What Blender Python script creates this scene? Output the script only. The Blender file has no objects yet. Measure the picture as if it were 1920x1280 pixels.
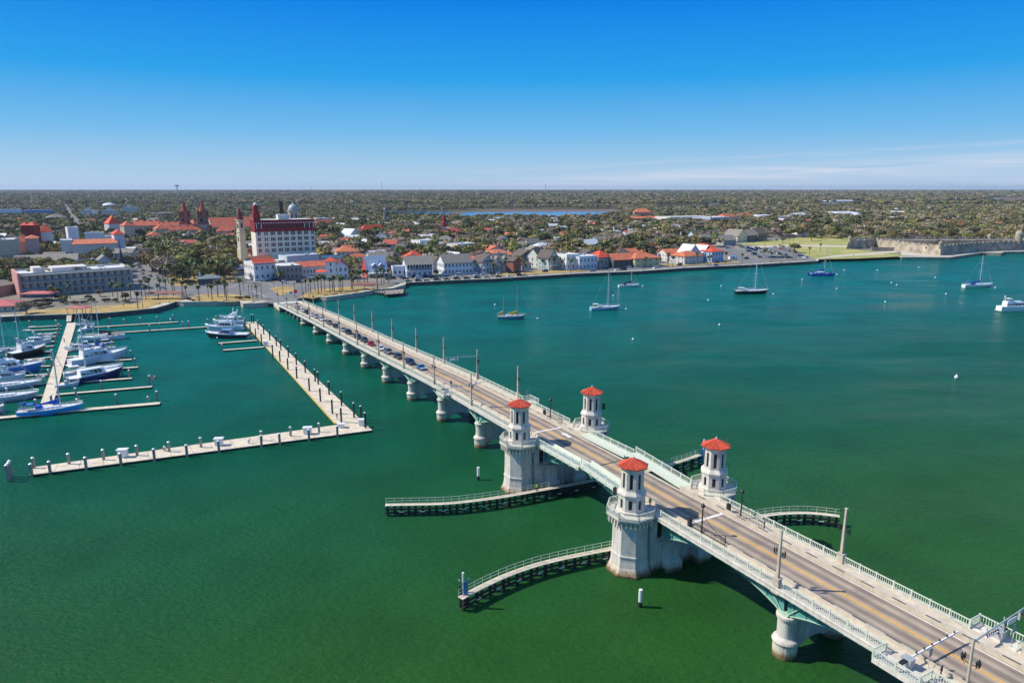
import bpy, math, random
import numpy as np
from mathutils import Vector, Matrix
R = math.radians
scene = bpy.context.scene
COL = scene.collection
# ------------------------------------------------------------------ camera
CAM_H = 62.0; FPX = 1330.0; PITCH = math.atan((640 - 353) / FPX)
cam_data = bpy.data.cameras.new('camera')
cam = bpy.data.objects.new('camera', cam_data); COL.objects.link(cam)
cam.location = (0, 0, CAM_H)
cam.rotation_euler = (math.pi / 2 - PITCH, 0, 0)
cam_data.sensor_width = 36.0
cam_data.lens = 36.0 * FPX / 1920.0
cam_data.clip_start = 1.0; cam_data.clip_end = 60000.0
scene.camera = cam
# ------------------------------------------------------------------ sun and sky
SUN_EL = R(44.0)
SUN_DIR = Vector((-1.0, 0.08, 0.0)).normalized() * math.cos(SUN_EL) + Vector((0, 0, math.sin(SUN_EL)))
sd = bpy.data.lights.new('sun', 'SUN'); sd.energy = 5.0; sd.angle = R(0.53); sd.color = (1.0, 0.94, 0.83)
so = bpy.data.objects.new('sun', sd); COL.objects.link(so)
so.rotation_euler = (-SUN_DIR).to_track_quat('-Z', 'Y').to_euler()
world = bpy.data.worlds.new('World'); scene.world = world; world.use_nodes = True
wn = world.node_tree.nodes; wl = world.node_tree.links; wn.clear()
wo = wn.new('ShaderNodeOutputWorld'); bg = wn.new('ShaderNodeBackground'); sky = wn.new('ShaderNodeTexSky')
sky.sky_type = 'NISHITA'; sky.sun_disc = False; sky.sun_elevation = SUN_EL
sky.sun_rotation = math.atan2(SUN_DIR.x, SUN_DIR.y)
sky.air_density = 1.0; sky.dust_density = 0.3; sky.ozone_density = 3.0; sky.altitude = 0
hs = wn.new('ShaderNodeHueSaturation'); hs.inputs['Saturation'].default_value = 1.25; hs.inputs['Value'].default_value = 1.0
wl.new(sky.outputs[0], hs.inputs['Color'])
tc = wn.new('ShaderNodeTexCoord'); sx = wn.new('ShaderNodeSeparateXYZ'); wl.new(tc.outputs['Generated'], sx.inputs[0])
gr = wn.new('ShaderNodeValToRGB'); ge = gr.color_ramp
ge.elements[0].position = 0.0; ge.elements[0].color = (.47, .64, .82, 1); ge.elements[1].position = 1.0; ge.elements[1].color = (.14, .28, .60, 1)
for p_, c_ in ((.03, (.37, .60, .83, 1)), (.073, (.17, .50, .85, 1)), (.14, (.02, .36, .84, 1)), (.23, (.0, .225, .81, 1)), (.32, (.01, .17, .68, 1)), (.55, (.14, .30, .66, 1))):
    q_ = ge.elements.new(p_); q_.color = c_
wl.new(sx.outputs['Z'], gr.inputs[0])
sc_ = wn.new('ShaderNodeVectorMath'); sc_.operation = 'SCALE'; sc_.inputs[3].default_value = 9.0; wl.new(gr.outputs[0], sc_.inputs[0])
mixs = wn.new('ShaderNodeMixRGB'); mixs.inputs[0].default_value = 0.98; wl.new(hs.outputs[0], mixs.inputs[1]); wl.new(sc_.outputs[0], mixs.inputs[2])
# thin cirrus streaks low over the right of the horizon
mp = wn.new('ShaderNodeMapping'); wl.new(tc.outputs['Generated'], mp.inputs[0])
mp.inputs['Scale'].default_value = (2.2, 2.2, 60.0); mp.inputs['Rotation'].default_value = (R(1.2), R(-3.5), 0)
nz = wn.new('ShaderNodeTexNoise'); nz.inputs['Scale'].default_value = 2.2; nz.inputs['Detail'].default_value = 7; nz.inputs['Roughness'].default_value = 0.6; nz.inputs['Distortion'].default_value = 0.6
wl.new(mp.outputs[0], nz.inputs['Vector'])
rp = wn.new('ShaderNodeMapRange'); rp.inputs[1].default_value = 0.36; rp.inputs[2].default_value = 0.66
wl.new(nz.outputs['Fac'], rp.inputs[0])
mz = wn.new('ShaderNodeMapRange'); mz.inputs[1].default_value = 0.052; mz.inputs[2].default_value = 0.03; wl.new(sx.outputs['Z'], mz.inputs[0])
mx = wn.new('ShaderNodeMapRange'); mx.inputs[1].default_value = -0.24; mx.inputs[2].default_value = 0.2; wl.new(sx.outputs['X'], mx.inputs[0])
m1 = wn.new('ShaderNodeMath'); m1.operation = 'MULTIPLY'; wl.new(mz.outputs[0], m1.inputs[0]); wl.new(mx.outputs[0], m1.inputs[1])
sl = wn.new('ShaderNodeMath'); sl.operation = 'MULTIPLY_ADD'; wl.new(sx.outputs['X'], sl.inputs[0]); sl.inputs[1].default_value = -0.045; wl.new(sx.outputs['Z'], sl.inputs[2])
sw = wn.new('ShaderNodeMath'); sw.operation = 'MULTIPLY_ADD'; wl.new(nz.outputs['Fac'], sw.inputs[0]); sw.inputs[1].default_value = 0.012; wl.new(sl.outputs[0], sw.inputs[2])
br = wn.new('ShaderNodeValToRGB'); be = br.color_ramp; be.elements[0].position = 0.0; be.elements[0].color = (.55,) * 3 + (1,); be.elements[1].position = 1; be.elements[1].color = (0, 0, 0, 1)
for p_, c_ in ((.005, .8), (.014, 1.0), (.021, .4), (.0245, .05), (.028, .05), (.030, .5), (.032, .4), (.0355, 0)):
    q_ = be.elements.new(p_); q_.color = (c_, c_, c_, 1)
wl.new(sw.outputs[0], br.inputs[0])
m1 = wn.new('ShaderNodeMath'); m1.operation = 'MULTIPLY'; wl.new(br.outputs[0], m1.inputs[0]); wl.new(mx.outputs[0], m1.inputs[1])
m2 = wn.new('ShaderNodeMath'); m2.operation = 'MULTIPLY'; wl.new(m1.outputs[0], m2.inputs[0]); wl.new(rp.outputs[0], m2.inputs[1])
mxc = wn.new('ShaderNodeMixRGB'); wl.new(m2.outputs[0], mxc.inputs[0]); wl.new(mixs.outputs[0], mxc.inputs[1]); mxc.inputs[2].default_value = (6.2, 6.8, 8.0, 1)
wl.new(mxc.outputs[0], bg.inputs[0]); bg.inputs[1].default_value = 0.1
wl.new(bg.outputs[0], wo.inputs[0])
scene.view_settings.view_transform = 'Standard'; scene.view_settings.look = 'None'
scene.view_settings.exposure = 0.14; scene.view_settings.gamma = 1.0
scene.cycles.max_bounces = 6; scene.cycles.volume_bounces = 0

# ------------------------------------------------------------------ helpers
def P(u, v, z=0.0):
    """ground position of a place seen at (u, v) in the 1920x1280 photograph, at height z"""
    a = (v - 640) / FPX
    dy = math.cos(PITCH) - math.sin(PITCH) * a
    dz = -math.sin(PITCH) - math.cos(PITCH) * a
    t = (CAM_H - z) / -dz
    return Vector(((u - 960) / FPX * t, dy * t, z))
def mpp(p):
    """metres per photo pixel at a point"""
    return (p[1] * math.cos(PITCH) - (p[2] - CAM_H) * math.sin(PITCH)) / FPX

MATS = {}
def mat(name, col, rough=0.7, var=0.12, scale=0.6, metal=0.0, bump=0.0, bscale=8.0, spec=0.5, col2=None, detail=4, emit=None, objcol=False, rand=0.0):
    if name in MATS: return MATS[name]
    m = bpy.data.materials.new(name); m.use_nodes = True; MATS[name] = m
    nt = m.node_tree; N = nt.nodes; L = nt.links; b = N['Principled BSDF']
    b.inputs['Roughness'].default_value = rough; b.inputs['Metallic'].default_value = metal
    b.inputs['Specular IOR Level'].default_value = spec
    geo = N.new('ShaderNodeNewGeometry')
    n = N.new('ShaderNodeTexNoise'); n.inputs['Scale'].default_value = scale; n.inputs['Detail'].default_value = detail; n.inputs['Roughness'].default_value = 0.62
    L.new(geo.outputs['Position'], n.inputs['Vector'])
    mr = N.new('ShaderNodeMapRange'); mr.inputs[1].default_value = 0.3; mr.inputs[2].default_value = 0.7
    L.new(n.outputs['Fac'], mr.inputs[0])
    c = (*col, 1)
    mix = N.new('ShaderNodeMixRGB'); L.new(mr.outputs[0], mix.inputs[0])
    if objcol:
        oi = N.new('ShaderNodeObjectInfo')
        mu = N.new('ShaderNodeMixRGB'); mu.blend_type = 'MULTIPLY'; mu.inputs[0].default_value = 1
        L.new(oi.outputs['Color'], mu.inputs[1]); mu.inputs[2].default_value = (1 - var, 1 - var, 1 - var, 1)
        L.new(mu.outputs[0], mix.inputs[1]); L.new(oi.outputs['Color'], mix.inputs[2])
    elif col2:
        mix.inputs[1].default_value = c; mix.inputs[2].default_value = (*col2, 1)
    else:
        mix.inputs[1].default_value = tuple(x * (1 - var) for x in col) + (1,)
        mix.inputs[2].default_value = tuple(min(1, x * (1 + var)) for x in col) + (1,)
    out = mix.outputs[0]
    if rand:
        oi = N.new('ShaderNodeObjectInfo'); h = N.new('ShaderNodeHueSaturation')
        r1 = N.new('ShaderNodeMapRange'); r1.inputs[3].default_value = 0.5 - rand * 0.12; r1.inputs[4].default_value = 0.5 + rand * 0.08
        r2 = N.new('ShaderNodeMapRange'); r2.inputs[3].default_value = 1 - rand; r2.inputs[4].default_value = 1 + rand
        L.new(oi.outputs['Random'], r1.inputs[0])
        mm = N.new('ShaderNodeMath'); mm.operation = 'MULTIPLY'; mm.inputs[1].default_value = 7.31; L.new(oi.outputs['Random'], mm.inputs[0])
        fr = N.new('ShaderNodeMath'); fr.operation = 'FRACT'; L.new(mm.outputs[0], fr.inputs[0]); L.new(fr.outputs[0], r2.inputs[0])
        L.new(r1.outputs[0], h.inputs['Hue']); L.new(r2.outputs[0], h.inputs['Value']); L.new(out, h.inputs['Color']); out = h.outputs[0]
    L.new(out, b.inputs['Base Color'])
    if bump:
        n2 = N.new('ShaderNodeTexNoise'); n2.inputs['Scale'].default_value = bscale; n2.inputs['Detail'].default_value = 3
        L.new(geo.outputs['Position'], n2.inputs['Vector'])
        bp = N.new('ShaderNodeBump'); bp.inputs['Strength'].default_value = bump; bp.inputs['Distance'].default_value = 0.1
        L.new(n2.outputs['Fac'], bp.inputs['Height']); L.new(bp.outputs[0], b.inputs['Normal'])
    if emit:
        b.inputs['Emission Color'].default_value = (*emit[:3], 1); b.inputs['Emission Strength'].default_value = emit[3]
    return m
def pmat(c, rough=0.7, var=0.1, scale=0.5):
    """a painted or plastered colour"""
    c = tuple(round(x, 3) for x in c)
    return mat('paint_%s_%.1f' % ('_'.join(str(int(x * 1000)) for x in c), rough), c, rough, var, scale)

class MB:
    """collects faces of one mesh"""
    def __init__(s): s.v = []; s.f = []; s.m = []
    def add(s, vs, fs, mi=0):
        o = len(s.v); s.v += [tuple(v) for v in vs]; s.f += [tuple(i + o for i in f) for f in fs]; s.m += [mi] * len(fs)
    def box(s, x0, x1, y0, y1, z0, z1, mi=0):
        vs = [(x, y, z) for z in (z0, z1) for y in (y0, y1) for x in (x0, x1)]
        s.add(vs, [(0, 2, 3, 1), (4, 5, 7, 6), (0, 1, 5, 4), (2, 6, 7, 3), (0, 4, 6, 2), (1, 3, 7, 5)], mi)
    def cbox(s, c, sz, rz=0, mi=0):
        ca, sa = math.cos(rz), math.sin(rz); vs = []
        for dz in (-.5, .5):
            for dy in (-.5, .5):
                for dx in (-.5, .5):
                    x, y = dx * sz[0], dy * sz[1]
                    vs.append((c[0] + x * ca - y * sa, c[1] + x * sa + y * ca, c[2] + dz * sz[2]))
        s.add(vs, [(0, 2, 3, 1), (4, 5, 7, 6), (0, 1, 5, 4), (2, 6, 7, 3), (0, 4, 6, 2), (1, 3, 7, 5)], mi)
    def beam(s, a, b, w, h=None, mi=0):
        h = h or w; a = Vector(a); b = Vector(b); d = (b - a)
        if d.length < 1e-6: return
        d.normalize(); up = Vector((0, 0, 1)) if abs(d.z) < .95 else Vector((0, 1, 0))
        r = d.cross(up).normalized(); u = r.cross(d)
        vs = [p + r * (i * w / 2) + u * (j * h / 2) for p in (a, b) for i, j in ((-1, -1), (1, -1), (1, 1), (-1, 1))]
        s.add(vs, [(0, 1, 2, 3), (7, 6, 5, 4), (0, 4, 5, 1), (1, 5, 6, 2), (2, 6, 7, 3), (3, 7, 4, 0)], mi)
    def tube(s, a, b, r0, r1=None, n=8, mi=0, cap=True):
        r1 = r0 if r1 is None else r1; a = Vector(a); b = Vector(b); d = (b - a)
        if d.length < 1e-6: return
        d.normalize(); up = Vector((0, 0, 1)) if abs(d.z) < .95 else Vector((1, 0, 0))
        r = d.cross(up).normalized(); u = r.cross(d); vs = []
        for p, q in ((a, r0), (b, r1)):
            for k in range(n):
                t = 2 * math.pi * k / n; vs.append(p + (r * math.cos(t) + u * math.sin(t)) * q)
        fs = [(k, (k + 1) % n, n + (k + 1) % n, n + k) for k in range(n)]
        if cap: fs += [tuple(range(n - 1, -1, -1)), tuple(range(n, 2 * n))]
        s.add(vs, fs, mi)
    def lathe(s, prof, n=16, c=(0, 0, 0), mi=0, rot=0.0, sx=1, sy=1):
        """prof: list of (radius, z)"""
        vs = []; fs = []
        for r, z in prof:
            for k in range(n):
                t = 2 * math.pi * k / n + rot; vs.append((c[0] + r * sx * math.cos(t), c[1] + r * sy * math.sin(t), c[2] + z))
        for i in range(len(prof) - 1):
            for k in range(n): fs.append((i * n + k, i * n + (k + 1) % n, (i + 1) * n + (k + 1) % n, (i + 1) * n + k))
        fs += [tuple(range(n - 1, -1, -1)), tuple((len(prof) - 1) * n + k for k in range(n))]
        s.add(vs, fs, mi)
    def prism(s, poly, z0, z1, mi=0, mtop=None, bottom=True):
        n = len(poly); vs = [(p[0], p[1], z0) for p in poly] + [(p[0], p[1], z1) for p in poly]
        s.add(vs, [(k, (k + 1) % n, n + (k + 1) % n, n + k) for k in range(n)], mi)
        s.add([(p[0], p[1], z1) for p in poly], [tuple(range(n))], mi if mtop is None else mtop)
        if bottom: s.add([(p[0], p[1], z0) for p in poly], [tuple(range(n - 1, -1, -1))], mi)
    def rings(s, rs, mi=0, close=False, caps=True):
        """loft through rings of equal point count"""
        n = len(rs[0]); vs = [p for r in rs for p in r]; fs = []
        m = n if close else n - 1
        for i in range(len(rs) - 1):
            for k in range(m): fs.append((i * n + k, i * n + (k + 1) % n, (i + 1) * n + (k + 1) % n, (i + 1) * n + k))
        if caps and close: fs += [tuple(range(n - 1, -1, -1)), tuple((len(rs) - 1) * n + k for k in range(n))]
        s.add(vs, fs, mi)
    def mesh(s, name, mats, smooth=False):
        me = bpy.data.meshes.new(name); me.from_pydata(s.v, [], s.f)
        if not isinstance(mats, (list, tuple)): mats = [mats]
        for m in mats: me.materials.append(m)
        if len(mats) > 1: me.polygons.foreach_set('material_index', s.m)
        if smooth: me.polygons.foreach_set('use_smooth', [True] * len(me.polygons))
        me.update(); return me
    def build(s, name, mats, parent=None, smooth=False, loc=None, rz=None):
        return link(name, s.mesh(name, mats, smooth), parent, loc, rz)
def fixn(me):
    import bmesh
    bm = bmesh.new(); bm.from_mesh(me); bmesh.ops.recalc_face_normals(bm, faces=bm.faces); bm.to_mesh(me); bm.free(); return me
def link(name, data, parent=None, loc=None, rz=None):
    o = bpy.data.objects.new(name, data); COL.objects.link(o)
    if parent: o.parent = parent
    if loc is not None: o.location = loc
    if rz is not None: o.rotation_euler = (0, 0, rz)
    return o
def tag(o, label, cat, group=None, kind=None):
    if label: o['label'] = label
    if cat: o['category'] = cat
    if group: o['group'] = group
    if kind: o['kind'] = kind
    return o
def thing(name, label, cat, loc=(0, 0, 0), rz=0, group=None):
    return tag(link(name, None, None, loc, rz), label, cat, group)
KIDS = {}
def copy_tree(o, loc=None, rz=None, label=None, group=None, parent=None, scale=None, color=None):
    c = o.copy(); COL.objects.link(c)
    if parent: c.parent = parent
    if loc is not None: c.location = loc
    if rz is not None: c.rotation_euler = (0, 0, rz)
    if scale is not None: c.scale = scale if isinstance(scale, tuple) else (scale,) * 3
    if label: c['label'] = label
    if group: c['group'] = group
    if color: c.color = color
    if o.name not in KIDS: KIDS[o.name] = list(o.children)
    for ch in KIDS[o.name]:
        k = copy_tree(ch, parent=c)
        if color: k.color = color
    return c
def struct(name, mb, m, smooth=False):
    o = mb.build(name, m, None, smooth); o['kind'] = 'structure'; return o
ORD = ['first', 'second', 'third', 'fourth', 'fifth', 'sixth', 'seventh', 'eighth', 'ninth', 'tenth', 'eleventh', 'twelfth', 'thirteenth', 'fourteenth', 'fifteenth', 'sixteenth', 'seventeenth', 'eighteenth', 'nineteenth', 'twentieth', 'twenty-first', 'twenty-second', 'twenty-third', 'twenty-fourth', 'twenty-fifth', 'twenty-sixth', 'twenty-seventh', 'twenty-eighth', 'twenty-ninth', 'thirtieth']
ORD += ['thirty-' + o for o in ORD[:9]] + ['fortieth'] + ['forty-' + o for o in ORD[:9]] + ['fiftieth'] + ['fifty-' + o for o in ORD[:9]] + ['sixtieth']
# ------------------------------------------------------------------ materials
CONC = mat('concrete_warm', (0.50, 0.435, 0.34), 0.85, 0.18, 0.9, bump=0.15)
CONC_W = mat('concrete_white', (0.66, 0.61, 0.53), 0.85, 0.16, 0.8, bump=0.15)
CONC_D = mat('concrete_dock', (0.62, 0.53, 0.40), 0.9, 0.2, 0.5)
WALK = mat('sidewalk_concrete', (0.56, 0.48, 0.37), 0.9, 0.2, 0.7)
RAILM = mat('rail_paint', (0.60, 0.64, 0.53), 0.5, 0.08, 2)
GREENST = mat('green_steel', (0.10, 0.30, 0.25), 0.5, 0.25, 0.8)
GREENLT = mat('pale_green_steel', (0.40, 0.55, 0.44), 0.5, 0.15, 1.5)
BLACKM = mat('black_iron', (0.02, 0.02, 0.022), 0.5, 0.2, 3)
TIMBER = mat('tarred_timber', (0.025, 0.022, 0.02), 0.9, 0.5, 2)
TIMB_B = mat('weathered_timber', (0.30, 0.25, 0.20), 0.9, 0.3, 2)
GREYM = mat('galvanised', (0.45, 0.47, 0.48), 0.45, 0.15, 2, metal=0.3)
WHITEM = mat('white_gelcoat', (0.80, 0.80, 0.79), 0.3, 0.05, 1)
WHITEP = mat('white_paint', (0.78, 0.77, 0.74), 0.6, 0.06, 1)
GLASS = mat('dark_glass', (0.02, 0.03, 0.045), 0.08, 0.3, 1)
WFRAME = mat('window_frame_white', (0.6, 0.6, 0.58), 0.6, 0.05, 1)
REDTILE = mat('red_clay_tile', (0.52, 0.05, 0.022), 0.8, 0.3, 1.6, col2=(0.76, 0.11, 0.045), detail=8)
ORTILE = mat('orange_clay_tile', (0.40, 0.095, 0.045), 0.85, 0.35, 0.5, col2=(0.70, 0.22, 0.10), detail=8)
PINKTILE = mat('faded_red_tile', (0.42, 0.075, 0.04), 0.85, 0.25, 0.35, col2=(0.66, 0.18, 0.10), detail=8)
SHINGLE = mat('grey_shingle', (0.24, 0.215, 0.18), 0.9, 0.3, 1.0)
SHINDARK = mat('brown_shingle', (0.12, 0.095, 0.08), 0.9, 0.3, 1.0)
METROOF = mat('white_metal_roof', (0.62, 0.63, 0.64), 0.5, 0.12, 0.5)
FLATROOF = mat('flat_roof', (0.58, 0.57, 0.54), 0.9, 0.25, 0.25)
COQ = mat('coquina', (0.15, 0.125, 0.095), 0.95, 0.45, 0.16, bump=0.4, bscale=1.5, col2=(0.52, 0.44, 0.33), detail=9)
SEAW = mat('seawall_stone', (0.10, 0.09, 0.08), 0.95, 0.5, 0.6)
YLINE = mat('yellow_road_paint', (0.78, 0.40, 0.06), 0.7, 0.15, 1.5)
WLINE = mat('white_road_paint', (0.72, 0.70, 0.68), 0.7, 0.2, 1.5)
RUBBER = mat('rubber', (0.015, 0.015, 0.015), 0.8, 0.2, 4)
ALU = mat('aluminium_mast', (0.62, 0.64, 0.68), 0.35, 0.06, 1, metal=0.2)
ROPE = mat('rigging_wire', (0.45, 0.46, 0.5), 0.5, 0.05, 1)
TEAK = mat('teak_deck', (0.50, 0.38, 0.26), 0.8, 0.2, 3)
PAINT = mat('vehicle_paint', (1, 1, 1), 0.25, 0.03, 1, objcol=True)
HULLP = mat('hull_paint', (1, 1, 1), 0.3, 0.05, 0.6, objcol=True)
CANV = mat('canvas_cover', (1, 1, 1), 0.85, 0.12, 2, objcol=True)
WALLC = mat('plaster_wall', (1, 1, 1), 0.85, 0.16, 0.35, objcol=True)
BARK = mat('bark', (0.13, 0.10, 0.075), 0.95, 0.3, 2)
PALMB = mat('palm_trunk', (0.20, 0.16, 0.12), 0.95, 0.3, 3)
PALML = mat('palm_frond', (0.10, 0.13, 0.03), 0.6, 0.4, 0.8, rand=0.35)
PALMD = mat('palm_dry', (0.26, 0.19, 0.08), 0.8, 0.3, 1)
LEAF = {
 'olive': mat('leaf_olive', (0.17, 0.15, 0.04), 0.8, 0.4, 0.5, rand=0.35, col2=(0.30, 0.25, 0.075)),
 'green': mat('leaf_green', (0.09, 0.12, 0.03), 0.8, 0.4, 0.5, rand=0.35, col2=(0.19, 0.21, 0.055)),
 'dark': mat('leaf_dark', (0.055, 0.068, 0.025), 0.8, 0.4, 0.5, rand=0.35, col2=(0.12, 0.12, 0.045)),
 'bare': mat('twigs_bare', (0.24, 0.19, 0.125), 0.9, 0.3, 0.5, rand=0.25, col2=(0.40, 0.32, 0.22))}
def stain(m, zt=1.0):
    # dark tide mark and weed on the foot of a concrete pier
    N = m.node_tree.nodes; L = m.node_tree.links; b = N['Principled BSDF']; src = b.inputs['Base Color'].links[0].from_socket
    g = N.new('ShaderNodeNewGeometry'); sp = N.new('ShaderNodeSeparateXYZ'); L.new(g.outputs['Position'], sp.inputs[0])
    n = N.new('ShaderNodeTexNoise'); n.inputs['Scale'].default_value = 1.6; n.inputs['Detail'].default_value = 6; L.new(g.outputs['Position'], n.inputs['Vector'])
    a = N.new('ShaderNodeMath'); a.operation = 'MULTIPLY_ADD'; L.new(n.outputs['Fac'], a.inputs[0]); a.inputs[1].default_value = -1.6; L.new(sp.outputs['Z'], a.inputs[2])
    cr = N.new('ShaderNodeValToRGB'); e = cr.color_ramp; e.elements[0].position = .0; e.elements[0].color = (.07, .055, .035, 1); e.elements[1].position = 1; e.elements[1].color = (1, 1, 1, 1)
    x = e.elements.new(.35); x.color = (.42, .30, .17, 1); x = e.elements.new(.6); x.color = (.95, .90, .80, 1)
    mr = N.new('ShaderNodeMapRange'); mr.inputs[1].default_value = -1.0; mr.inputs[2].default_value = zt; L.new(a.outputs[0], mr.inputs[0]); L.new(mr.outputs[0], cr.inputs[0])
    mp = N.new('ShaderNodeMapping'); mp.inputs['Scale'].default_value = (1.2, 1.2, .12); L.new(g.outputs['Position'], mp.inputs[0])
    n2 = N.new('ShaderNodeTexNoise'); n2.inputs['Scale'].default_value = 1.5; n2.inputs['Detail'].default_value = 7; L.new(mp.outputs[0], n2.inputs['Vector'])
    m2 = N.new('ShaderNodeMapRange'); m2.inputs[1].default_value = .35; m2.inputs[2].default_value = .6; m2.inputs[3].default_value = .82; L.new(n2.outputs['Fac'], m2.inputs[0])
    mu = N.new('ShaderNodeMixRGB'); mu.blend_type = 'MULTIPLY'; mu.inputs[0].default_value = 1; L.new(src, mu.inputs[1]); L.new(cr.outputs[0], mu.inputs[2])
    mv = N.new('ShaderNodeMixRGB'); mv.blend_type = 'MULTIPLY'; mv.inputs[0].default_value = 1; L.new(mu.outputs[0], mv.inputs[1]); L.new(m2.outputs[0], mv.inputs[2]); 
    dv = N.new('ShaderNodeMath'); dv.operation = 'MULTIPLY'; dv.inputs[1].default_value = 1.9; L.new(sp.outputs['Z'], dv.inputs[0]); fr = N.new('ShaderNodeMath'); fr.operation = 'FRACT'; L.new(dv.outputs[0], fr.inputs[0])
    lt = N.new('ShaderNodeMapRange'); lt.inputs[1].default_value = .0; lt.inputs[2].default_value = .14; lt.inputs[3].default_value = .74; L.new(fr.outputs[0], lt.inputs[0])
    mw = N.new('ShaderNodeMixRGB'); mw.blend_type = 'MULTIPLY'; mw.inputs[0].default_value = 1; L.new(mv.outputs[0], mw.inputs[1]); L.new(lt.outputs[0], mw.inputs[2]); L.new(mw.outputs[0], b.inputs['Base Color'])
stain(CONC_W, 1.2)
def deck_material():
    m = bpy.data.materials.new('bridge_asphalt'); m.use_nodes = True; MATS['bridge_asphalt'] = m
    N = m.node_tree.nodes; L = m.node_tree.links; b = N['Principled BSDF']; b.inputs['Roughness'].default_value = 0.9
    tc = N.new('ShaderNodeTexCoord'); sp = N.new('ShaderNodeSeparateXYZ'); L.new(tc.outputs['Object'], sp.inputs[0])
    # tyre lanes worn along the road: bands across x
    ma = N.new('ShaderNodeMath'); ma.operation = 'ABSOLUTE'; L.new(sp.outputs['X'], ma.inputs[0])
    cr = N.new('ShaderNodeValToRGB'); e = cr.color_ramp; e.elements[0].position = 0.0; e.elements[0].color = (0.296, 0.244, 0.185, 1); e.elements[1].position = 1; e.elements[1].color = (0.385, 0.311, 0.229, 1)
    for p, c in ((0.16, (0.326, 0.263, 0.200, 1)), (0.27, (0.200, 0.155, 0.122, 1)), (0.42, (0.222, 0.174, 0.137, 1)), (0.52, (0.370, 0.296, 0.222, 1)), (0.62, (0.340, 0.277, 0.211, 1)), (0.74, (0.200, 0.155, 0.122, 1)), (0.88, (0.244, 0.196, 0.155, 1))):
        x = e.elements.new(p); x.color = c
    mv = N.new('ShaderNodeMath'); mv.operation = 'DIVIDE'; mv.inputs[1].default_value = 3.9; L.new(ma.outputs[0], mv.inputs[0])
    mp = N.new('ShaderNodeMapping'); mp.inputs['Scale'].default_value = (1.6, 0.045, 1); L.new(tc.outputs['Object'], mp.inputs[0])
    n = N.new('ShaderNodeTexNoise'); n.inputs['Scale'].default_value = 1.0; n.inputs['Detail'].default_value = 6; L.new(mp.outputs[0], n.inputs['Vector'])
    ad = N.new('ShaderNodeMath'); ad.operation = 'MULTIPLY_ADD'; L.new(n.outputs['Fac'], ad.inputs[0]); ad.inputs[1].default_value = 0.16; L.new(mv.outputs[0], ad.inputs[2])
    sb = N.new('ShaderNodeMath'); sb.operation = 'SUBTRACT'; sb.inputs[1].default_value = 0.08; L.new(ad.outputs[0], sb.inputs[0]); L.new(sb.outputs[0], cr.inputs[0])
    n2 = N.new('ShaderNodeTexNoise'); n2.inputs['Scale'].default_value = 0.35; n2.inputs['Detail'].default_value = 8; L.new(tc.outputs['Object'], n2.inputs['Vector'])
    mr = N.new('ShaderNodeMapRange'); mr.inputs[1].default_value = 0.3; mr.inputs[2].default_value = 0.7; mr.inputs[3].default_value = 0.85; mr.inputs[4].default_value = 1.25; L.new(n2.outputs['Fac'], mr.inputs[0])
    mu = N.new('ShaderNodeMixRGB'); mu.blend_type = 'MULTIPLY'; mu.inputs[0].default_value = 1; L.new(cr.outputs[0], mu.inputs[1]); L.new(mr.outputs[0], mu.inputs[2])
    L.new(mu.outputs[0], b.inputs['Base Color']); return m
ASPH_B = deck_material()
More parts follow.
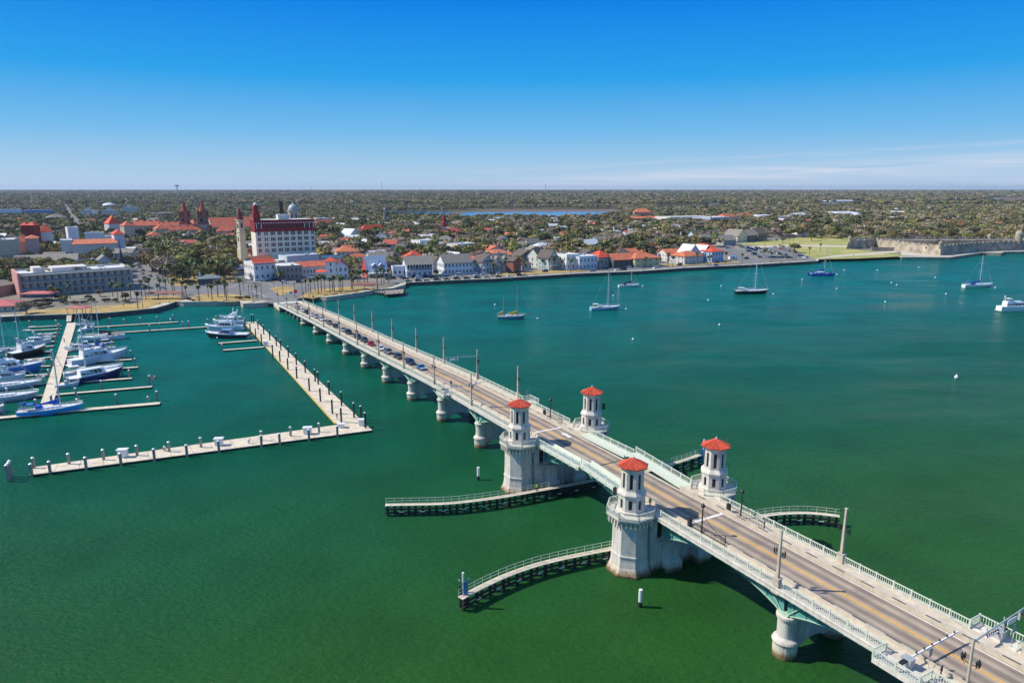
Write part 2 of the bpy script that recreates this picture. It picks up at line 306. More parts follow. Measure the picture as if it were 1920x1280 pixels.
def water_material():
    m = bpy.data.materials.new('bay_water'); m.use_nodes = True; MATS['bay_water'] = m
    N = m.node_tree.nodes; L = m.node_tree.links; b = N['Principled BSDF']
    b.inputs['Roughness'].default_value = 0.16; b.inputs['IOR'].default_value = 1.33; b.inputs['Specular IOR Level'].default_value = 0.075
    g = N.new('ShaderNodeNewGeometry'); sp = N.new('ShaderNodeSeparateXYZ'); L.new(g.outputs['Position'], sp.inputs[0])
    # silty green channel near the bridge, clearer teal towards the town and the marina
    n = N.new('ShaderNodeTexNoise'); n.inputs['Scale'].default_value = 0.012; n.inputs['Detail'].default_value = 5; L.new(g.outputs['Position'], n.inputs['Vector'])
    d = N.new('ShaderNodeMath'); d.operation = 'MULTIPLY_ADD'; L.new(sp.outputs['X'], d.inputs[0]); d.inputs[1].default_value = -0.45; L.new(sp.outputs['Y'], d.inputs[2])
    a = N.new('ShaderNodeMath'); a.operation = 'MULTIPLY_ADD'; L.new(n.outputs['Fac'], a.inputs[0]); a.inputs[1].default_value = 90; L.new(d.outputs[0], a.inputs[2])
    mr = N.new('ShaderNodeMapRange'); mr.inputs[1].default_value = 130; mr.inputs[2].default_value = 400; L.new(a.outputs[0], mr.inputs[0])
    cr = N.new('ShaderNodeValToRGB'); e = cr.color_ramp; e.elements[0].color = (0.019, 0.084, 0.016, 1); e.elements[1].color = (0.0, 0.115, 0.095, 1)
    x = e.elements.new(0.35); x.color = (0.004, 0.078, 0.036, 1)
    L.new(mr.outputs[0], cr.inputs[0]); 
    n4 = N.new('ShaderNodeTexNoise'); n4.inputs['Scale'].default_value = 0.05; n4.inputs['Detail'].default_value = 8; L.new(g.outputs['Position'], n4.inputs['Vector'])
    m4 = N.new('ShaderNodeMapRange'); m4.inputs[1].default_value = 0.3; m4.inputs[2].default_value = 0.7; m4.inputs[3].default_value = 0.85; m4.inputs[4].default_value = 1.15; L.new(n4.outputs['Fac'], m4.inputs[0])
    mu = N.new('ShaderNodeMixRGB'); mu.blend_type = 'MULTIPLY'; mu.inputs[0].default_value = 1; L.new(cr.outputs[0], mu.inputs[1]); L.new(m4.outputs[0], mu.inputs[2])
    L.new(mu.outputs[0], b.inputs['Base Color'])
    # gusts roughen some stretches of the bay more than others
    wp = N.new('ShaderNodeMapping'); wp.inputs['Scale'].default_value = (0.012, 0.035, 1); wp.inputs['Rotation'].default_value = (0, 0, R(20)); L.new(g.outputs['Position'], wp.inputs[0])
    wn_ = N.new('ShaderNodeTexNoise'); wn_.inputs['Scale'].default_value = 1.0; wn_.inputs['Detail'].default_value = 6; wn_.inputs['Distortion'].default_value = .8; L.new(wp.outputs[0], wn_.inputs['Vector'])
    wr = N.new('ShaderNodeMapRange'); wr.inputs[1].default_value = .35; wr.inputs[2].default_value = .65; wr.inputs[3].default_value = .10; wr.inputs[4].default_value = .34; L.new(wn_.outputs['Fac'], wr.inputs[0]); L.new(wr.outputs[0], b.inputs['Roughness'])
    mp = N.new('ShaderNodeMapping'); mp.inputs['Scale'].default_value = (0.6, 1.0, 1); mp.inputs['Rotation'].default_value = (0, 0, R(-12)); L.new(g.outputs['Position'], mp.inputs[0])
    w1 = N.new('ShaderNodeTexNoise'); w1.inputs['Scale'].default_value = 1.3; w1.inputs['Detail'].default_value = 6; w1.inputs['Roughness'].default_value = 0.6; w1.inputs['Distortion'].default_value = 0.3; L.new(mp.outputs[0], w1.inputs['Vector'])
    w2 = N.new('ShaderNodeTexNoise'); w2.inputs['Scale'].default_value = 0.16; w2.inputs['Detail'].default_value = 2; L.new(mp.outputs[0], w2.inputs['Vector'])
    s = N.new('ShaderNodeMath'); s.operation = 'MULTIPLY_ADD'; L.new(w2.outputs['Fac'], s.inputs[0]); s.inputs[1].default_value = 1.2; L.new(w1.outputs['Fac'], s.inputs[2])
    bp = N.new('ShaderNodeBump'); bp.inputs['Strength'].default_value = 0.9; bp.inputs['Distance'].default_value = 0.5; L.new(s.outputs[0], bp.inputs['Height']); L.new(bp.outputs[0], b.inputs['Normal'])
    return m
WATER = water_material()
GROUND = mat('town_ground', (0.14, 0.125, 0.095), 0.95, 0.4, 0.02, col2=(0.28, 0.25, 0.20), detail=9)
ASPH = mat('town_asphalt', (0.17, 0.165, 0.16), 0.9, 0.2, 0.12, detail=8)
PAVE = mat('promenade_concrete', (0.52, 0.46, 0.36), 0.9, 0.2, 0.3, detail=6)
DRYG = mat('dry_lawn', (0.38, 0.26, 0.085), 0.95, 0.3, 0.15, detail=8)
GRASS = mat('fort_lawn', (0.19, 0.25, 0.03), 0.95, 0.4, 0.035, col2=(0.50, 0.40, 0.16), detail=7)
MARSH = mat('marsh_grass', (0.16, 0.085, 0.055), 0.95, 0.3, 0.01, detail=6)
RIVERM = mat('river_water', (0.02, 0.11, 0.27), 0.15, 0.15, 0.01, spec=0.4)
# ------------------------------------------------------------------ the bridge
BD = Vector((-0.4899, 0.8718, 0)); BN = Vector((0.8718, 0.4899, 0))
BO = P(1472, 1225) + BN * 4.7
BRZ = math.atan2(0.4899, 0.8718)
def BW(x, s, z=0.0): return Vector((BO.x + BN.x * x + BD.x * s, BO.y + BN.y * x + BD.y * s, z))
ZR = [(-90, 10.3), (-60, 10.8), (-30, 11.15), (0, 11.3), (28, 11.4), (46, 11.6), (65, 11.6), (93, 11.35), (116, 11.1), (140, 10.3), (160, 9.55), (184, 8.7), (207, 8.1), (231, 7.4), (254, 6.7), (277, 5.8), (310, 4.6), (330, 4.0), (400, 3.3)]
def zr(s):
    for (a, za), (b, zb) in zip(ZR, ZR[1:]):
        if s <= b:
            t = (s - a) / (b - a); return za + (zb - za) * t
    return ZR[-1][1]
def zwalk(s): return zr(s) - 1.12
def zroad(s): return zr(s) - 1.34
def SB(u, v, x, dz=0.0):
    """distance along the bridge of a thing seen at (u, v) standing on the deck, x across from the middle"""
    s = 100.0
    for _ in range(12):
        p = P(u, v, zroad(s) + dz); q = p - BO; s = q.x * BD.x + q.y * BD.y
    return s
S0, S1 = -75.0, 318.0
bridge = thing('bridge', 'long pale concrete and green steel bascule bridge crossing the bay to the town', 'bridge', BO, BRZ)
def samples(a, b, st=4.0):
    n = max(1, int(round((b - a) / st))); return [a + (b - a) * k / n for k in range(n + 1)]
def along(mb, xs_zs, a, b, zf, mi=0, st=4.0, close=True):
    """extrude a closed cross-section [(x, dz)] along the bridge"""
    mb.rings([[(x, s, zf(s) + dz) for x, dz in xs_zs] for s in samples(a, b, st)], mi, close=close)
RW = 3.9; XR = 6.5
LEAF_W = (46.6, 61.0); LEAF_E = (31.5, 46.4)
def sec(x0, x1, z0, z1): return [(x0, z0), (x1, z0), (x1, z1), (x0, z1)]
m = MB(); along(m, sec(-RW - .1, RW + .1, -0.45, 0), S0, S1, zroad); m.build('roadway', ASPH_B, bridge)
m = MB()
for a, b in ((S0, 46.3), (46.8, S1 - 6)):
    for x in (-.28, .10): along(m, sec(x, x + .17, 0.002, 0.012), a, b, zroad)
m.build('centre_line', YLINE, bridge)
m = MB()
for x in (-RW + .22, RW - .36): along(m, sec(x, x + .14, 0.002, 0.012), S0, S1 - 8, zroad)
m.build('edge_line', WLINE, bridge)
for s in (20.2, 68.5): m = MB(); m.box(-RW + .3, RW - .4, s, s + .55, zroad(s) + .004, zroad(s) + .014); m.build('stop_line', WLINE, bridge)
m = MB(); m.box(-RW, RW, 46.45, 46.75, zroad(46) - .2, zroad(46) + .02); m.build('leaf_joint', BLACKM, bridge)
# painted bicycle and arrow marking, worn
for s in (-33.5, 64):
    m = MB()
    x = 1.9
    pts = [(x - .5, s - 1.6), (x + .5, s - 1.6), (x + .3, s + .2), (x + .7, s + .2), (x, s + 2.0), (x - .7, s + .2), (x - .3, s + .2)]
    m.add([(a, b, zroad(b) + .016) for a, b in pts], [(0, 1, 2, 3, 4, 5, 6)])
    m.build('lane_marking', WLINE, bridge)
for sd, nm in ((-1, 'near'), (1, 'far')):
    m = MB()
    for a, b in ((S0, 31.5), (61.0, S1)):
        along(m, sec(*sorted((sd * 4.35, sd * 6.75)), -.38, 0), a, b, zwalk)
    m.build('sidewalk', WALK, bridge)
    # low kerb barrier with drain slots
    m = MB()
    for a, b in ((S0, 31.0), (61.5, S1 - 4)):
        along(m, sec(*sorted((sd * 3.96, sd * 4.38)), -0.02, 0.62), a, b, zroad)
    s = S0 + 3
    while s < S1 - 6:
        if not (29 < s < 62.5): m.box(*sorted((sd * 3.94, sd * 4.1)), s, s + 1.9, zroad(s + 1) + .60, zroad(s + 1) + .628, 1)
        s += 4.4
    m.build('kerb_barrier', [CONC, BLACKM], bridge)
    # fascia beam
    m = MB()
    for a, b in ((S0, 31.5), (61.0, S1)):
        along(m, sec(*sorted((sd * 6.75, sd * 7.0)), -.62, 0.06), a, b, zwalk)
        along(m, sec(*sorted((sd * 6.72, sd * 7.08)), -.02, 0.12), a, b, zwalk)
    m.build('fascia', CONC_W, bridge)
    q = MB(); q.rings([[(sd * 6.98, y, -.32), (sd * 6.98, y, 0), (sd * 5.2, y, 0), (sd * 5.2, y, -1.0)] for y in (-.13, .13)], 0, close=True)
    bme = q.mesh('sidewalk_bracket', GREENLT); rest = MB(); s = S0 + 48; cnt = 0
    while s < S1 - 4:
        if not (24 < s < 69):
            if sd < 0 and cnt < 100: link('sidewalk_bracket', bme, bridge, (0, s, zwalk(s) - .38)); cnt += 1
            else:
                z = zwalk(s) - .38; rest.rings([[(sd * 6.98, y, z - .32), (sd * 6.98, y, z), (sd * 5.2, y, z), (sd * 5.2, y, z - 1.0)] for y in (s - .13, s + .13)], 0, close=True)
        s += 1.92
    rest.build('sidewalk_bracket', GREENLT, bridge)['kind'] = 'stuff'
# railings, one panel run between two lamps
LAMP_N = [-23.0, 0.8, 93.0, 115.8, 138.8, 161.5, 184.8, 207.2, 230.5, 254.0, 277.0, 299.5, 321.0]
LAMP_F = LAMP_N
def railing(mb, x, a, b, zf, post=2.3, h=1.12, sd=1, vert=True):
    n = max(1, int(round((b - a) / post)))
    for k in range(n + 1):
        s = a + (b - a) * k / n
        mb.cbox((x, s, zf(s) + h / 2 + .03), (.13, .15, h + .06)); mb.cbox((x, s, zf(s) + h + .09), (.19, .21, .07))
    along(mb, sec(x - .07, x + .07, h - .06, h + .04), a, b, zf, st=post)
    along(mb, sec(x - .045, x + .045, .10, .19), a, b, zf, st=post)
    nb = int((b - a) / 0.29)
    for k in range(nb):
        s = a + (k + .5) * (b - a) / nb; z = zf(s)
        mb.box(x - .025, x + .025, s - .03, s + .03, z + .18, z + h - .05)
for sd in (-1, 1):
    stops = [S0] + [s for s in LAMP_N if s < 20] + [24.0]
    ranges = [(a + .55 if a > S0 else a, b - .55 if b < 24 else b) for a, b in zip(stops, stops[1:])]
    st2 = [69.0] + [s for s in LAMP_N if s > 80]
    ranges += [(a + .55, b - .55) for a, b in zip(st2, st2[1:])]
    for a, b in ranges:
        gaps = [(a, b)]
        for g0, g1 in (((-19.8, -14.6) if sd < 0 else (-23.0 + 1.2, -16.8)), ((104.5, 109.0) if sd < 0 else (86.5, 90.5))):
            if a < g0 < b: gaps = [(a, g0), (min(g1, b - .4), b)]
        for p, q in gaps:
            if q - p > .8:
                m = MB(); railing(m, sd * XR, p, q, zwalk); m.build('railing', RAILM, bridge)
# ---- steel arch girders between the piers
PIERS = [-23.5, 0.0, 91.3, 114.3, 136.6, 159.2, 181.4, 204.4, 227.4, 249.0, 272.0]
def girder(mb, x, a, b, da, db, t=.07, mi=0):
    """haunched plate girder: depth da at a, db at b below the road"""
    ss = samples(a, b, 1.6); top = []; bot = []
    for s in ss:
        t0 = (s - a) / (b - a)
        mid = .95; e = (da - mid) * max(0, 1 - t0 * 2.2) ** 2 + (db - mid) * max(0, 1 - (1 - t0) * 2.2) ** 2
        bot.append((s, zroad(s) - .45 - mid - e + .0)); top.append((s, zroad(s) - .44))
    mb.rings([[(x - t, s, z0), (x + t, s, z0), (x + t, s, z1), (x - t, s, z1)] for (s, z0), (_, z1) in zip(bot, top)], mi, close=True)
    return bot
spans = list(zip(PIERS[:2], PIERS[1:2])) + [(0.0, 24.5)] + [(68.5, 91.3)] + list(zip(PIERS[2:], PIERS[3:]))
spans = [(-46.5, -23.5), (-23.5, 0.0), (0.0, 24.6), (68.4, 91.3)] + list(zip(PIERS[2:], PIERS[3:]))
for a, b in spans:
    dep = lambda s: min(3.4, max(1.6, zroad(s) - .45 - 6.25)) if s < 130 else max(1.3, (zroad(s) - .45) * .36)
    da, db = dep(a), dep(b)
    for x in (-5.35, -1.8, 1.8, 5.35):
        g = MB(); fl = MB()
        bot = girder(g, x, a + .3, b - .3, da, db)
        if abs(x) > 5:
            for (s, z), (s2, z2) in zip(bot, bot[1:]): fl.beam((x, s, z - .05), (x, s2, z2 - .05), .5, .1)
            k = a + 1.3
            while k < b - 1:
                t0 = (k - a) / (b - a); e = (da - .95) * max(0, 1 - t0 * 2.2) ** 2 + (db - .95) * max(0, 1 - (1 - t0) * 2.2) ** 2
                zb = zroad(k) - .45 - .95 - e
                for q in (-.2, .2): g.box(*sorted((x, x + q)), k - .04, k + .04, zb + .02, zroad(k) - .46)
                k += 1.9
        gg = g.build('arch_girder', GREENST, bridge)
        if fl.v: fl.build('girder_flange', GREENLT, gg)
# ---- piers
def pier(s):
    zt = 6.3 if s < 130 else max(3.1, (zroad(s) - .45) * .64)
    k = zt / 6.3
    e = link('pier', None, bridge, (0, s, 0))
    for x in (-4.9, 4.9):
        c = MB()
        c.lathe([(1.62, -2), (1.62, 1.9 * k), (1.70, 2.1 * k), (1.80, 2.35 * k), (1.70, 2.6 * k), (1.30, 2.95 * k), (1.22, 3.1 * k), (1.22, zt - .85), (1.34, zt - .75), (1.34, zt - .55), (1.48, zt - .45), (1.48, zt - .12), (1.3, zt)], 24, (x, 0, 0))
        c.build('column', CONC_W, e, smooth=False)
    w = MB(); n = 14; xs = [-3.8 + 7.6 * i / n for i in range(n + 1)]
    ring = [(x, (.1 + 1.6 * k * (1 - abs(x / 3.85) ** 2))) for x in xs]
    w.rings([[(x, y, z) for (y, z) in ((-.62, zb), (.62, zb), (.62, zt - .3), (-.62, zt - .3))] for x, zb in ring], close=True)
    w.box(-4, 4, -.85, .85, zt - .3, zt); w.build('pier_wall', CONC_W, e)
    for x in (-5.35, 5.35):           # flared steel pedestal fan above each column
        f = MB()
        for a in (-1, 1):
            for j in range(3): f.beam((x + (j - 1) * .22, a * (.35 + .15 * j), zt), (x + (j - 1) * .22, a * (2.6 + .3 * j), zroad(s) - 1.2), .09, .16)
        f.cbox((x, 0, zt + .12), (1.1, 1.6, .24)); f.build('bearing', GREENLT, e)
    return e
for s in PIERS: pier(s)
for s in (283.0, 291.0, 299.0, 307.0):
    e = link('pier', None, bridge, (0, s, 0)); c = MB()
    for x in (-5.2, -1.8, 1.8, 5.2): c.tube((x, 0, -2), (x, 0, zroad(s) - .9), .42, .42, 12)
    c.box(-6.0, 6.0, -.5, .5, zroad(s) - .9, zroad(s) - .45); c.build('column', CONC_W, e)
m = MB(); m.box(-7.1, 7.1, 316.0, 330, -1, zroad(316) - .45); m.box(-7.4, -6.6, 314.5, 322, -1, zwalk(318) - .4); m.build('abutment', CONC_W, bridge)
# approach slab running on to the land
m = MB()
m.rings([[(-w1, s, z), (w2, s, z), (w2, s, z - .5), (-w1, s, z - .5)] for s, w1, w2, z in ((S1, 4.2, 4.2, zroad(S1)), (325, 5.2, 4.8, 2.62), (333, 8.5, 6.0, 2.45), (344, 13, 9, 2.1))], close=True)
m.build('approach_road', ASPH, bridge)
# ---- bascule pier bodies
for s, ch in ((28.3, 1), (65.2, -1)):
    e = link('bascule_pier', None, bridge, (0, s, 0))
    w = MB(); w.box(-7.0, 7.0, -3.1, 3.1, -2, zroad(s) - .8); w.build('pier_body', CONC_W, e)
    d = MB(); d.box(-6.0, -5.1, -3.16, -3.05, 5.8, 8.7); d.build('doorway', BLACKM, e)
    for x in (-3.3, 3.3):
        for sg in (1, -1):
            b = MB(); rr = []
            for hw, z in ((1.5, -2), (1.5, 1.6), (1.4, 1.8), (1.12, 2.2), (1.0, 2.9), (.95, 5.6)):
                rr.append([(x - hw, sg * -3.1, z), (x - hw, sg * (-3.1 - hw * 1.2), z), (x + hw, sg * (-3.1 - hw * 1.2), z), (x + hw, sg * -3.1, z)])
            b.rings(rr, close=True); b.build('buttress', CONC_W, e)
    b = MB(); b.box(-6.9, -4.3, -4.3, -3.1, 5.5, 5.75); b.build('ledge', CONC_W, e)
    r = MB(); r.tube((-6.8, -4.2, 6.7), (-4.4, -4.2, 6.7), .04); r.tube((-6.8, -4.2, 6.3), (-4.4, -4.2, 6.3), .03)
    for k in range(7): r.tube((-6.8 + k * .4, -4.2, 5.75), (-6.8 + k * .4, -4.2, 6.7), .03)
    r.build('ledge_railing', RAILM, e)
# ---- bascule leaves
def leaf(a, b, dz0, dz1, name):
    e = link(name, None, bridge, (0, 0, 0))
    zf = lambda s: zwalk(s) + dz0 + (dz1 - dz0) * (s - a) / (b - a)
    for sd in (-1, 1):
        m = MB(); along(m, sec(*sorted((sd * 4.25, sd * 6.55)), -.25, 0), a, b, zf); m.build('leaf_walkway', RAILM, e)
        m = MB(); railing(m, sd * XR, a, b, zf, 2.45); m.build('railing', RAILM, e)
        m = MB(); along(m, sec(*sorted((sd * 6.6, sd * 6.78)), -.55, .12), a, b, zf)
        along(m, sec(*sorted((sd * 4.02, sd * 4.2)), -.12, .42), a, b, zf)
        k = a + .6
        while k < b:
            m.rings([[(sd * 6.85, y, zf(k) - .75), (sd * 6.85, y, zf(k) + .1), (sd * 5.6, y, zf(k) - .2), (sd * 5.6, y, zf(k) - .95)] for y in (k - .07, k + .07)], close=True)
            k += 2.3
        m.build('leaf_fascia', RAILM, e)
    g = MB()
    for x in (-4.6, 4.6):
        ss = samples(a, b, 1.5)
        d = lambda s: 1.1 + 2.4 * (abs(s - 46.5) / 15.0) ** 2
        g.rings([[(x - .25, s, zroad(s) - .45 - d(s)), (x + .25, s, zroad(s) - .45 - d(s)), (x + .25, s, zroad(s) - .46), (x - .25, s, zroad(s) - .46)] for s in ss], close=True)
    for k in samples(a + .5, b - .5, 2.4): g.box(-4.4, 4.4, k - .12, k + .12, zroad(k) - 1.3, zroad(k) - .47)
    g.build('leaf_girder', GREENST, e)
leaf(31.0, 46.3, 0.05, 0.95, 'bascule_leaf'); leaf(46.9, 62.0, 0.2, 0.0, 'bascule_leaf')

# ---- towers
def octo(ap, z, rot=R(22.5)):
    r = ap / math.cos(R(22.5)); return (r, z)
TILE_ROOF = REDTILE
def tower(x, s, label):
    t = thing('bridge_tower', label, 'tower', BW(x, s, 0), BRZ + (0 if x < 0 else math.pi), 'four octagonal towers of the drawbridge')
    zb = zwalk(s)                     # balcony floor
    m = MB(); rot = R(22.5)
    c = math.cos(rot)
    L8 = lambda prof, mb: mb.lathe([(ap / c, z) for ap, z in prof], 8, (0, 0, 0), 0, rot)
    L8([(3.7, -2), (3.7, .35), (3.4, .8), (3.12, 1.5), (3.0, 2.5), (3.0, 3.2)], m)
    L8([(3.07, 3.2), (3.07, 3.45)], m); L8([(2.93, 3.45), (2.82, zb - 1.3)], m)
    m.build('base', CONC_W, t)
    m = MB(); L8([(3.0, zb - 1.25), (3.15, zb - .75), (3.65, zb - .65), (3.8, zb - .35), (3.9, zb - .3), (3.9, zb)], m)
    m.build('balcony', CONC_W, t)
    m = MB()
    for k in range(8):
        a = k * math.pi / 4
        for j in (-1.1, -.37, .37, 1.1):
            ca, sa = math.cos(a), math.sin(a)
            p0 = (ca * 3.35 - sa * j, sa * 3.35 + ca * j)
            m.cbox((p0[0], p0[1], zb - 1.1), (.75, .24, .8), a)
    m.build('corbel', CONC_W, t)
    m = MB(); rr = 3.82 / c
    pts = [(rr * math.cos(rot + k * math.pi / 4), rr * math.sin(rot + k * math.pi / 4)) for k in range(8)]
    for k in range(8):
        p, q = pts[k], pts[(k + 1) % 8]
        if (p[0] + q[0]) / 2 > 3.0: continue        # open towards the sidewalk
        m.cbox((p[0], p[1], zb + .6), (.14, .14, 1.2), 0); m.cbox((q[0], q[1], zb + .6), (.14, .14, 1.2), 0)
        m.beam((*p, zb + 1.12), (*q, zb + 1.12), .12, .09); m.beam((*p, zb + .15), (*q, zb + .15), .09, .09)
        for j in range(1, 12):
            f = j / 12; m.cbox((p[0] + (q[0] - p[0]) * f, p[1] + (q[1] - p[1]) * f, zb + .63), (.05, .06, .95), rot + k * math.pi / 4)
    m.build('railing', RAILM, t)
    # lower storey and upper storey, wall left open where the window slots are
    m = MB(); L8([(2.3, zb + .0), (2.3, zb + .45), (2.1, zb + .55), (2.05, zb + .6)], m)
    L8([(1.42, zb + .6), (1.42, zb + 7.7)], m)                    # core
    L8([(2.2, zb + 3.0), (2.28, zb + 3.2), (2.28, zb + 3.4), (1.86, zb + 3.95), (1.75, zb + 4.0)], m)
    L8([(1.8, zb + 7.35), (1.86, zb + 7.6), (2.0, zb + 7.72), (2.0, zb + 7.8)], m)
    def storey(ap, z0, z1, hw, zc0, zc1):
        half = ap * math.tan(rot)
        for k in range(8):
            a = k * math.pi / 4; ca, sa = math.cos(a), math.sin(a)
            def blk(y0, y1, za, zz, d=.32, ap_=ap):
                vs = [(ca * xx - sa * yy, sa * xx + ca * yy, z_) for z_ in (za, zz) for yy in (y0, y1) for xx in (ap_ - d, ap_)]
                m.add(vs, [(0, 2, 3, 1), (4, 5, 7, 6), (0, 1, 5, 4), (2, 6, 7, 3), (0, 4, 6, 2), (1, 3, 7, 5)])
            blk(-half, -hw, z0, z1); blk(hw, half, z0, z1); blk(-hw, hw, z0, zc0, .32, ap - .003); blk(-hw, hw, zc1, z1, .32, ap - .003)
    storey(2.1, zb + .6, zb + 3.02, .30, zb + .9, zb + 2.5)
    storey(1.78, zb + 4.0, zb + 7.4, .26, zb + 4.3, zb + 6.9)
    m.build('shaft', CONC_W, t)
    for z0, z1, ap, hw in ((zb + .9, zb + 2.5, 1.86, .30), (zb + 4.3, zb + 6.9, 1.58, .26)):
        for k in range(8):
            a = k * math.pi / 4; w = MB()
            w.cbox((math.cos(a) * ap, math.sin(a) * ap, (z0 + z1) / 2), (.06, hw * 2 - .02, z1 - z0 - .02), a)
            w.cbox((math.cos(a) * (ap + .05), math.sin(a) * (ap + .05), z0 + (z1 - z0) * .4), (.06, hw * 2 - .02, .07), a)
            w.build('window', GLASS, t)
    # tiled roof
    m = MB(); ze = zb + 7.8; zt = zb + 9.15; re = 2.32 / c
    L8([(2.15, ze - .05), (2.3, ze + .02), (2.3, ze + .10)], m); m.build('eave', CONC_W, t)
    m = MB()
    m.lathe([(re, ze + .06), (re + .05, ze + .12), (.12, zt)], 8, (0, 0, 0), 0, rot)
    for k in range(8):
        a0 = rot + k * math.pi / 4; p = Vector((re * math.cos(a0), re * math.sin(a0), ze + .15)); q = Vector((re * math.cos(a0 + math.pi / 4), re * math.sin(a0 + math.pi / 4), ze + .15)); ap = Vector((0, 0, zt + .05))
        m.tube(p, ap, .10, .06, 6, 1)
        for j in range(1, 10):
            e = p.lerp(q, j / 10); fr = min(j, 10 - j) / 5.0
            top = e.lerp(ap, .985); mid = p.lerp(q, .5)
            dirv = (ap - mid); tp = e + dirv * (fr * .97); m.tube(e + Vector((0, 0, .03)), tp + Vector((0, 0, .03)), .07, .065, 5, 1)
    m.build('roof', [mat('tile_pan_shaded', (.34, .03, .016), .8, .3, 2), mat('tile_ridge_glint', (.66, .095, .045), .75, .35, 2.5)], t)  # light glints painted into the ridge colour, shade of the gaps into the pan
    m = MB(); m.lathe([(.16, zt - .05), (.2, zt + .1), (.06, zt + .3), (.05, zt + .45)], 8); m.build('finial', CONC_W, t)
    if x > 0: pass
    return t
tower(-9.0, 28.3, 'near side drawbridge tower closest to the camera, its tall octagonal base standing in the water')
tower(9.3, 28.3, 'far side drawbridge tower on the camera end of the lifting span, above its railed balcony')
tower(-9.0, 65.2, 'near side drawbridge tower on the town end of the lifting span')
tower(9.3, 65.2, 'far side drawbridge tower on the town end of the lifting span')
# ---- pillar lamps
def lamp_mesh():
    p = MB(); p.box(-.36, .36, -.46, .46, -.72, 1.28); p.box(-.42, .42, -.52, .52, 1.28, 1.42); p.box(-.5, .5, -.6, .6, -.78, -.5)
    p.rings([[(x * w, y * w, z) for x, y in ((-1, -1), (1, -1), (1, 1), (-1, 1))] for w, z in ((.19, 1.42), (.12, 8.0), (.08, 8.25))], close=True)
    p.box(-.2, .2, -.2, .2, 8.15, 8.22)
    return p.mesh('pillar', CONC)
def lantern_mesh():
    p = MB()
    for a in (0, 1, 2):
        pass
    p.tube((0, 0, 0), (0, .75, .15), .05, .04, 6, 0); p.tube((0, .35, -.25), (0, .75, .1), .035, .035, 6, 0)
    for dy, dx in ((.75, 0), (.55, .22), (.55, -.22)):
        p.lathe([(.04, .1), (.09, .22), (.11, .55), (.14, .6), (.06, .76), (.02, .95)], 6, (dx, dy, 0), 0)
    return p.mesh('lantern', BLACKM)
LMESH = lamp_mesh(); LANT = lantern_mesh()
def lamp(x, s, label):
    t = thing('pillar_lamp', label, 'street lamp', BW(x, s, zwalk(s)), BRZ, 'concrete pillar lamps along the bridge railings')
    link('pillar', LMESH, t)
    for a in (0, math.pi): link('lantern', LANT, t, (0, .12 if a == 0 else -.12, 4.6), a)
    return t
for sd, side in ((-1, 'near'), (1, 'far')):
    for i, s in enumerate(LAMP_N):
        if sd < 0 and i == 0: continue
        if s < 60: lab = 'concrete pillar lamp on the %s railing on the camera side of the towers' % side + (', nearest one' if i == 0 else '')
        else: lab = '%s concrete pillar lamp on the %s railing counting from the drawbridge towers to the town' % (ORD[i - 2], side)
        lamp(sd * 6.55, s, lab)
# ------------------------------------------------------------------ water and land
m = MB(); m.add([(-30000, -3000, 0), (30000, -3000, 0), (30000, 30000, 0), (-30000, 30000, 0)], [(0, 1, 2, 3)]); struct('bay_water', m, WATER)
LZ = 2.2
SHORE = [(-420, 606), (-150, 604), (0, 603), (55, 600), (120, 598), (200, 595), (262, 589), (290, 586), (312, 580), (330, 573), (345, 574), (400, 573.5), (451, 571.5), (457, 577.5), (480, 576.5), (503, 574.5),
  (590, 563), (612, 565), (640, 561), (681, 555), (702, 551), (735, 548), (759, 540), (760, 536.5), (800, 534.5), (840, 532), (880, 530.5), (920, 529), (1000, 524), (1080, 519), (1200, 514), (1280, 508), (1400, 502), (1520, 495), (1533, 494), (1534, 489.5), (1610, 487), (1686, 484), (1690, 487), (1778, 487.6), (1839, 478), (1876, 479), (1881, 476.6), (1920, 476), (2050, 474), (2600, 470)]
shore = [P(u, v, 0) for u, v in SHORE]
far = [(26000, shore[-1].y), (26000, 16000), (-26000, 16000), (-26000, shore[0].y)]
m = MB(); m.prism([(p.x, p.y) for p in shore] + far, -3, LZ, bottom=False)
land = struct('ground', m, GROUND)
def pxpoly(pts, z): return [P(u, v, z) for u, v in pts]
NSHEET = [0]
def sheet(name, pts, mt, z=None, kind='structure'):
    NSHEET[0] += 1
    z = z if z else LZ + 0.02 + 0.006 * NSHEET[0]
    m = MB(); q = pxpoly(pts, z); m.add([tuple(p) for p in q], [tuple(range(len(q)))])
    return struct(name, m, mt)
def offset_line(pts, d):
    out = []
    for i, p in enumerate(pts):
        a = pts[max(0, i - 1)]; b = pts[min(len(pts) - 1, i + 1)]
        t = Vector((b[0] - a[0], b[1] - a[1], 0)).normalized(); out.append(Vector((p[0] - t.y * d, p[1] + t.x * d, 0)))
    return out
def strip(mb, line, d0, d1, z0, z1, mi=0):
    a = offset_line(line, d0); b = offset_line(line, d1)
    mb.rings([[(p.x, p.y, z0), (q.x, q.y, z0), (q.x, q.y, z1), (p.x, p.y, z1)] for p, q in zip(a, b)], mi, close=True)
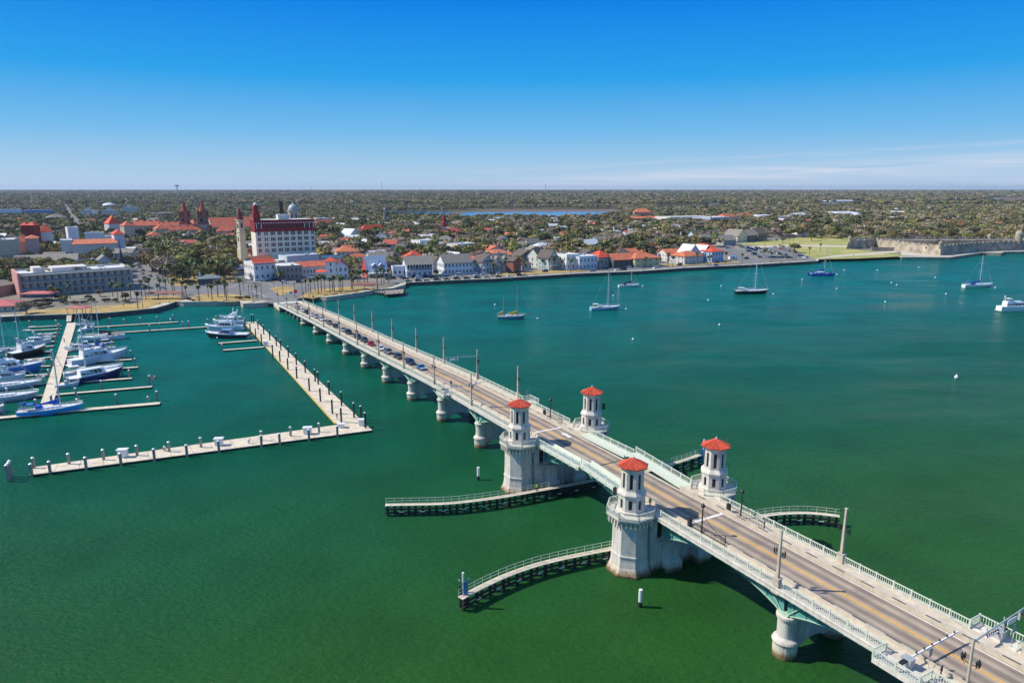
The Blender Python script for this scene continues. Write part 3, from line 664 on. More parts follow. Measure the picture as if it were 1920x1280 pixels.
# seawalls: dark stone face with a pale coping
def seawall(i0, i1, label, mt=SEAW, promenade=5.0, cope=.45):
    t = thing('seawall', label, 'seawall', shore[i0]); inv = Vector(shore[i0])
    line = [p - inv for p in shore[i0:i1 + 1]]
    m = MB(); strip(m, line, -.35, 0.02, -3, LZ - .02); m.build('wall', mt, t)
    m = MB(); strip(m, line, -.5, cope, LZ - .02, LZ + .28); m.build('coping', PAVE, t)
    if promenade:
        m = MB(); strip(m, line, cope, promenade, LZ - .3, LZ + .04); o = m.build('promenade', PAVE, t)
    return t
seawall(0, 9, 'dark marina seawall with a pale double coping on the left of the bridge')
seawall(9, 15, 'sand coloured low seawall between the marina and the bridge end', CONC, 7)
seawall(16, 23, 'rounded seawall of the little park just right of the bridge end', CONC, 4)
seawall(23, 33, 'long dark seawall under the bayfront road right of the park')
seawall(34, 37, 'low seawall edging the fort lawn', SEAW, 2)
seawall(38, 45, 'coquina sea wall wrapping round the foot of the fort', COQ, 8)
# asphalt
sheet('bayfront_road', [(498, 562), (440, 553), (330, 551), (255, 556), (255, 541), (330, 537), (420, 534), (462, 527), (520, 527), (575, 531), (640, 534), (700, 529), (760, 524), (850, 519), (960, 511), (1080, 504), (1200, 499), (1300, 493), (1370, 488), (1420, 487), (1440, 491), (1370, 496), (1300, 500), (1200, 507), (1080, 512), (960, 518), (850, 524.5), (760, 530), (700, 534), (660, 541), (585, 545), (560, 556), (545, 563)], ASPH)
sheet('street_to_the_plaza', [(262, 549), (322, 548), (300, 510), (283, 486), (262, 470), (244, 470), (240, 500), (250, 530)], ASPH)
sheet('street_by_the_cathedral', [(462, 530), (500, 526), (470, 508), (452, 488), (438, 478), (434, 484), (446, 505)], ASPH)
sheet('side_street', [(545, 527), (610, 524), (600, 512), (575, 510), (540, 514)], ASPH)
sheet('car_park', [(1380, 458), (1392, 470), (1425, 485), (1470, 489), (1512, 486), (1500, 468), (1460, 462), (1420, 460)], ASPH)
sheet('street_beside_the_car_park', [(1345, 460), (1372, 460), (1398, 480), (1430, 489), (1400, 490), (1370, 480)], ASPH)
sheet('street_behind_the_car_park', [(1385, 452), (1470, 456), (1520, 446), (1500, 441), (1440, 448), (1390, 446)], ASPH)
sheet('long_avenue', [(114, 379), (119, 377), (135, 395), (150, 415), (160, 432), (138, 432), (128, 405)], ASPH)
# lawns
sheet('traffic_island', [(505, 541), (527, 554), (531, 553), (553, 544), (550, 538), (530, 536)], DRYG)
sheet('park_lawn', [(562, 556), (588, 542), (650, 537.5), (690, 537), (700, 541), (668, 548), (610, 554), (585, 560)], DRYG)
sheet('park_lawn', [(357, 559), (375, 552), (430, 551), (476, 556), (473, 563), (430, 566), (370, 565)], DRYG)
sheet('park_lawn', [(262, 570), (270, 556), (330, 554), (345, 560), (330, 566)], DRYG)
sheet('park_lawn', [(35, 590), (55, 582), (130, 577), (230, 571), (262, 568), (300, 570), (262, 581), (190, 587), (118, 588)], DRYG)
sheet('plaza_lawn', [(330, 535), (440, 527), (432, 500), (310, 500)], DRYG)
sheet('bayfront_lawn', [(930, 517), (1080, 510), (1130, 505), (1130, 502), (1040, 506), (930, 512)], DRYG)
sheet('bayfront_lawn', [(1240, 500), (1390, 492), (1380, 489.5), (1240, 496)], DRYG)
sheet('fort_lawn', [(1384, 458), (1400, 452), (1480, 448), (1520, 442), (1600, 440), (1680, 441), (1690, 446), (1600, 449), (1590, 466), (1640, 472), (1700, 478), (1686, 481), (1610, 484.5), (1534, 486), (1510, 478), (1480, 464)], GRASS)
sheet('fort_path', [(1400, 462), (1480, 459), (1590, 460), (1590, 463), (1480, 462), (1410, 465)], PAVE)
sheet('fort_path', [(1534, 484), (1560, 479), (1640, 473), (1680, 470), (1685, 473), (1640, 477), (1560, 482), (1540, 486)], PAVE)
sheet('sand_apron', [(1686, 450), (1760, 446), (1920, 452), (1920, 470), (1840, 474), (1770, 482), (1690, 479)], PAVE)
# river, marsh and far creeks behind the town
sheet('river', [(850, 409), (870, 398), (1000, 396.5), (1160, 396), (1185, 402), (1100, 409), (960, 410)], RIVERM)
sheet('river', [(560, 402), (620, 397), (760, 396), (850, 397.5), (850, 409), (700, 409), (600, 408)], RIVERM)
sheet('river', [(1240, 388), (1320, 386.5), (1345, 390), (1290, 392)], RIVERM)
sheet('river', [(1540, 381), (1625, 380), (1632, 385), (1560, 387)], RIVERM)
sheet('river', [(1740, 381), (1830, 380), (1830, 383), (1740, 384)], RIVERM)
sheet('marsh', [(900, 397), (905, 393.5), (1050, 393), (1150, 393), (1160, 396), (1000, 396.6)], MARSH)
sheet('marsh', [(1830, 376), (1890, 371), (1920, 371), (1960, 378), (1900, 384)], MARSH)
# ------------------------------------------------------------------ timber fenders of the lifting span
def resample(pts, st):
    out = [Vector(pts[0])]; 
    for a, b in zip(pts, pts[1:]):
        a = Vector(a); b = Vector(b); n = max(1, int(round((b - a).length / st)))
        for k in range(1, n + 1): out.append(a.lerp(b, k / n))
    return out
def fender(px_pts, label, z=2.15, fac=-1, w=1.1, timber=True):
    pts = [Vector(P(u, v, z)) for u, v in px_pts]
    # smooth the line
    for _ in range(2):
        q = [pts[0]]
        for a, b in zip(pts, pts[1:]): q += [a.lerp(b, .25), a.lerp(b, .75)]
        pts = q + [pts[-1]]
    t = thing('timber_fender', label, 'fender', (pts[0].x, pts[0].y, 0)); O = Vector((pts[0].x, pts[0].y, 0))
    line = resample([Vector((p.x - O.x, p.y - O.y, 0)) for p in pts], 1.0)
    m = MB(); strip(m, line, 0, w, z - .12, z); m.build('walkway', CONC_D, t)
    m = MB()
    for zz in (.75, 1.5): strip(m, line, -.2, .02, zz - .15, zz + .15)
    m.build('waler', TIMBER, t)
    L = [0]
    for a, b in zip(line, line[1:]): L.append(L[-1] + (b - a).length)
    def at(d):
        for i in range(len(line) - 1):
            if L[i + 1] >= d: 
                f = (d - L[i]) / max(1e-6, L[i + 1] - L[i]); return line[i].lerp(line[i + 1], f), (line[i + 1] - line[i]).normalized()
        return line[-1], (line[-1] - line[-2]).normalized()
    me = MB(); me.tube((0, 0, -2), (0, 0, z - .14), .30, .27, 8); pm = me.mesh('pile', TIMBER)
    wb = MB(); wb.cbox((0, 0, 0), (.9, .12, .12)); wm = wb.mesh('white_board', WHITEP)
    d = .4; n = 0
    while d < L[-1] and n < 95:
        p, tt = at(d); nn = Vector((-tt.y, tt.x, 0)); n += 1
        link('pile', pm, t, p + nn * (.3 if n % 2 else .85))
        if n % 3 == 0 and n < 80: link('white_board', wm, t, p - nn * .26 + Vector((0, 0, .95)), math.atan2(tt.y, tt.x))
        d += 1.35
    r = MB(); d = .1
    while d < L[-1]:
        p, tt = at(d); nn = Vector((-tt.y, tt.x, 0)); b = p + nn * (w - .1)
        r.tube((b.x, b.y, z), (b.x, b.y, z + 1.1), .045, .045, 6); d += 1.6
    rl = offset_line(line, w - .1)
    for zz in (z + .55, z + 1.1):
        for a, b in zip(rl, rl[1:]): r.tube((a.x, a.y, zz), (b.x, b.y, zz), .04, .04, 5, cap=False)
    r.build('railing', RAILM, t)
    return t, line, O
f1 = fender([(722, 948), (762, 947), (835, 946), (900, 939), (960, 930), (1020, 919), (1080, 908), (1130, 898)], 'timber fender with railed walkway running left from the town end tower, under the bridge')
f2 = fender([(868, 1123), (900, 1105), (950, 1081), (1000, 1063), (1050, 1050), (1100, 1040), (1150, 1030), (1180, 1024)], 'curved timber fender with railed walkway reaching left from the nearest tower')
f3 = fender([(1215, 884), (1250, 874), (1285, 864), (1316, 853)], 'timber fender with railed walkway on the far side, ending behind a far tower', fac=1)
f4 = fender([(1400, 975), (1440, 967), (1480, 963), (1525, 963), (1575, 969)], 'short curved timber fender on the far side of the bridge near the camera', fac=1)
# navigation sign frames at the fender ends
def nav_frame(u, v, label, blue=False):
    p = P(u, v, 0); t = thing('channel_marker', label, 'channel marker', p)
    m = MB()
    for dx, dy in ((-.35, 0), (.45, .1), (.1, .7)): m.tube((dx, dy, -2), (dx, dy, 3.6), .17, .17, 8)
    m.build('pile_cluster', BLACKM if not blue else pmat((.03, .12, .35)), t)
    m = MB(); m.tube((.1, 0, 2), (.1, 0, 5.8), .17, .17, 10); m.build('white_post', WHITEP, t)
    m = MB(); m.cbox((.5, -.2, 3.4), (.6, .1, 2.0)); m.build('board', pmat((.05, .18, .38)), t)
    m = MB(); m.cbox((.9, 0, 4.6), (.3, .3, .45)); m.cbox((-.5, 0, 4.4), (.25, .25, .3)); m.build('lamp', GREYM, t)
    return t
nav_frame(868, 1138, 'black pile cluster with a white post at the tip of the curved near fender')
nav_frame(1317, 868, 'blue pile cluster with a white post at the tip of the far fender', True)
def post(u, v, h, label, name='marker_pile'):
    t = thing(name, label, 'pile', P(u, v, 0))
    m = MB(); m.tube((0, 0, -2), (0, 0, .9), .30, .30, 12); m.build('wet_foot', BLACKM, t)
    m = MB(); m.tube((0, 0, .9), (0, 0, h), .30, .29, 12); m.build('shaft', WHITEP, t); return t
post(897, 899, 2.9, 'white marker pile alone in the water left of the town end tower')
post(1200, 1137, 2.9, 'white marker pile alone in the water below the nearest tower')

# ------------------------------------------------------------------ marina pontoons
DZ = .55
def pontoon(corners, label, z=DZ, name='pontoon', edge=None, cat='pontoon', group='concrete pontoons of the marina', mt=None):
    pts = [P(u, v, z) for u, v in corners]; c = sum(pts, Vector()) / len(pts); c.z = 0
    t = thing(name, label, cat, c, 0, group)
    q = [(p.x - c.x, p.y - c.y) for p in pts]
    m = MB(); m.prism(q, z - .14, z); m.build('deck', mt or CONC_D, t)
    s = MB(); k = .985
    s.prism([(x * .998, y * .996) for x, y in q], -.4, z - .14); s.build('float', TIMBER, t)
    if edge:
        e = MB(); a, b = Vector((*q[edge[0]], 0)), Vector((*q[edge[1]], 0)); e.beam(a + Vector((0, 0, z - .08)), b + Vector((0, 0, z - .08)), .3, .3); e.build('edge_board', pmat((.62, .42, .12)), t)
    # expansion joints across the deck
    j = MB(); L = [(Vector((*q[0], 0)), Vector((*q[1], 0))), (Vector((*q[3], 0)), Vector((*q[2], 0)))]
    n = int((L[0][1] - L[0][0]).length / 4.5)
    for i in range(1, n):
        a = L[0][0].lerp(L[0][1], i / n); b = L[1][0].lerp(L[1][1], i / n); a.z = b.z = z + .004; j.beam(a, b, .07, .006)
    if j.v: j.build('joint', SEAW, t)
    return t, pts
pontoon([(55, 890), (698, 806), (668, 791), (64, 875)], 'long wave break pontoon across the front of the marina')
pontoon([(698, 806), (480, 603), (457, 604), (628, 793)], 'wide pontoon with black piles running from the corner to the town', edge=(3, 2), z=DZ + .01)
pontoon([(73, 765), (97, 765), (143, 605), (126, 605)], 'main marina walkway with finger pontoons on both sides')
def finger(a, b, w, label, w2=None):
    A = P(a[0], a[1], DZ); B = P(b[0], b[1], DZ); d = (B - A).normalized(); n = Vector((-d.y, d.x, 0)); c = (A + B) / 2; c.z = 0
    t = thing('finger_pontoon', label, 'pontoon', c, math.atan2(d.y, d.x), 'finger pontoons of the marina'); L = (B - A).length / 2
    m = MB(); m.box(-L, L, -w / 2, w / 2, DZ - .15, DZ - .01); m.build('deck', CONC_D, t)
    m = MB(); m.box(-L + .03, L - .03, -w / 2 + .05, w / 2 - .05, -.4, DZ - .15); m.build('float', TIMBER, t)
    return t
RF = [((150, 614.5), (334, 603)), ((160, 627), (400, 611.5)), ((132, 648), (214, 641)), ((127, 657), (213, 650)), ((122, 669), (215, 661)), ((128, 681), (247, 673)), ((118, 698), (259, 687.5)), ((112, 718), (247, 708.5)), ((104, 739), (285, 724)), ((97, 772), (300, 755))]
NAMESR = ['farthest', 'second farthest', 'third farthest', 'fourth farthest', 'fifth farthest', 'sixth farthest', 'seventh farthest', 'eighth farthest', 'second nearest', 'nearest']
for i, (a, b) in enumerate(RF): finger(a, b, 2.4 if i == 9 else 1.5, '%s finger pontoon on the right of the main walkway' % NAMESR[i])
LF = [((56, 613), (116, 610)), ((51, 619.5), (114, 616.5)), ((68, 626.5), (111, 623.5)), ((49, 634), (108, 630.5)), ((41, 643), (105, 639.5)), ((60, 651), (101, 648)), ((60, 661), (99, 658)), ((45, 674), (97, 669)), ((30, 687), (94, 685.5)), ((-40, 710), (92, 700.5)), ((-60, 732), (86, 718.5)), ((-60, 754), (80, 740.5)), ((-80, 790), (76, 775))]
for i, (a, b) in enumerate(LF): finger(a, b, 2.2 if i == 12 else 1.2, '%s finger pontoon on the left of the main walkway, counting from the town' % ORD[i])
for i, (a, b) in enumerate([((408, 643), (482, 637.5)), ((417, 656), (494, 650))]): finger(a, b, 1.5, ['farther', 'nearer'][i] + ' short finger pontoon left of the black piled pontoon')
# gangway
g = thing('gangway', 'grey gangway from the seawall down to the main marina walkway', 'gangway', P(129, 603, DZ))
a = P(129, 606, DZ); b = P(131, 590, LZ); d = b - a; d.z = b.z - DZ
m = MB(); m.beam((0, 0, .1), (d.x, d.y, d.z), 1.8, .1); m.build('ramp', CONC_D, g)
m = MB()
for s in (-1, 1): m.beam((s * 1.1, 0, 1.1), (d.x + s * 1.1, d.y, d.z + 1.1), .1, .1); m.beam((s * 1.1, 0, .1), (d.x + s * 1.1, d.y, d.z), .1, .1)
for k in range(7):
    for s in (-1, 1): m.tube((s * 1.1 + d.x * k / 6, d.y * k / 6, d.z * k / 6), (s * 1.1 + d.x * k / 6, d.y * k / 6, d.z * k / 6 + 1.1), .05)
m.build('handrail', GREYM, g)
# ---- piles
def pile_proto(name, mt, cap, r, h, label, cat='pile', sq=False):
    t = thing(name, label, cat, (0, 0, 0))
    m = MB()
    if sq: m.rings([[(x * r, y * r, z) for x, y in ((-1, -1), (1, -1), (1, 1), (-1, 1))] for z in (-2, h)], close=True)
    else: m.tube((0, 0, -2), (0, 0, h), r, r, 12)
    m.build('shaft', mt, t)
    m = MB(); m.lathe([(r * (1.55 if sq else 1.1), h), (r * (1.55 if sq else 1.1), h + .12), (.03, h + r * 1.5)], 12); m.build('cap', cap, t)
    return t
PCONC = mat('pile_concrete', (.36, .31, .25), .9, .3, 1.5)
BP = pile_proto('black_pile', mat('black_pile_sleeve', (.018, .014, .014), .5, .2, 3), WHITEP, .25, 4.6, 'x')
WP = pile_proto('capped_pile', PCONC, WHITEM, .23, 2.9, 'x', sq=True)
used = {}
def put(proto, loc, label, group, rz=0, scale=None):
    if proto.name not in used: used[proto.name] = 1; o = proto; o.location = loc; o.rotation_euler = (0, 0, rz); o['label'] = label; o['group'] = group
    else: o = copy_tree(proto, loc, rz, label, group)
    if scale: o.scale = scale
    return o
T4 = lambda x, y: (340 + x / 4.924, 560 + y / 4.924)
rb = [(650, 225), (670, 228), (710, 285), (762, 330), (818, 383), (878, 437), (920, 475), (990, 540), (1063, 608), (1145, 683), (1237, 765), (1265, 790), (1365, 885), (1480, 985), (1595, 1095), (1660, 1125), (1700, 1190)]
lb = [(590, 265), (638, 312), (688, 362), (742, 415), (845, 525), (912, 582), (985, 655), (1067, 735), (1183, 850), (1285, 948), (1395, 1060), (1478, 1140)]
for row, side in ((rb, 'bridge side'), (lb, 'boat side')):
    for i, (x, y) in enumerate(row):
        p = P(*T4(x, y), DZ); p.z = 0
        put(BP, p, '%s black mooring pile from the town end of the %s pontoon row' % (ORD[i], side), 'black mooring piles on the wide pontoon')
T5 = lambda x, y: (x / 5.333, 740 + y / 5.333)
T9 = lambda x, y: (330 + x / 4.923, 760 + y / 4.923)
fr = [T5(318, 795), T5(502, 770), T5(862, 727), T5(1210, 685), T5(1545, 640), T5(1870, 598)] + [T9(397, 415), T9(790, 365), T9(958, 345), T9(1229, 307), T9(1491, 273)]
bk = [T5(340, 732), T5(692, 690), T5(1038, 648), T5(1373, 605), T5(1693, 568)] + [T9(232, 385), T9(790, 322), T9(1060, 283), T9(1322, 247)]
for row, side in ((fr, 'front'), (bk, 'back')):
    for i, q in enumerate(row):
        p = P(q[0], q[1], DZ); p.z = 0
        put(WP, p, '%s white capped pile from the left along the %s edge of the wave break' % (ORD[i], side), 'white capped piles of the marina')
for i, (u, v) in enumerate([(22, 894), (20, 898), (16.5, 902)]):
    put(WP, P(u, v, 0), ['back', 'middle', 'front'][i] + ' pile of the cluster standing free left of the wave break', 'white capped piles of the marina', scale=(1.1, 1.1, 1.25))
mp_ = [(30, 613), (56, 611), (43, 652), (34, 655), (18, 664), (4, 670), (106, 610), (111, 617), (109, 626), (107, 634), (104, 641), (98, 668), (99, 686), (92, 706), (84, 719), (68, 764), (97, 756), (146, 763), (143, 742), (191, 727), (281, 718), (219, 754), (295, 748), (254, 684), (246, 669), (243, 707), (229, 700), (210, 652), (210, 641), (233, 608), (207, 606), (264, 605), (295, 603), (325, 600), (281, 620), (343, 613), (354, 612), (300, 616), (406, 602), (443, 599), (408, 644), (417, 657), (8, 775), (14, 742), (50, 693), (236, 664), (155, 608), (390, 608)]
for i, (u, v) in enumerate(mp_):
    p = P(u, v, DZ); p.z = 0; zone = 'left of the main walkway' if u < 90 else 'beside the main walkway' if u < 150 else 'on the finger pontoons right of the main walkway' if u < 300 else 'on the far right finger pontoons'
    put(WP, p, 'white capped concrete pile ' + zone, 'white capped piles ' + zone)
# dock furniture
def dock_box(u, v, w, d, h, label, lid=True, name='dock_shed', z=DZ, rz=.12, col=WHITEM):
    t = thing(name, label, 'cabinet', P(u, v, z), rz); m = MB(); m.box(-w / 2, w / 2, -d / 2, d / 2, 0, h); m.build('body', col, t)
    if lid: m = MB(); m.box(-w / 2 - .2, w / 2 + .2, -d / 2 - .2, d / 2 + .2, h, h + .25); m.build('lid', WHITEM, t)
    return t
dock_box(231, 856, 2.0, 1.2, 1.7, 'white pump cabinet on the left half of the wave break pontoon')
dock_box(411, 834, 1.8, 1.2, 1.6, 'white pump cabinet in the middle of the wave break pontoon')
dock_box(577, 813, 1.9, 1.2, 1.6, 'white pump cabinet on the right half of the wave break pontoon')
dock_box(499, 649, 1.6, 1.2, 1.8, 'white cabinet where the short fingers meet the piled pontoon')
dock_box(678, 797, 1.4, 1.2, 1.5, 'white cabinet beside the last black pile at the pontoon corner')
dock_box(640, 801, 1.5, 1.0, .9, 'low white dock box at the inner pontoon corner', True)
for i, (u, v) in enumerate([(309, 845), (467, 831), (278, 750), (204, 617), (320, 602), (150, 693), (60, 690)]):
    t = thing('power_pedestal', 'white power pedestal %s%s' % (('with life ring, ', '')[i % 2], ['on the wave break left of centre', 'on the wave break right of centre', 'near the tip of the nearest finger', 'on the second farthest right finger', 'at the tip of the farthest right finger', 'at the foot of the tall white mast', 'on a left finger beside a blue hull'][i]), 'pedestal', P(u, v, DZ))
    m = MB(); m.box(-.25, .25, -.2, .2, 0, 1.0); m.lathe([(.3, 1.0), (.3, 1.1), (.05, 1.35)], 8); m.build('body', WHITEM, t)
    if i % 2 == 0:
        m = MB(); n = 12
        m.rings([[((.28 + .07 * math.cos(b)) * math.cos(a), -.25 + .07 * math.sin(b), .6 + (.28 + .07 * math.cos(b)) * math.sin(a)) for b in [2 * math.pi * j / 6 for j in range(6)]] for a in [2 * math.pi * k / n for k in range(n + 1)]], close=True)
        m.build('life_ring', pmat((.7, .06, .03)), t)

# ------------------------------------------------------------------ boats
def hull_rings(L, B, H, sheer=.35, tran=.75, fl=.5, n=13, bowr=.0):
    """rings of half sections from stern (x=-L/2) to bow (x=L/2)"""
    rings = []
    for i in range(n):
        t = i / (n - 1); x = -L / 2 + L * t
        w = B / 2 * ((tran + (1 - tran) * math.sin(min(1, t * 2) * math.pi / 2)) if t < .5 else max(.015, math.cos((t - .5) * math.pi) ** .62))
        h = H * (1 + sheer * t ** 2 + .08 * (1 - t) ** 2); wl = w * (fl + (1 - fl) * (1 - t) ** .5)
        xr = x - (L * .07 * t ** 4); xk = x - L * .13 * t ** 5
        rings.append([(x, w, h), (x * 1.0 - (x - xr) * .4, w * .985, h * .6), (xr, wl * .95, .12), (xk, wl * .75, -.35), (xk, 0, -.6), (xk, -wl * .75, -.35), (xr, -wl * .95, .12), (x * 1.0 - (x - xr) * .4, -w * .985, h * .6), (x, -w, h)])
    return rings
def make_hull(t, L, B, H, col, deckm=None, stripe=None, **k):
    rs = hull_rings(L, B, H, **k); m = MB(); m.rings(rs, 0); m.add(rs[0], [tuple(range(9))]); 
    o = m.build('hull', HULLP, t, smooth=False); o.color = (*col, 1)
    d = MB(); d.rings([[(r[0][0], r[0][1] * .97, r[0][2] - .05), (r[8][0], r[8][1] * .97, r[8][2] - .05)] for r in rs], 0); d.build('deck', deckm or WHITEM, t)
    b = MB()
    for i in range(len(rs) - 1):
        for j in (0, 8): b.beam(Vector(rs[i][j]), Vector(rs[i + 1][j]), .12, .10)
    b.build('gunwale', WHITEM, t)
    if stripe:
        s = MB(); s.rings([[(r[2][0], r[2][1] * 1.015, .10), (r[2][0] , r[2][1] * 1.02 , .30)] for r in rs]); s.rings([[(r[6][0], r[6][1] * 1.015, .10), (r[6][0], r[6][1] * 1.02, .30)] for r in rs]); s.build('boot_stripe', pmat(stripe), t)
    return rs
def rail_loop(t, rs, h=.65, i0=0, i1=None, dz=0):
    m = MB(); i1 = i1 or len(rs); 
    for j in (0, 8):
        for i in range(i0, i1):
            p = Vector(rs[i][j]) * 1; p.y *= .94
            m.tube(p, p + Vector((0, 0, h)), .03, .03, 4)
            if i + 1 < i1:
                q = Vector(rs[i + 1][j]); q.y *= .94; m.tube(p + Vector((0, 0, h)), q + Vector((0, 0, h)), .03, .03, 4); m.tube(p + Vector((0, 0, h / 2)), q + Vector((0, 0, h / 2)), .02, .02, 4)
    m.build('guard_rail', ALU, t)
def cabin(mb, x0, x1, w0, w1, z0, z1, slope=.5, sl2=.15, mi=0):
    rr = [[(x0, -w0, z0), (x0, w0, z0), (x1, w1, z0), (x1, -w1, z0)], [(x0 + sl2, -w0 * .9, z1), (x0 + sl2, w0 * .9, z1), (x1 - slope, w1 * .8, z1), (x1 - slope, -w1 * .8, z1)]]
    mb.rings(rr, mi, close=True)
def yaw(p, q): return math.atan2(q.y - p.y, q.x - p.x)
def boat_frame(a, b, name, label, cat, group=None):
    A = P(*a, 0); B = P(*b, 0); c = (A + B) / 2
    return thing(name, label, cat, c, yaw(A, B), group), (B - A).length
def rig(t, x, h, z0, L, mastm=ALU, boom=None, cover=None, fore=None, back=None, r=.11, spread=1.0, coverdir=-1):
    m = MB(); m.tube((x, 0, z0), (x, 0, z0 + h), r, r * .7, 8)
    for k in (.45, .72):
        m.tube((x, -spread * (1.1 - k * .5), z0 + h * k), (x, spread * (1.1 - k * .5), z0 + h * k), .04, .04, 5)
    m.build('mast', mastm, t)
    m = MB(); top = (x, 0, z0 + h * .98)
    if fore is not None: m.tube(top, (fore, 0, z0 + .2), .035, .035, 4); m.tube(Vector(top).lerp(Vector((fore, 0, z0 + .2)), .06), Vector(top).lerp(Vector((fore, 0, z0 + .2)), .93), .06, .11, 6)
    if back is not None: m.tube(top, (back, 0, z0 + .3), .025, .025, 4)
    for s in (-1, 1): m.tube(top, (x - .2, s * spread * 1.3, z0), .025, .025, 4)
    m.build('rigging', ROPE, t)
    if boom:
        bl, bz = boom; m = MB(); m.tube((x, 0, z0 + bz), (x + coverdir * bl, 0, z0 + bz - .05), .08, .07, 6); m.build('boom', mastm, t)
        if cover:
            m = MB(); n = 8; rr = []
            for i in range(n + 1):
                f = i / n; rad = .34 * (1 - .5 * f) * (1 + .12 * math.sin(i * 2.3)); hh = .75 * (1 - f) ** 1.5
                rr.append([(x + coverdir * (bl * f + .08), rad * .6 * math.cos(a), z0 + bz + .15 + hh * .5 + (rad + hh * .7) * math.sin(a)) for a in [2 * math.pi * j / 8 for j in range(8)]])
            m.rings(rr, close=True); o = m.build('sail_cover', CANV, t, smooth=True); o.color = (*cover, 1)
def sailboat(a, b, label, col, mast_px, deck=None, cover=None, stripe=None, H=None, beam=None, group=None, masth=None, extra=None, wheel=True, sheer=.35):
    """a: stern pixel, b: bow pixel on the waterline; mast_px: (base fraction from stern, mast height m)"""
    t, L = boat_frame(a, b, 'sailing_yacht', label, 'sailboat', group)
    H = H or L * .095; B = beam or L * .29
    rs = make_hull(t, L * 1.08, B, H, col, deck, stripe, tran=.62, fl=.42, sheer=sheer)
    fx, h = mast_px; x = -L / 2 + L * fx; z = H * 1.1
    m = MB(); cabin(m, -L * .18, L * .22, B * .27, B * .2, z - .25, z + .42, .9, .2); m.build('coachroof', WHITEM, t)
    for s in (-1, 1):
        for k in range(4):
            w = MB(); xx = -L * .13 + k * L * .08; w.box(xx, xx + L * .035, *sorted((s * (B * .255), s * (B * .265))), z + .02, z + .2); w.build('porthole', GLASS, t)
    m = MB(); m.box(-L * .42, -L * .2, -B * .2, B * .2, z - .3, z - .02); m.build('cockpit', TEAK, t)
    if cover or extra == 'dodger':
        m = MB(); cabin(m, -L * .23, -L * .13, B * .24, B * .26, z + .1, z + 1.15, .35, .0); o = m.build('spray_hood', CANV, t); o.color = (*(cover or (.75, .75, .73)), 1)
    if L > 9:
        m = MB(); cabin(m, -L * .44, -L * .26, B * .24, B * .24, z + 1.75, z + 1.85, .1, .1)
        for xx in (-L * .43, -L * .27):
            for s in (-1, 1): m.tube((xx, s * B * .22, z), (xx, s * B * .22, z + 1.75), .04, .04, 4)
        o = m.build('bimini', CANV, t); o.color = (*(cover if extra != 'dodger' and cover else (.7, .7, .7)), 1)
    rail_loop(t, rs, .6)
    rig(t, x, h, z, L, boom=(L * .34, 1.3), cover=cover, fore=L * .53, back=-L * .5, spread=B * .42, r=max(.12, h * .0105))
    return t, L, B, z
S = sailboat((38, 781), (153, 769), 'bright blue hulled sailing yacht with a blue sail cover, moored on the nearest finger', (.03, .38, .80), (.66, 17.0), cover=(.015, .12, .55), sheer=.5, H=1.45)
# stern arch with solar panel
t = S[0]; L = S[1]; z = S[3]
m = MB()
for s in (-1, 1): m.tube((-L * .48, s * 1.2, z), (-L * .48, s * 1.0, z + 2.2), .05); m.tube((-L * .42, s * 1.2, z), (-L * .42, s * 1.0, z + 2.2), .05)
m.build('stern_arch', ALU, t)
m = MB(); m.box(-L * .50, -L * .40, -1.2, 1.2, z + 2.2, z + 2.26); m.build('solar_panel', pmat((.02, .04, .12), .2), t)
sailboat((1109, 582), (1160, 579.5), 'white and pale blue sloop with a tall mast anchored in the middle of the bay', (.30, .50, .68), (.60, 19.5), extra='dodger', stripe=(.05, .2, .4))
sailboat((1161, 538.5), (1197, 537.5), 'small white sloop with a black sail cover anchored close to the far seawall', (.78, .78, .76), (.62, 9.5), cover=(.02, .02, .025))
sailboat((1381, 551), (1438, 550), 'black hulled sloop with white decks and a very tall mast', (.015, .017, .025), (.60, 22.5), extra='dodger')
sailboat((1808, 539), (1858, 538), 'white sloop with a royal blue sail cover anchored near the right edge', (.80, .79, .76), (.55, 18.5), cover=(.02, .10, .42), stripe=(.2, .2, .22))
# ketch
t, L = boat_frame((934, 599), (984, 598), 'ketch', 'teal hulled two masted ketch with yellow sail covers', 'sailboat')
rs = make_hull(t, L * 1.05, L * .27, 1.5, (.03, .30, .36), TEAK, (.6, .6, .55), tran=.55, fl=.45)
m = MB(); cabin(m, -L * .2, L * .05, 1.2, 1.1, 1.4, 2.2, .6, .1); cabin(m, L * .1, L * .25, .9, .6, 1.5, 2.1, .4, .1); m.build('deckhouse', WHITEM, t)
rig(t, L * .22, 15.5, 1.7, L, mastm=mat('varnished_spar', (.24, .15, .07), .4, .2, 2), boom=(L * .36, 1.2), cover=(.72, .45, .04), fore=L * .78, back=None, spread=1.5, r=.15)
rig(t, -L * .30, 10.5, 1.7, L, mastm=MATS['varnished_spar'], boom=(L * .22, 1.2), cover=(.62, .45, .15), fore=None, back=None, spread=1.2, r=.12)
m = MB(); m.tube((L * .45, 0, 2.0), (L * .80, 0, 2.9), .12, .07, 8); m.tube((-L * .47, 0, 2.0), (-L * .62, 0, 2.4), .06, .05, 6); m.build('bowsprit', MATS['varnished_spar'], t)
rail_loop(t, rs, .8)
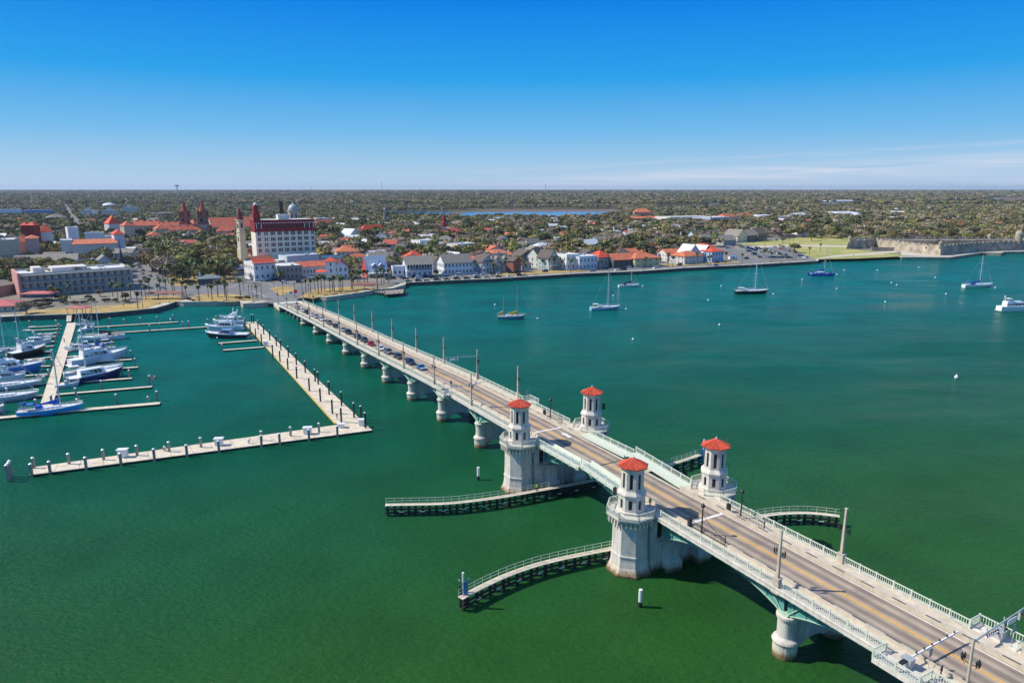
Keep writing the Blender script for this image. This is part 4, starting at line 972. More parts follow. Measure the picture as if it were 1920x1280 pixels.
# blue catamaran
t, L = boat_frame((1517, 516.5), (1563, 516.5), 'catamaran', 'deep blue catamaran with a blue boom cover anchored off the fort lawn', 'catamaran')
for s in (-1, 1):
    rr = [[(x, y * .32 + s * 2.9, z) for x, y, z in r] for r in hull_rings(L, 5.0, 1.6, .2, .7)]
    m = MB(); m.rings(rr); m.add(rr[0], [tuple(range(9))]); m.add([r[0] for r in rr] + [r[8] for r in rr][::-1], [tuple(range(26))]); o = m.build('hull', HULLP, t); o.color = (.02, .08, .42, 1)
m = MB(); m.box(-L * .42, L * .1, -2.6, 2.6, 1.0, 1.5); m.box(-L * .02, L * .35, -2.5, 2.5, 1.35, 1.4); m.build('bridge_deck', WHITEM, t)
m = MB(); cabin(m, -L * .2, L * .16, 2.3, 1.6, 1.5, 2.7, 1.4, .2); m.build('saloon', WHITEM, t)
m = MB(); cabin(m, -L * .15, L * .14, 2.33, 1.7, 1.9, 2.4, .7, .1); m.build('window', GLASS, t)
m = MB(); m.box(-L * .45, -L * .22, -2, 2, 3.1, 3.2)
for s in (-1, 1): m.tube((-L * .43, s * 1.9, 1.4), (-L * .43, s * 1.9, 3.1), .05)
m.build('hardtop', BLACKM, t)
rig(t, L * .10, 18.5, 2.4, L, boom=(L * .36, 1.4), cover=(.02, .12, .5), fore=L * .46, back=None, spread=2.2, r=.15)
# motor yachts
def motor_yacht(a, b, label, col, H=None, fly=True, cabf=(-.30, .22), hull2=None, group=None, swim=True, top=(.8, .8, .79), B=None, mast=True, H2=1.9, deckm=None, name='motor_yacht', wins=5, ch=None):
    t, L = boat_frame(a, b, name, label, 'motorboat', group)
    H = H or L * .11; B = B or min(5.4, L * .30)
    rs = make_hull(t, L, B, H, col, deckm, tran=.88, fl=.55, sheer=.55)
    z = H * 1.05; x0, x1 = L * cabf[0], L * cabf[1]; ch = ch or min(1.9, L * .13 + .2)
    m = MB(); cabin(m, x0, x1, B * .40, B * .30, z - .2, z + ch, L * .09, .1); o = m.build('cabin', HULLP, t); o.color = (*top, 1)
    # cabin windows, one by one
    for s in (-1, 1):
        for k in range(wins):
            f0 = .06 + k * .84 / wins; f1 = f0 + .70 / wins; w = MB()
            def pt(f, up):
                x = x0 + (x1 - x0 - L * .09 * up) * f; wd = (B * .40 + (B * .30 - B * .40) * f) * (1 - .12 * up) * 1.0 + .02; return (x, s * (wd + .01), z - .2 + (ch + .2) * up)
            w.add([pt(f0, .36), pt(f1, .36), pt(f1, .86), pt(f0, .86)], [(0, 1, 2, 3)]); w.build('window', GLASS, t)
    w = MB(); w.add([(x1 - L * .09 * .4 + .02, -B * .27, z - .2 + (ch + .2) * .42), (x1 - L * .09 * .4 + .02, B * .27, z - .2 + (ch + .2) * .42), (x1 - L * .09 * .85 + .02, B * .25, z - .2 + (ch + .2) * .86), (x1 - L * .09 * .85 + .02, -B * .25, z - .2 + (ch + .2) * .86)], [(0, 1, 2, 3)]); w.build('windscreen', GLASS, t)
    if fly:
        m = MB(); cabin(m, x0 + .2, x1 - L * .12, B * .38, B * .26, z + ch, z + ch + .75, .9, .0); m.build('flybridge', WHITEM, t)
        m = MB(); m.box(x0 + L * .02, x0 + L * .16, -B * .3, B * .3, z + ch + 2.1, z + ch + 2.2)
        for xx in (x0 + L * .03, x0 + L * .15):
            for s in (-1, 1): m.tube((xx, s * B * .27, z + ch + .5), (xx, s * B * .27, z + ch + 2.1), .05)
        o = m.build('canopy', CANV, t); o.color = (*(hull2 or (.05, .1, .3)), 1)
        m = MB(); m.cbox((x0 + L * .2, 0, z + ch + .95), (.7, 1.6, .6)); m.build('helm_seat', WHITEM, t)
    m = MB(); m.box(-L / 2 + .3, x0 - .05, -B * .38, B * .38, z - .22, z - .15); m.build('cockpit', TEAK, t)
    if swim: m = MB(); m.box(-L / 2 - .9, -L / 2 + .1, -B * .38, B * .38, .35, .5); m.build('swim_platform', WHITEM, t)
    if mast:
        m = MB(); zz = z + ch + (.7 if fly else 0); m.beam((x0 + .6, 0, zz), (x0 - .2, 0, zz + 2.4), .25, .5); m.lathe([(.1, 0), (.45, .1), (.45, .3), (.1, .45)], 10, (x0 - .1, 0, zz + 2.3)); m.tube((x0 + .3, .5, zz), (x0 - .6, .5, zz + 4.2), .03, .02, 4); m.build('radar_mast', WHITEM, t)
    rail_loop(t, rs, .7, 6)
    return t, L
motor_yacht((128, 721), (231, 703), 'navy hulled express yacht with a long white hardtop, stern towards the walkway', (.012, .03, .13), fly=False, cabf=(-.30, .20), B=5.0, mast=False, H=2.0, ch=2.1)
motor_yacht((131, 687), (240, 668), 'large silver grey motor yacht with a flybridge, bow pointing right', (.66, .69, .75), H=2.2, B=5.2, top=(.78, .79, .80))
motor_yacht((-38, 704), (82, 694), 'big blue hulled motor yacht with tinted windows at the left edge', (.04, .22, .62), H=2.1, B=5.4, top=(.80, .80, .80))
motor_yacht((20, 674), (88, 661), 'black hulled trawler with white superstructure behind the blue yacht', (.015, .016, .025), H=2.3, fly=True, cabf=(-.25, .16), top=(.78, .78, .76), B=4.6)
motor_yacht((466, 633), (386, 633), 'black hulled sportfishing boat with white bow beside the short finger pontoon', (.02, .025, .05), H=1.7, fly=False, cabf=(-.12, .2), hull2=(.8, .8, .8), top=(.2, .3, .5))
motor_yacht((455, 618), (386, 620), 'white powerboat with a high tower, middle of the three by the black piles', (.80, .80, .78), H=1.7, hull2=(.8, .8, .79))
motor_yacht((458, 608), (400, 610), 'white powerboat farthest of the three by the black piles', (.80, .80, .79), H=1.6, hull2=(.8, .8, .79))
motor_yacht((1872, 583), (1940, 583), 'white double decked cruiser under way at the right edge', (.82, .82, .81), H=2.4, hull2=(.8, .8, .8), cabf=(-.36, .26), B=5.2)
motor_yacht((187, 649), (134, 653), 'small grey runabout with a dark canvas top near the main walkway', (.22, .26, .30), H=1.0, fly=False, mast=False, cabf=(-.1, .16), swim=False, wins=2)
motor_yacht((150, 622), (178, 617), 'small white day boat at the head of the main walkway', (.8, .8, .79), H=1.1, fly=False, cabf=(-.1, .2), wins=2)
motor_yacht((-30, 781), (9, 770), 'white sailboat bow cut by the left edge of the photo', (.8, .8, .79), H=1.4, fly=False, mast=False, cabf=(-.3, .0), wins=3)
sailboat((232, 634), (150, 641), 'white catamaran style yacht with black boom cover and solar gear', (.74, .76, .80), (.55, 15.0), cover=(.03, .03, .03), H=1.6, beam=5.2)
sailboat((124, 707), (228, 693), 'long white sailing yacht behind the navy yacht, its mast tallest in the marina', (.80, .80, .78), (.36, 19.5), extra='dodger', H=1.5)
sailboat((14, 667), (64, 660), 'white ketch with its mast rising over the left end of the marina', (.78, .78, .77), (.5, 16.0), extra='dodger')
sailboat((-45, 735), (76, 722), 'white sailing yacht with its canvas stowed at the left edge, the farther of two', (.74, .76, .79), (.2, 15.0), extra='dodger', H=1.4)
sailboat((-50, 757), (70, 745), 'grey white sailing yacht with blue cockpit cushions at the left edge, the nearer of two', (.58, .60, .65), (.2, 15.0), cover=(.10, .2, .45), H=1.5)
motor_yacht((165, 656), (120, 659), 'small white cabin cruiser between the grey runabout and the silver yacht', (.8, .8, .79), H=1.2, fly=False, cabf=(-.15, .2), wins=3)
motor_yacht((52, 646), (98, 643), 'white cabin boat in the middle slips left of the main walkway', (.8, .8, .79), H=1.3, fly=False, cabf=(-.2, .15), wins=3)
motor_yacht((30, 690), (86, 684), 'low white speedboat with a blue cover between the blue yacht and the walkway', (.78, .78, .8), H=1.1, fly=False, mast=False, cabf=(-.1, .15), wins=3)
motor_yacht((102, 728), (150, 722), 'white tender moored at the stern of the navy express yacht', (.8, .8, .79), H=.9, fly=False, mast=False, cabf=(-.1, .1), wins=2)
sailboat((176, 610), (140, 612), 'small white sloop close to the gangway on the right', (.8, .8, .79), (.55, 11.0), cover=(.5, .5, .52))
motor_yacht((452, 598), (412, 600), 'white open fishing boat behind the three powerboats', (.82, .82, .81), H=1.2, fly=False, cabf=(-.15, .12), wins=3)
motor_yacht((54, 638), (100, 635), 'white runabout with a grey windscreen in the fourth slip left of the walkway', (.8, .8, .79), H=1.1, fly=False, mast=False, cabf=(-.1, .15), wins=2)
motor_yacht((-8, 716), (50, 711), 'white cruiser with canvas enclosure below the big blue yacht', (.82, .82, .8), H=1.5, hull2=(.75, .75, .72), cabf=(-.3, .15))
sailboat((-20, 662), (34, 657), 'white sloop behind the black trawler at the left edge', (.8, .8, .79), (.55, 14.0), extra='dodger')
motor_yacht((210, 676), (140, 681), 'white sportfisher behind the silver yacht with its bow to the walkway', (.82, .82, .8), H=1.4, hull2=(.8, .8, .8), cabf=(-.25, .15))
sailboat((215, 656), (150, 661), 'white sloop with a blue cover between the runabout and the silver yacht', (.8, .8, .79), (.55, 13.0), cover=(.04, .12, .4))
# inflatables and kayaks stowed on the pontoons
def dinghy(u, v, rz, col, label, z=DZ):
    t = thing('dinghy', label, 'dinghy', P(u, v, z), rz); m = MB()
    pts = [(-1.5, .65), (.8, .65), (1.4, .35), (1.65, 0), (1.4, -.35), (.8, -.65), (-1.5, -.65)]
    for p, q in zip(pts, pts[1:]): m.tube((*p, .28), (*q, .28), .22, .22, 8)
    o = m.build('tube', CANV, t); o.color = (*col, 1)
    m = MB(); m.box(-1.4, 1.0, -.5, .5, .12, .18); m.box(-.3, .0, -.5, .5, .3, .36); m.build('floor', GREYM, t)
    m = MB(); m.cbox((-1.6, 0, .5), (.3, .3, .7)); m.build('outboard', BLACKM, t); return t
dinghy(60, 614, .1, (.7, .7, .7), 'pale grey inflatable dinghy on the farthest left finger', z=.05)
dinghy(50, 620, .1, (.75, .75, .75), 'white inflatable dinghy on the second left finger', z=.05)
dinghy(88, 627, .1, (.25, .27, .3), 'dark grey inflatable dinghy beside a left finger', z=.05)
dinghy(83, 705, .3, (.5, .5, .52), 'grey dinghy with an outboard behind the white yachts', z=.05)
dinghy(196, 638, .2, (.78, .78, .78), 'white dinghy on a finger behind the catamaran style yacht')
t = thing('wind_sock', 'pink and white wind sock on a pile at the tip of the second nearest finger', 'flag', P(284, 720, DZ))
m = MB(); m.tube((0, 0, 0), (0, 0, 3.6), .04); m.build('pole', GREYM, t)
m = MB(); m.tube((.9, 0, 1.5), (1.25, 0, 2.7), .25, .35, 8); m.build('sock', pmat((.75, .2, .18)), t)
# mooring buoys
bm = thing('mooring_buoy', 'x', 'buoy'); m = MB(); m.lathe([(.05, -.3), (.45, -.1), (.55, .2), (.42, .55), (.12, .72), (.06, 1.0)], 12); m.build('float', WHITEM, bm, smooth=True)
m = MB(); m.lathe([(.56, .16), (.565, .24)], 12); m.build('band', pmat((.04, .12, .4)), bm)
BU = [(928, 572, 'above the stern of the ketch'), (1008, 598, 'off the bow of the ketch'), (1150, 555, 'beside the mast of the pale blue sloop'), (1174, 580, 'off the bow of the pale blue sloop'), (1187, 637, 'alone in open water below the pale blue sloop'), (1205, 537, 'off the bow of the small white sloop'), (1352, 537, 'alone left of the black sloop'), (1328, 563.6, 'alone below left of the black sloop'), (1450, 552, 'off the bow of the black sloop'), (1504, 524.7, 'left of the blue catamaran'), (1583, 507, 'small one behind the blue catamaran'), (1645, 507.6, 'below the fort lawn'), (1722.7, 501.8, 'nearest the corner of the fort sea wall'), (1753.6, 521, 'in the middle between fort and white sloop'), (1671.6, 531, 'left one of a close pair'), (1681.5, 535, 'right one of a close pair'), (1568.6, 542, 'below the blue catamaran'), (1774, 552, 'below left of the white sloop with blue cover'), (1660, 567, 'lowest of those under the fort'), (1866, 540, 'off the bow of the white sloop with blue cover'), (1793, 709, 'alone and largest in the open water on the right'), (1349, 610, 'alone in the open middle of the bay'), (1569, 515, 'off the bow of the blue catamaran')]
for u, v, w in BU: put(bm, P(u, v, 0), 'white mooring buoy ' + w, 'white mooring buoys in the bay', scale=(1.0, 1.0, 1.0) if u != 1793 else (1.2, 1.2, 1.5))
# ------------------------------------------------------------------ vehicles
def car_proto(kind):
    t = thing('parked_car' if kind != 'van' else 'parked_van', 'x', {'pickup': 'pickup', 'van': 'van'}.get(kind, 'car'))
    L, W, H = {'sedan': (4.7, 1.82, 1.45), 'suv': (4.8, 1.9, 1.72), 'pickup': (5.6, 2.0, 1.85), 'van': (5.6, 2.0, 2.2)}[kind]
    hb = {'sedan': .86, 'suv': 1.02, 'pickup': 1.05, 'van': 1.15}[kind]
    # body: cross sections from rear (-x) to front (+x)
    prof = {'sedan': [(-.5, .55, .80), (-.47, .3, .90), (-.3, .24, 1.0), (.2, .24, .98), (.42, .26, .80), (.49, .32, .68), (.5, .42, .58)],
            'suv': [(-.5, .6, .95), (-.48, .3, 1.0), (-.3, .26, 1.0), (.2, .26, 1.0), (.40, .28, .92), (.49, .34, .80), (.5, .45, .66)],
            'pickup': [(-.5, .55, .95), (-.49, .4, 1.0), (-.3, .36, 1.0), (.2, .36, 1.0), (.42, .36, .96), (.49, .4, .85), (.5, .5, .7)],
            'van': [(-.5, .5, 1.0), (-.49, .3, 1.0), (-.3, .28, 1.0), (.2, .28, 1.0), (.40, .28, .95), (.49, .34, .8), (.5, .45, .65)]}[kind]
    rs = []
    for fx, z0, zt in prof:
        w = W / 2 * (1 - .16 * abs(fx * 2) ** 5); zt = hb * zt
        rs.append([(fx * L, y * w, z) for y, z in ((-.92, z0), (-1, z0 + .2), (-1, zt - .16), (-.88, zt), (.88, zt), (1, zt - .16), (1, z0 + .2), (.92, z0))])
    m = MB(); m.rings(rs, close=True); m.build('body', PAINT, t)
    x0, x1 = {'sedan': (-.40, .24), 'suv': (-.47, .24), 'pickup': (-.08, .24), 'van': (-.49, .30)}[kind]
    s0, s1 = {'sedan': (.13, .15), 'suv': (.05, .12), 'pickup': (.02, .10), 'van': (.02, .14)}[kind]
    a = [(x0 * L, -W * .45, hb - .02), (x0 * L, W * .45, hb - .02), (x1 * L, W * .45, hb - .04), (x1 * L, -W * .45, hb - .04)]
    b = [((x0 + s0) * L, -W * .37, H - .05), ((x0 + s0) * L, W * .37, H - .05), ((x1 - s1) * L, W * .37, H - .05), ((x1 - s1) * L, -W * .37, H - .05)]
    m = MB(); m.rings([a, b], close=True); m.build('windows', GLASS, t)
    m = MB(); k = 1.03
    c = [(p[0], p[1] * k, p[2]) for p in b]; d = [(p[0] * .98 + (x0 + x1) / 2 * L * .02, p[1] * .96, H) for p in b]
    m.rings([c, d], close=True)
    for i in range(4): m.beam(a[i], b[i], .09, .09)
    for sy in (-1, 1):
        xm = (x0 + x1) / 2 * L - .1; m.beam((xm, sy * W * .455, hb - .05), (xm, sy * W * .375, H - .05), .12, .06)
    m.build('roof', PAINT, t)
    if kind == 'pickup':
        m = MB(); m.box(-.48 * L, -.09 * L, -W * .40, W * .40, hb - .01, hb + .02); m.build('bed', RUBBER, t)
    for sx in (-.31, .31):
        for sy in (-1, 1):
            w = MB(); w.tube((sx * L, sy * (W / 2 - .24), .34), (sx * L, sy * (W / 2 + .005), .34), .34, .34, 14); wo_ = w.build('wheel', RUBBER, t)
            w = MB(); w.tube((sx * L, sy * (W / 2), .34), (sx * L, sy * (W / 2 + .02), .34), .20, .18, 10); w.build('rim', GREYM, wo_)
    for sy in (-1, 1):
        m = MB(); m.cbox((L * .488, sy * W * .34, hb * .66), (.12, .34, .16)); m.build('headlight', WHITEP, t)
        m = MB(); m.cbox((-L * .496, sy * W * .38, hb * .78), (.06, .24, .18)); m.build('tail_light', pmat((.5, .02, .02)), t)
        m = MB(); m.cbox((x1 * L - .35, sy * (W / 2 + .08), hb + .04), (.14, .2, .14)); m.build('mirror', PAINT, t)
    m = MB(); m.cbox((L * .497, 0, hb * .5), (.05, W * .5, .18)); m.build('grille', RUBBER, t)
    m = MB(); m.cbox((L * .505, 0, .42), (.03, .45, .12)); m.build('number_plate', WHITEP, t)
    return t
CARP = {k: car_proto(k) for k in ('sedan', 'suv', 'pickup', 'van')}
FREE = {k: True for k in CARP}
CC = {'white': (.78, .78, .77), 'silver': (.42, .43, .45), 'grey': (.17, .18, .19), 'black': (.012, .012, .014), 'dark blue': (.015, .03, .09), 'light blue': (.16, .35, .55), 'red': (.5, .015, .015), 'blue': (.03, .12, .4), 'tan': (.35, .29, .2), 'lime': (.55, .62, .03), 'navy': (.01, .018, .05), 'dark grey': (.06, .062, .065), 'green': (.03, .1, .05), 'beige': (.45, .4, .3)}
def car(kind, loc, rz, color, label, group):
    if FREE[kind]:
        o = CARP[kind]; FREE[kind] = False; o.location = loc; o.rotation_euler = (0, 0, rz); o['label'] = label; o['group'] = group
        c = (*CC[color], 1); o.color = c
        for ch in o.children: ch.color = c
        return o
    return copy_tree(CARP[kind], loc, rz, label, group, color=(*CC[color], 1))
def tilt(o, s):
    # follow the slope of the deck
    o.rotation_euler[1] = math.atan2(zroad(s + 1) - zroad(s - 1), 2)
T3 = lambda x, y: (500 + x / 5.333, 520 + y / 5.333)
QUEUE = [(298, 318, 'suv', 'silver', 'silver grey SUV, last in the queue nearest the town'), (340, 342, 'sedan', 'white', 'white car second from the town end of the queue'), (390, 362, 'suv', 'black', 'black SUV third from the town end of the queue'),
 (432, 385, 'sedan', 'white', 'white sedan fourth from the town end of the queue'), (485, 405, 'suv', 'silver', 'silver SUV fifth from the town end of the queue'), (548, 432, 'pickup', 'white', 'white pickup in the queue on the bridge'), (620, 468, 'suv', 'grey', 'grey SUV behind the black one in the bridge queue'), (685, 500, 'sedan', 'black', 'black sedan in the middle of the bridge queue'),
 (758, 535, 'sedan', 'silver', 'silver sedan in front of the black SUV in the bridge queue'), (825, 562, 'suv', 'black', 'black SUV in the middle of the bridge queue'), (910, 610, 'suv', 'navy', 'navy SUV two places behind the red car'), (990, 642, 'suv', 'dark grey', 'dark grey SUV right behind the red car'), (1062, 675, 'sedan', 'red', 'red car in the bridge queue'),
 (1155, 722, 'sedan', 'white', 'white sedan right ahead of the red car'), (1235, 758, 'suv', 'grey', 'grey SUV four places from the front of the bridge queue'), (1320, 808, 'suv', 'dark grey', 'black green SUV three places from the front of the queue'), (1440, 865, 'suv', 'dark blue', 'dark blue SUV second in the bridge queue'), (1552, 915, 'sedan', 'light blue', 'light blue car at the head of the bridge queue')]
for x, y, k, c, lab in QUEUE:
    u, v = T3(x, y); s = SB(u, v, -1.9); o = car(k, BW(-1.9, s, zroad(s) + .01), BRZ - math.pi / 2, c, lab, 'cars queueing on the bridge')
    tl = math.atan2(zroad(s + 2) - zroad(s - 2), 4); o.rotation_euler = (Matrix.Rotation(BRZ - math.pi / 2, 4, 'Z') @ Matrix.Rotation(tl, 4, 'Y')).to_euler()
# ------------------------------------------------------------------ people
def person(loc, rz, label, top, legs, head=(.35, .2, .13), hair=(.02, .015, .01), h=1.75, arms='down', parts=True):
    t = thing('person', label, 'person', loc, rz)
    k = h / 1.75; skin = bpy.data.meshes.new('body'); import bmesh
    bm = bmesh.new(); J = {'pel': (0, 0, .95), 'chest': (0, 0, 1.28), 'neck': (0, 0, 1.47), 'head': (0, .02, 1.62)}
    for s in (-1, 1):
        J['sh%d' % s] = (s * .19, 0, 1.40); J['el%d' % s] = (s * .25, .02, 1.14); J['wr%d' % s] = (s * .22, .16, .96); J['ha%d' % s] = (s * .20, .22, .90)
        J['hip%d' % s] = (s * .10, 0, .90); J['kn%d' % s] = (s * .11, .03, .50); J['an%d' % s] = (s * .12, -.02, .09); J['to%d' % s] = (s * .13, .15, .04)
    V = {n: bm.verts.new(Vector(p) * k) for n, p in J.items()}
    E_ = [('pel', 'chest'), ('chest', 'neck'), ('neck', 'head')]
    for s in ('-1', '1'): E_ += [('chest', 'sh' + s), ('sh' + s, 'el' + s), ('el' + s, 'wr' + s), ('wr' + s, 'ha' + s), ('pel', 'hip' + s), ('hip' + s, 'kn' + s), ('kn' + s, 'an' + s), ('an' + s, 'to' + s)]
    for a, b in E_: bm.edges.new((V[a], V[b]))
    bm.verts.index_update(); names = list(J); bm.to_mesh(skin); bm.free()
    rad = {'pel': (.15, .11), 'chest': (.17, .11), 'neck': (.06, .06), 'head': (.10, .12), 'sh': (.07, .07), 'el': (.045, .045), 'wr': (.032, .032), 'ha': (.035, .045), 'hip': (.10, .10), 'kn': (.06, .065), 'an': (.042, .045), 'to': (.04, .035)}
    skin.skin_vertices if False else None
    o = link('body', skin, t); md = o.modifiers.new('skin', 'SKIN'); md.use_smooth_shade = True
    for i, n in enumerate(names):
        sv = skin.skin_vertices[0].data[i]; r = rad[n.rstrip('-1')] if n.rstrip('-1') in rad else rad[n]
        sv.radius = (r[0] * k, r[1] * k); sv.use_root = (n == 'pel')
    o.modifiers.new('sub', 'SUBSURF').levels = 1
    dg = bpy.context.evaluated_depsgraph_get(); me = bpy.data.meshes.new_from_object(o.evaluated_get(dg)); o.modifiers.clear(); o.data = me
    me.materials.clear(); mats = [pmat(head), pmat(top), pmat(legs), pmat(hair), RUBBER]
    for m_ in mats: me.materials.append(m_)
    for p in me.polygons:
        z = p.center.z / k; x = abs(p.center.x) / k
        p.material_index = 4 if z < .10 else 2 if z < .93 and x < .17 else 0 if (z < 1.0 and x > .17) else 1 if z < 1.50 else (3 if (p.center.y < .0 or z > 1.69) else 0)
    return t
def put_person(u, v, z, rz, label, top, legs, **kk): return person(P(u, v, z), rz, label, top, legs, **kk)
s = SB(1217, 950, -5.2, .2)
person(BW(-5.4, s, zwalk(s)), BRZ + 2.5, 'person in a bright green jacket and dark trousers standing beside the nearest tower', (.06, .62, .05), (.01, .01, .012), hair=(.01, .02, .02))
person(P(1007, 921, 2.15), 0, 'person in a lime safety vest on the fender walkway under the bridge', (.45, .85, .02), (.02, .025, .04))
s = SB(601, 579, 5.4, .2); person(BW(5.4, s, zwalk(s)), BRZ, 'person in black walking on the far bridge sidewalk opposite the queue', (.01, .01, .01), (.01, .01, .01))
s = SB(1764, 1269, -5.2, .2); person(BW(-5.3, s, zwalk(s)), BRZ + .3, 'person in a black top walking on the near sidewalk by the mast arm pole', (.012, .012, .014), (.04, .05, .08), hair=(.25, .2, .16))
person(P(121, 642, DZ), 1.0, 'person in dark clothes walking on the main marina walkway', (.02, .02, .025), (.03, .03, .05))
person(P(632, 785, DZ), .5, 'person in pink and navy by the last black piles of the pontoon', (.3, .12, .15), (.03, .03, .08))

PP = [o for o in bpy.data.objects if o.name.startswith('person') and o.get('label')]
for i, (u, v, w) in enumerate([(300, 572, 'on the marina promenade left of the bend'), (318, 569, 'on the promenade at the bend of the seawall'), (420, 568, 'on the low seawall left of the bridge end'), (479, 536, 'crossing the road at the junction, left one'), (485, 536, 'crossing the road at the junction, right one'), (800, 531, 'walking on the seawall right of the timber pier'), (812, 530, 'walking further right on the seawall past the pier'), (1055, 516, 'strolling on the seawall below the white restaurant'), (1205, 509, 'sitting group side of the seawall, left one below the yellow motel'), (1209, 509, 'by the seawall, right one below the yellow motel'), (1513, 492, 'at the seawall corner beside the car park'), (1600, 480, 'on the sandy path to the fort'), (1660, 477, 'on the path before the outer fort wall'), (1770, 482, 'at the foot of the fort corner'), (232, 575, 'on the lawn path by the seawall'), (700, 545, 'in the little park by the shelter')]):
    copy_tree(PP[i % len(PP)], P(u, v, LZ + .06), i * 1.1, 'small distant person ' + w, 'people along the waterfront')
# ------------------------------------------------------------------ barriers, signals and mast arms on the bridge
def mast_arm(s, sd, label, far_u):
    t = thing('signal_mast_arm', label, 'traffic signal', BW(sd * 6.1, s, zwalk(s)), BRZ)
    dr = -sd; L = 10.5
    m = MB(); m.tube((0, 0, 0), (0, 0, 6.9), .16, .12, 12); m.box(-.3, .3, -.3, .3, 0, .4); m.build('pole', CONC, t)
    m = MB(); m.tube((0, 0, 6.5), (dr * L, 0, 7.4), .11, .06, 10); m.build('arm', GREYM, t)
    for f in (.55, .85):
        g = MB(); g.cbox((dr * L * f, .0, 6.5 + .9 * f - .65), (.32, .26, .95)); o = g.build('signal_head', GREYM, t)
        for k, c in enumerate(((.3, .02, .02), (.3, .18, .02), (.02, .2, .05))):
            l = MB(); l.tube((dr * L * f, -.16, 6.5 + .9 * f - .4 - .34 * k), (dr * L * f, -.20, 6.5 + .9 * f - .4 - .34 * k), .12, .12, 10); l.build('lens', pmat(c, .3), o)
    b = MB(); b.cbox((dr * L * .70, .0, 6.4 + .9 * .7 - .55), (1.7, .05, .65)); b.build('sign_board', WHITEP, t)
    for k in (1, 2, 3):
        g = MB(); g.cbox((dr * (.8 + k * 1.6), 0, 6.95 + .09 * k * 1.6), (.1, .1, .3)); g.build('sensor', GREYM, t)
    return t
# near camera: arm leaves the near pillar and reaches beyond the right edge
mast_arm(-23.2, -1, 'signal mast arm on a concrete pole at the bottom right, reaching over the road', 0)
link('lantern', LANT, bpy.data.objects['signal_mast_arm'], (0, .15, 3.9), 0); link('lantern', LANT, bpy.data.objects['signal_mast_arm'], (0, -.15, 3.9), math.pi)
mast_arm(115.2, 1, 'signal mast arm over the road in front of the stopped cars', 0)
def barrier_arm(s, x, length, label, dr=1):
    t = thing('barrier_gate', label, 'barrier', BW(x, s, zwalk(s)), BRZ, 'lowered traffic barriers of the drawbridge')
    m = MB(); m.box(-.45, .45, -.55, .55, 0, 1.15); m.box(-.5, .5, -.6, .6, 1.15, 1.25); m.build('cabinet', GREYM, t)
    m = MB(); m.beam((-dr * 1.4, 0, 1.0), (dr * .5, 0, 1.05), .4, .3); m.build('counterweight', BLACKM, t)
    m = MB(); m.beam((dr * .3, 0, 1.05), (dr * length, 0, 1.2), .16, .2); m.build('arm', WHITEP, t)
    n = 6
    for k in range(1, n + 1):
        x_ = dr * (length * k / (n + .5)); l = MB(); l.cbox((x_, 0, 1.33 + .012 * k), (.14, .14, .22)); l.build('arm_lamp', pmat((.03, .02, .02)), t)
    return t
barrier_arm(-17.4, -6.9, 9.6, 'long white barrier arm lowered across the road at the bottom right')
barrier_arm(-19.6, 7.4, 3.0, 'short barrier cabinet with raised counterweight on the far platform at the bottom right', -1)
barrier_arm(106.8, -7.0, 9.4, 'white barrier arm lowered across the road in front of the stopped cars')
def platform(s0, s1, sd, label):
    t = link('platform', None, bridge, (0, 0, 0)); zf = zwalk
    sm = (s0 + s1) / 2
    m = MB(); m.rings([[(sd * 6.9, s, zf(s) - .5), (sd * 8.9, s, zf(s) - .5), (sd * 8.9, s, zf(s)), (sd * 6.9, s, zf(s))] for s in (s0, s1)], close=True); m.build('floor', CONC_W, t)
    m = MB(); m.rings([[(sd * 6.9, s, zf(s) - 1.9), (sd * 8.4, s, zf(s) - .5), (sd * 6.9, s, zf(s) - .5)] for s in (s0 + .4, s1 - .4)], close=True); m.build('bracket', GREENLT, t)
    m = MB(); railing(m, sd * 8.75, s0, s1, zf)
    for s in (s0, s1):
        for k in range(8): x = sd * (6.6 + 2.1 * (k + .5) / 8); m.box(x - .03, x + .03, s - .03, s + .03, zf(s) + .1, zf(s) + 1.1)
        m.box(*sorted((sd * 6.5, sd * 8.8)), s - .05, s + .05, zf(s) + 1.06, zf(s) + 1.16); m.box(*sorted((sd * 6.5, sd * 8.8)), s - .04, s + .04, zf(s) + .1, zf(s) + .19)
    m.build('railing', RAILM, t)
platform(-19.9, -14.5, -1, ''); platform(-21.9, -16.7, 1, ''); platform(104.4, 109.1, -1, ''); platform(86.4, 90.6, 1, '')
def small_sign(x, s, h, label, col=(.12, .2, .32), w=.75, hh=.95):
    t = thing('sign', label, 'sign', BW(x, s, zwalk(s)), BRZ)
    m = MB(); m.tube((0, 0, 0), (0, 0, h), .04, .04, 6); m.build('post', GREYM, t)
    m = MB(); m.cbox((0, -.05, h - hh / 2), (w, .03, hh)); m.build('board', pmat(col), t)
    for k in range(4):
        m = MB(); m.cbox((0, -.075, h - .2 - k * .18), (w * (.7 - .1 * (k % 2)), .01, .06)); m.build('lettering', WHITEP, t)
small_sign(6.9, -21.2, 3.0, 'blue grey sign with lines of white lettering on the far platform'); small_sign(-4.9, -18.6, 2.4, 'narrow dark sign standing at the near barrier cabinet', (.10, .13, .17), .5)
small_sign(6.7, 88.6, 3.2, 'pale blue sign on the far platform by the town end'); small_sign(-5.0, 108.2, 2.6, 'dark sign beside the barrier cabinet in front of the queue', (.06, .07, .08), .6)
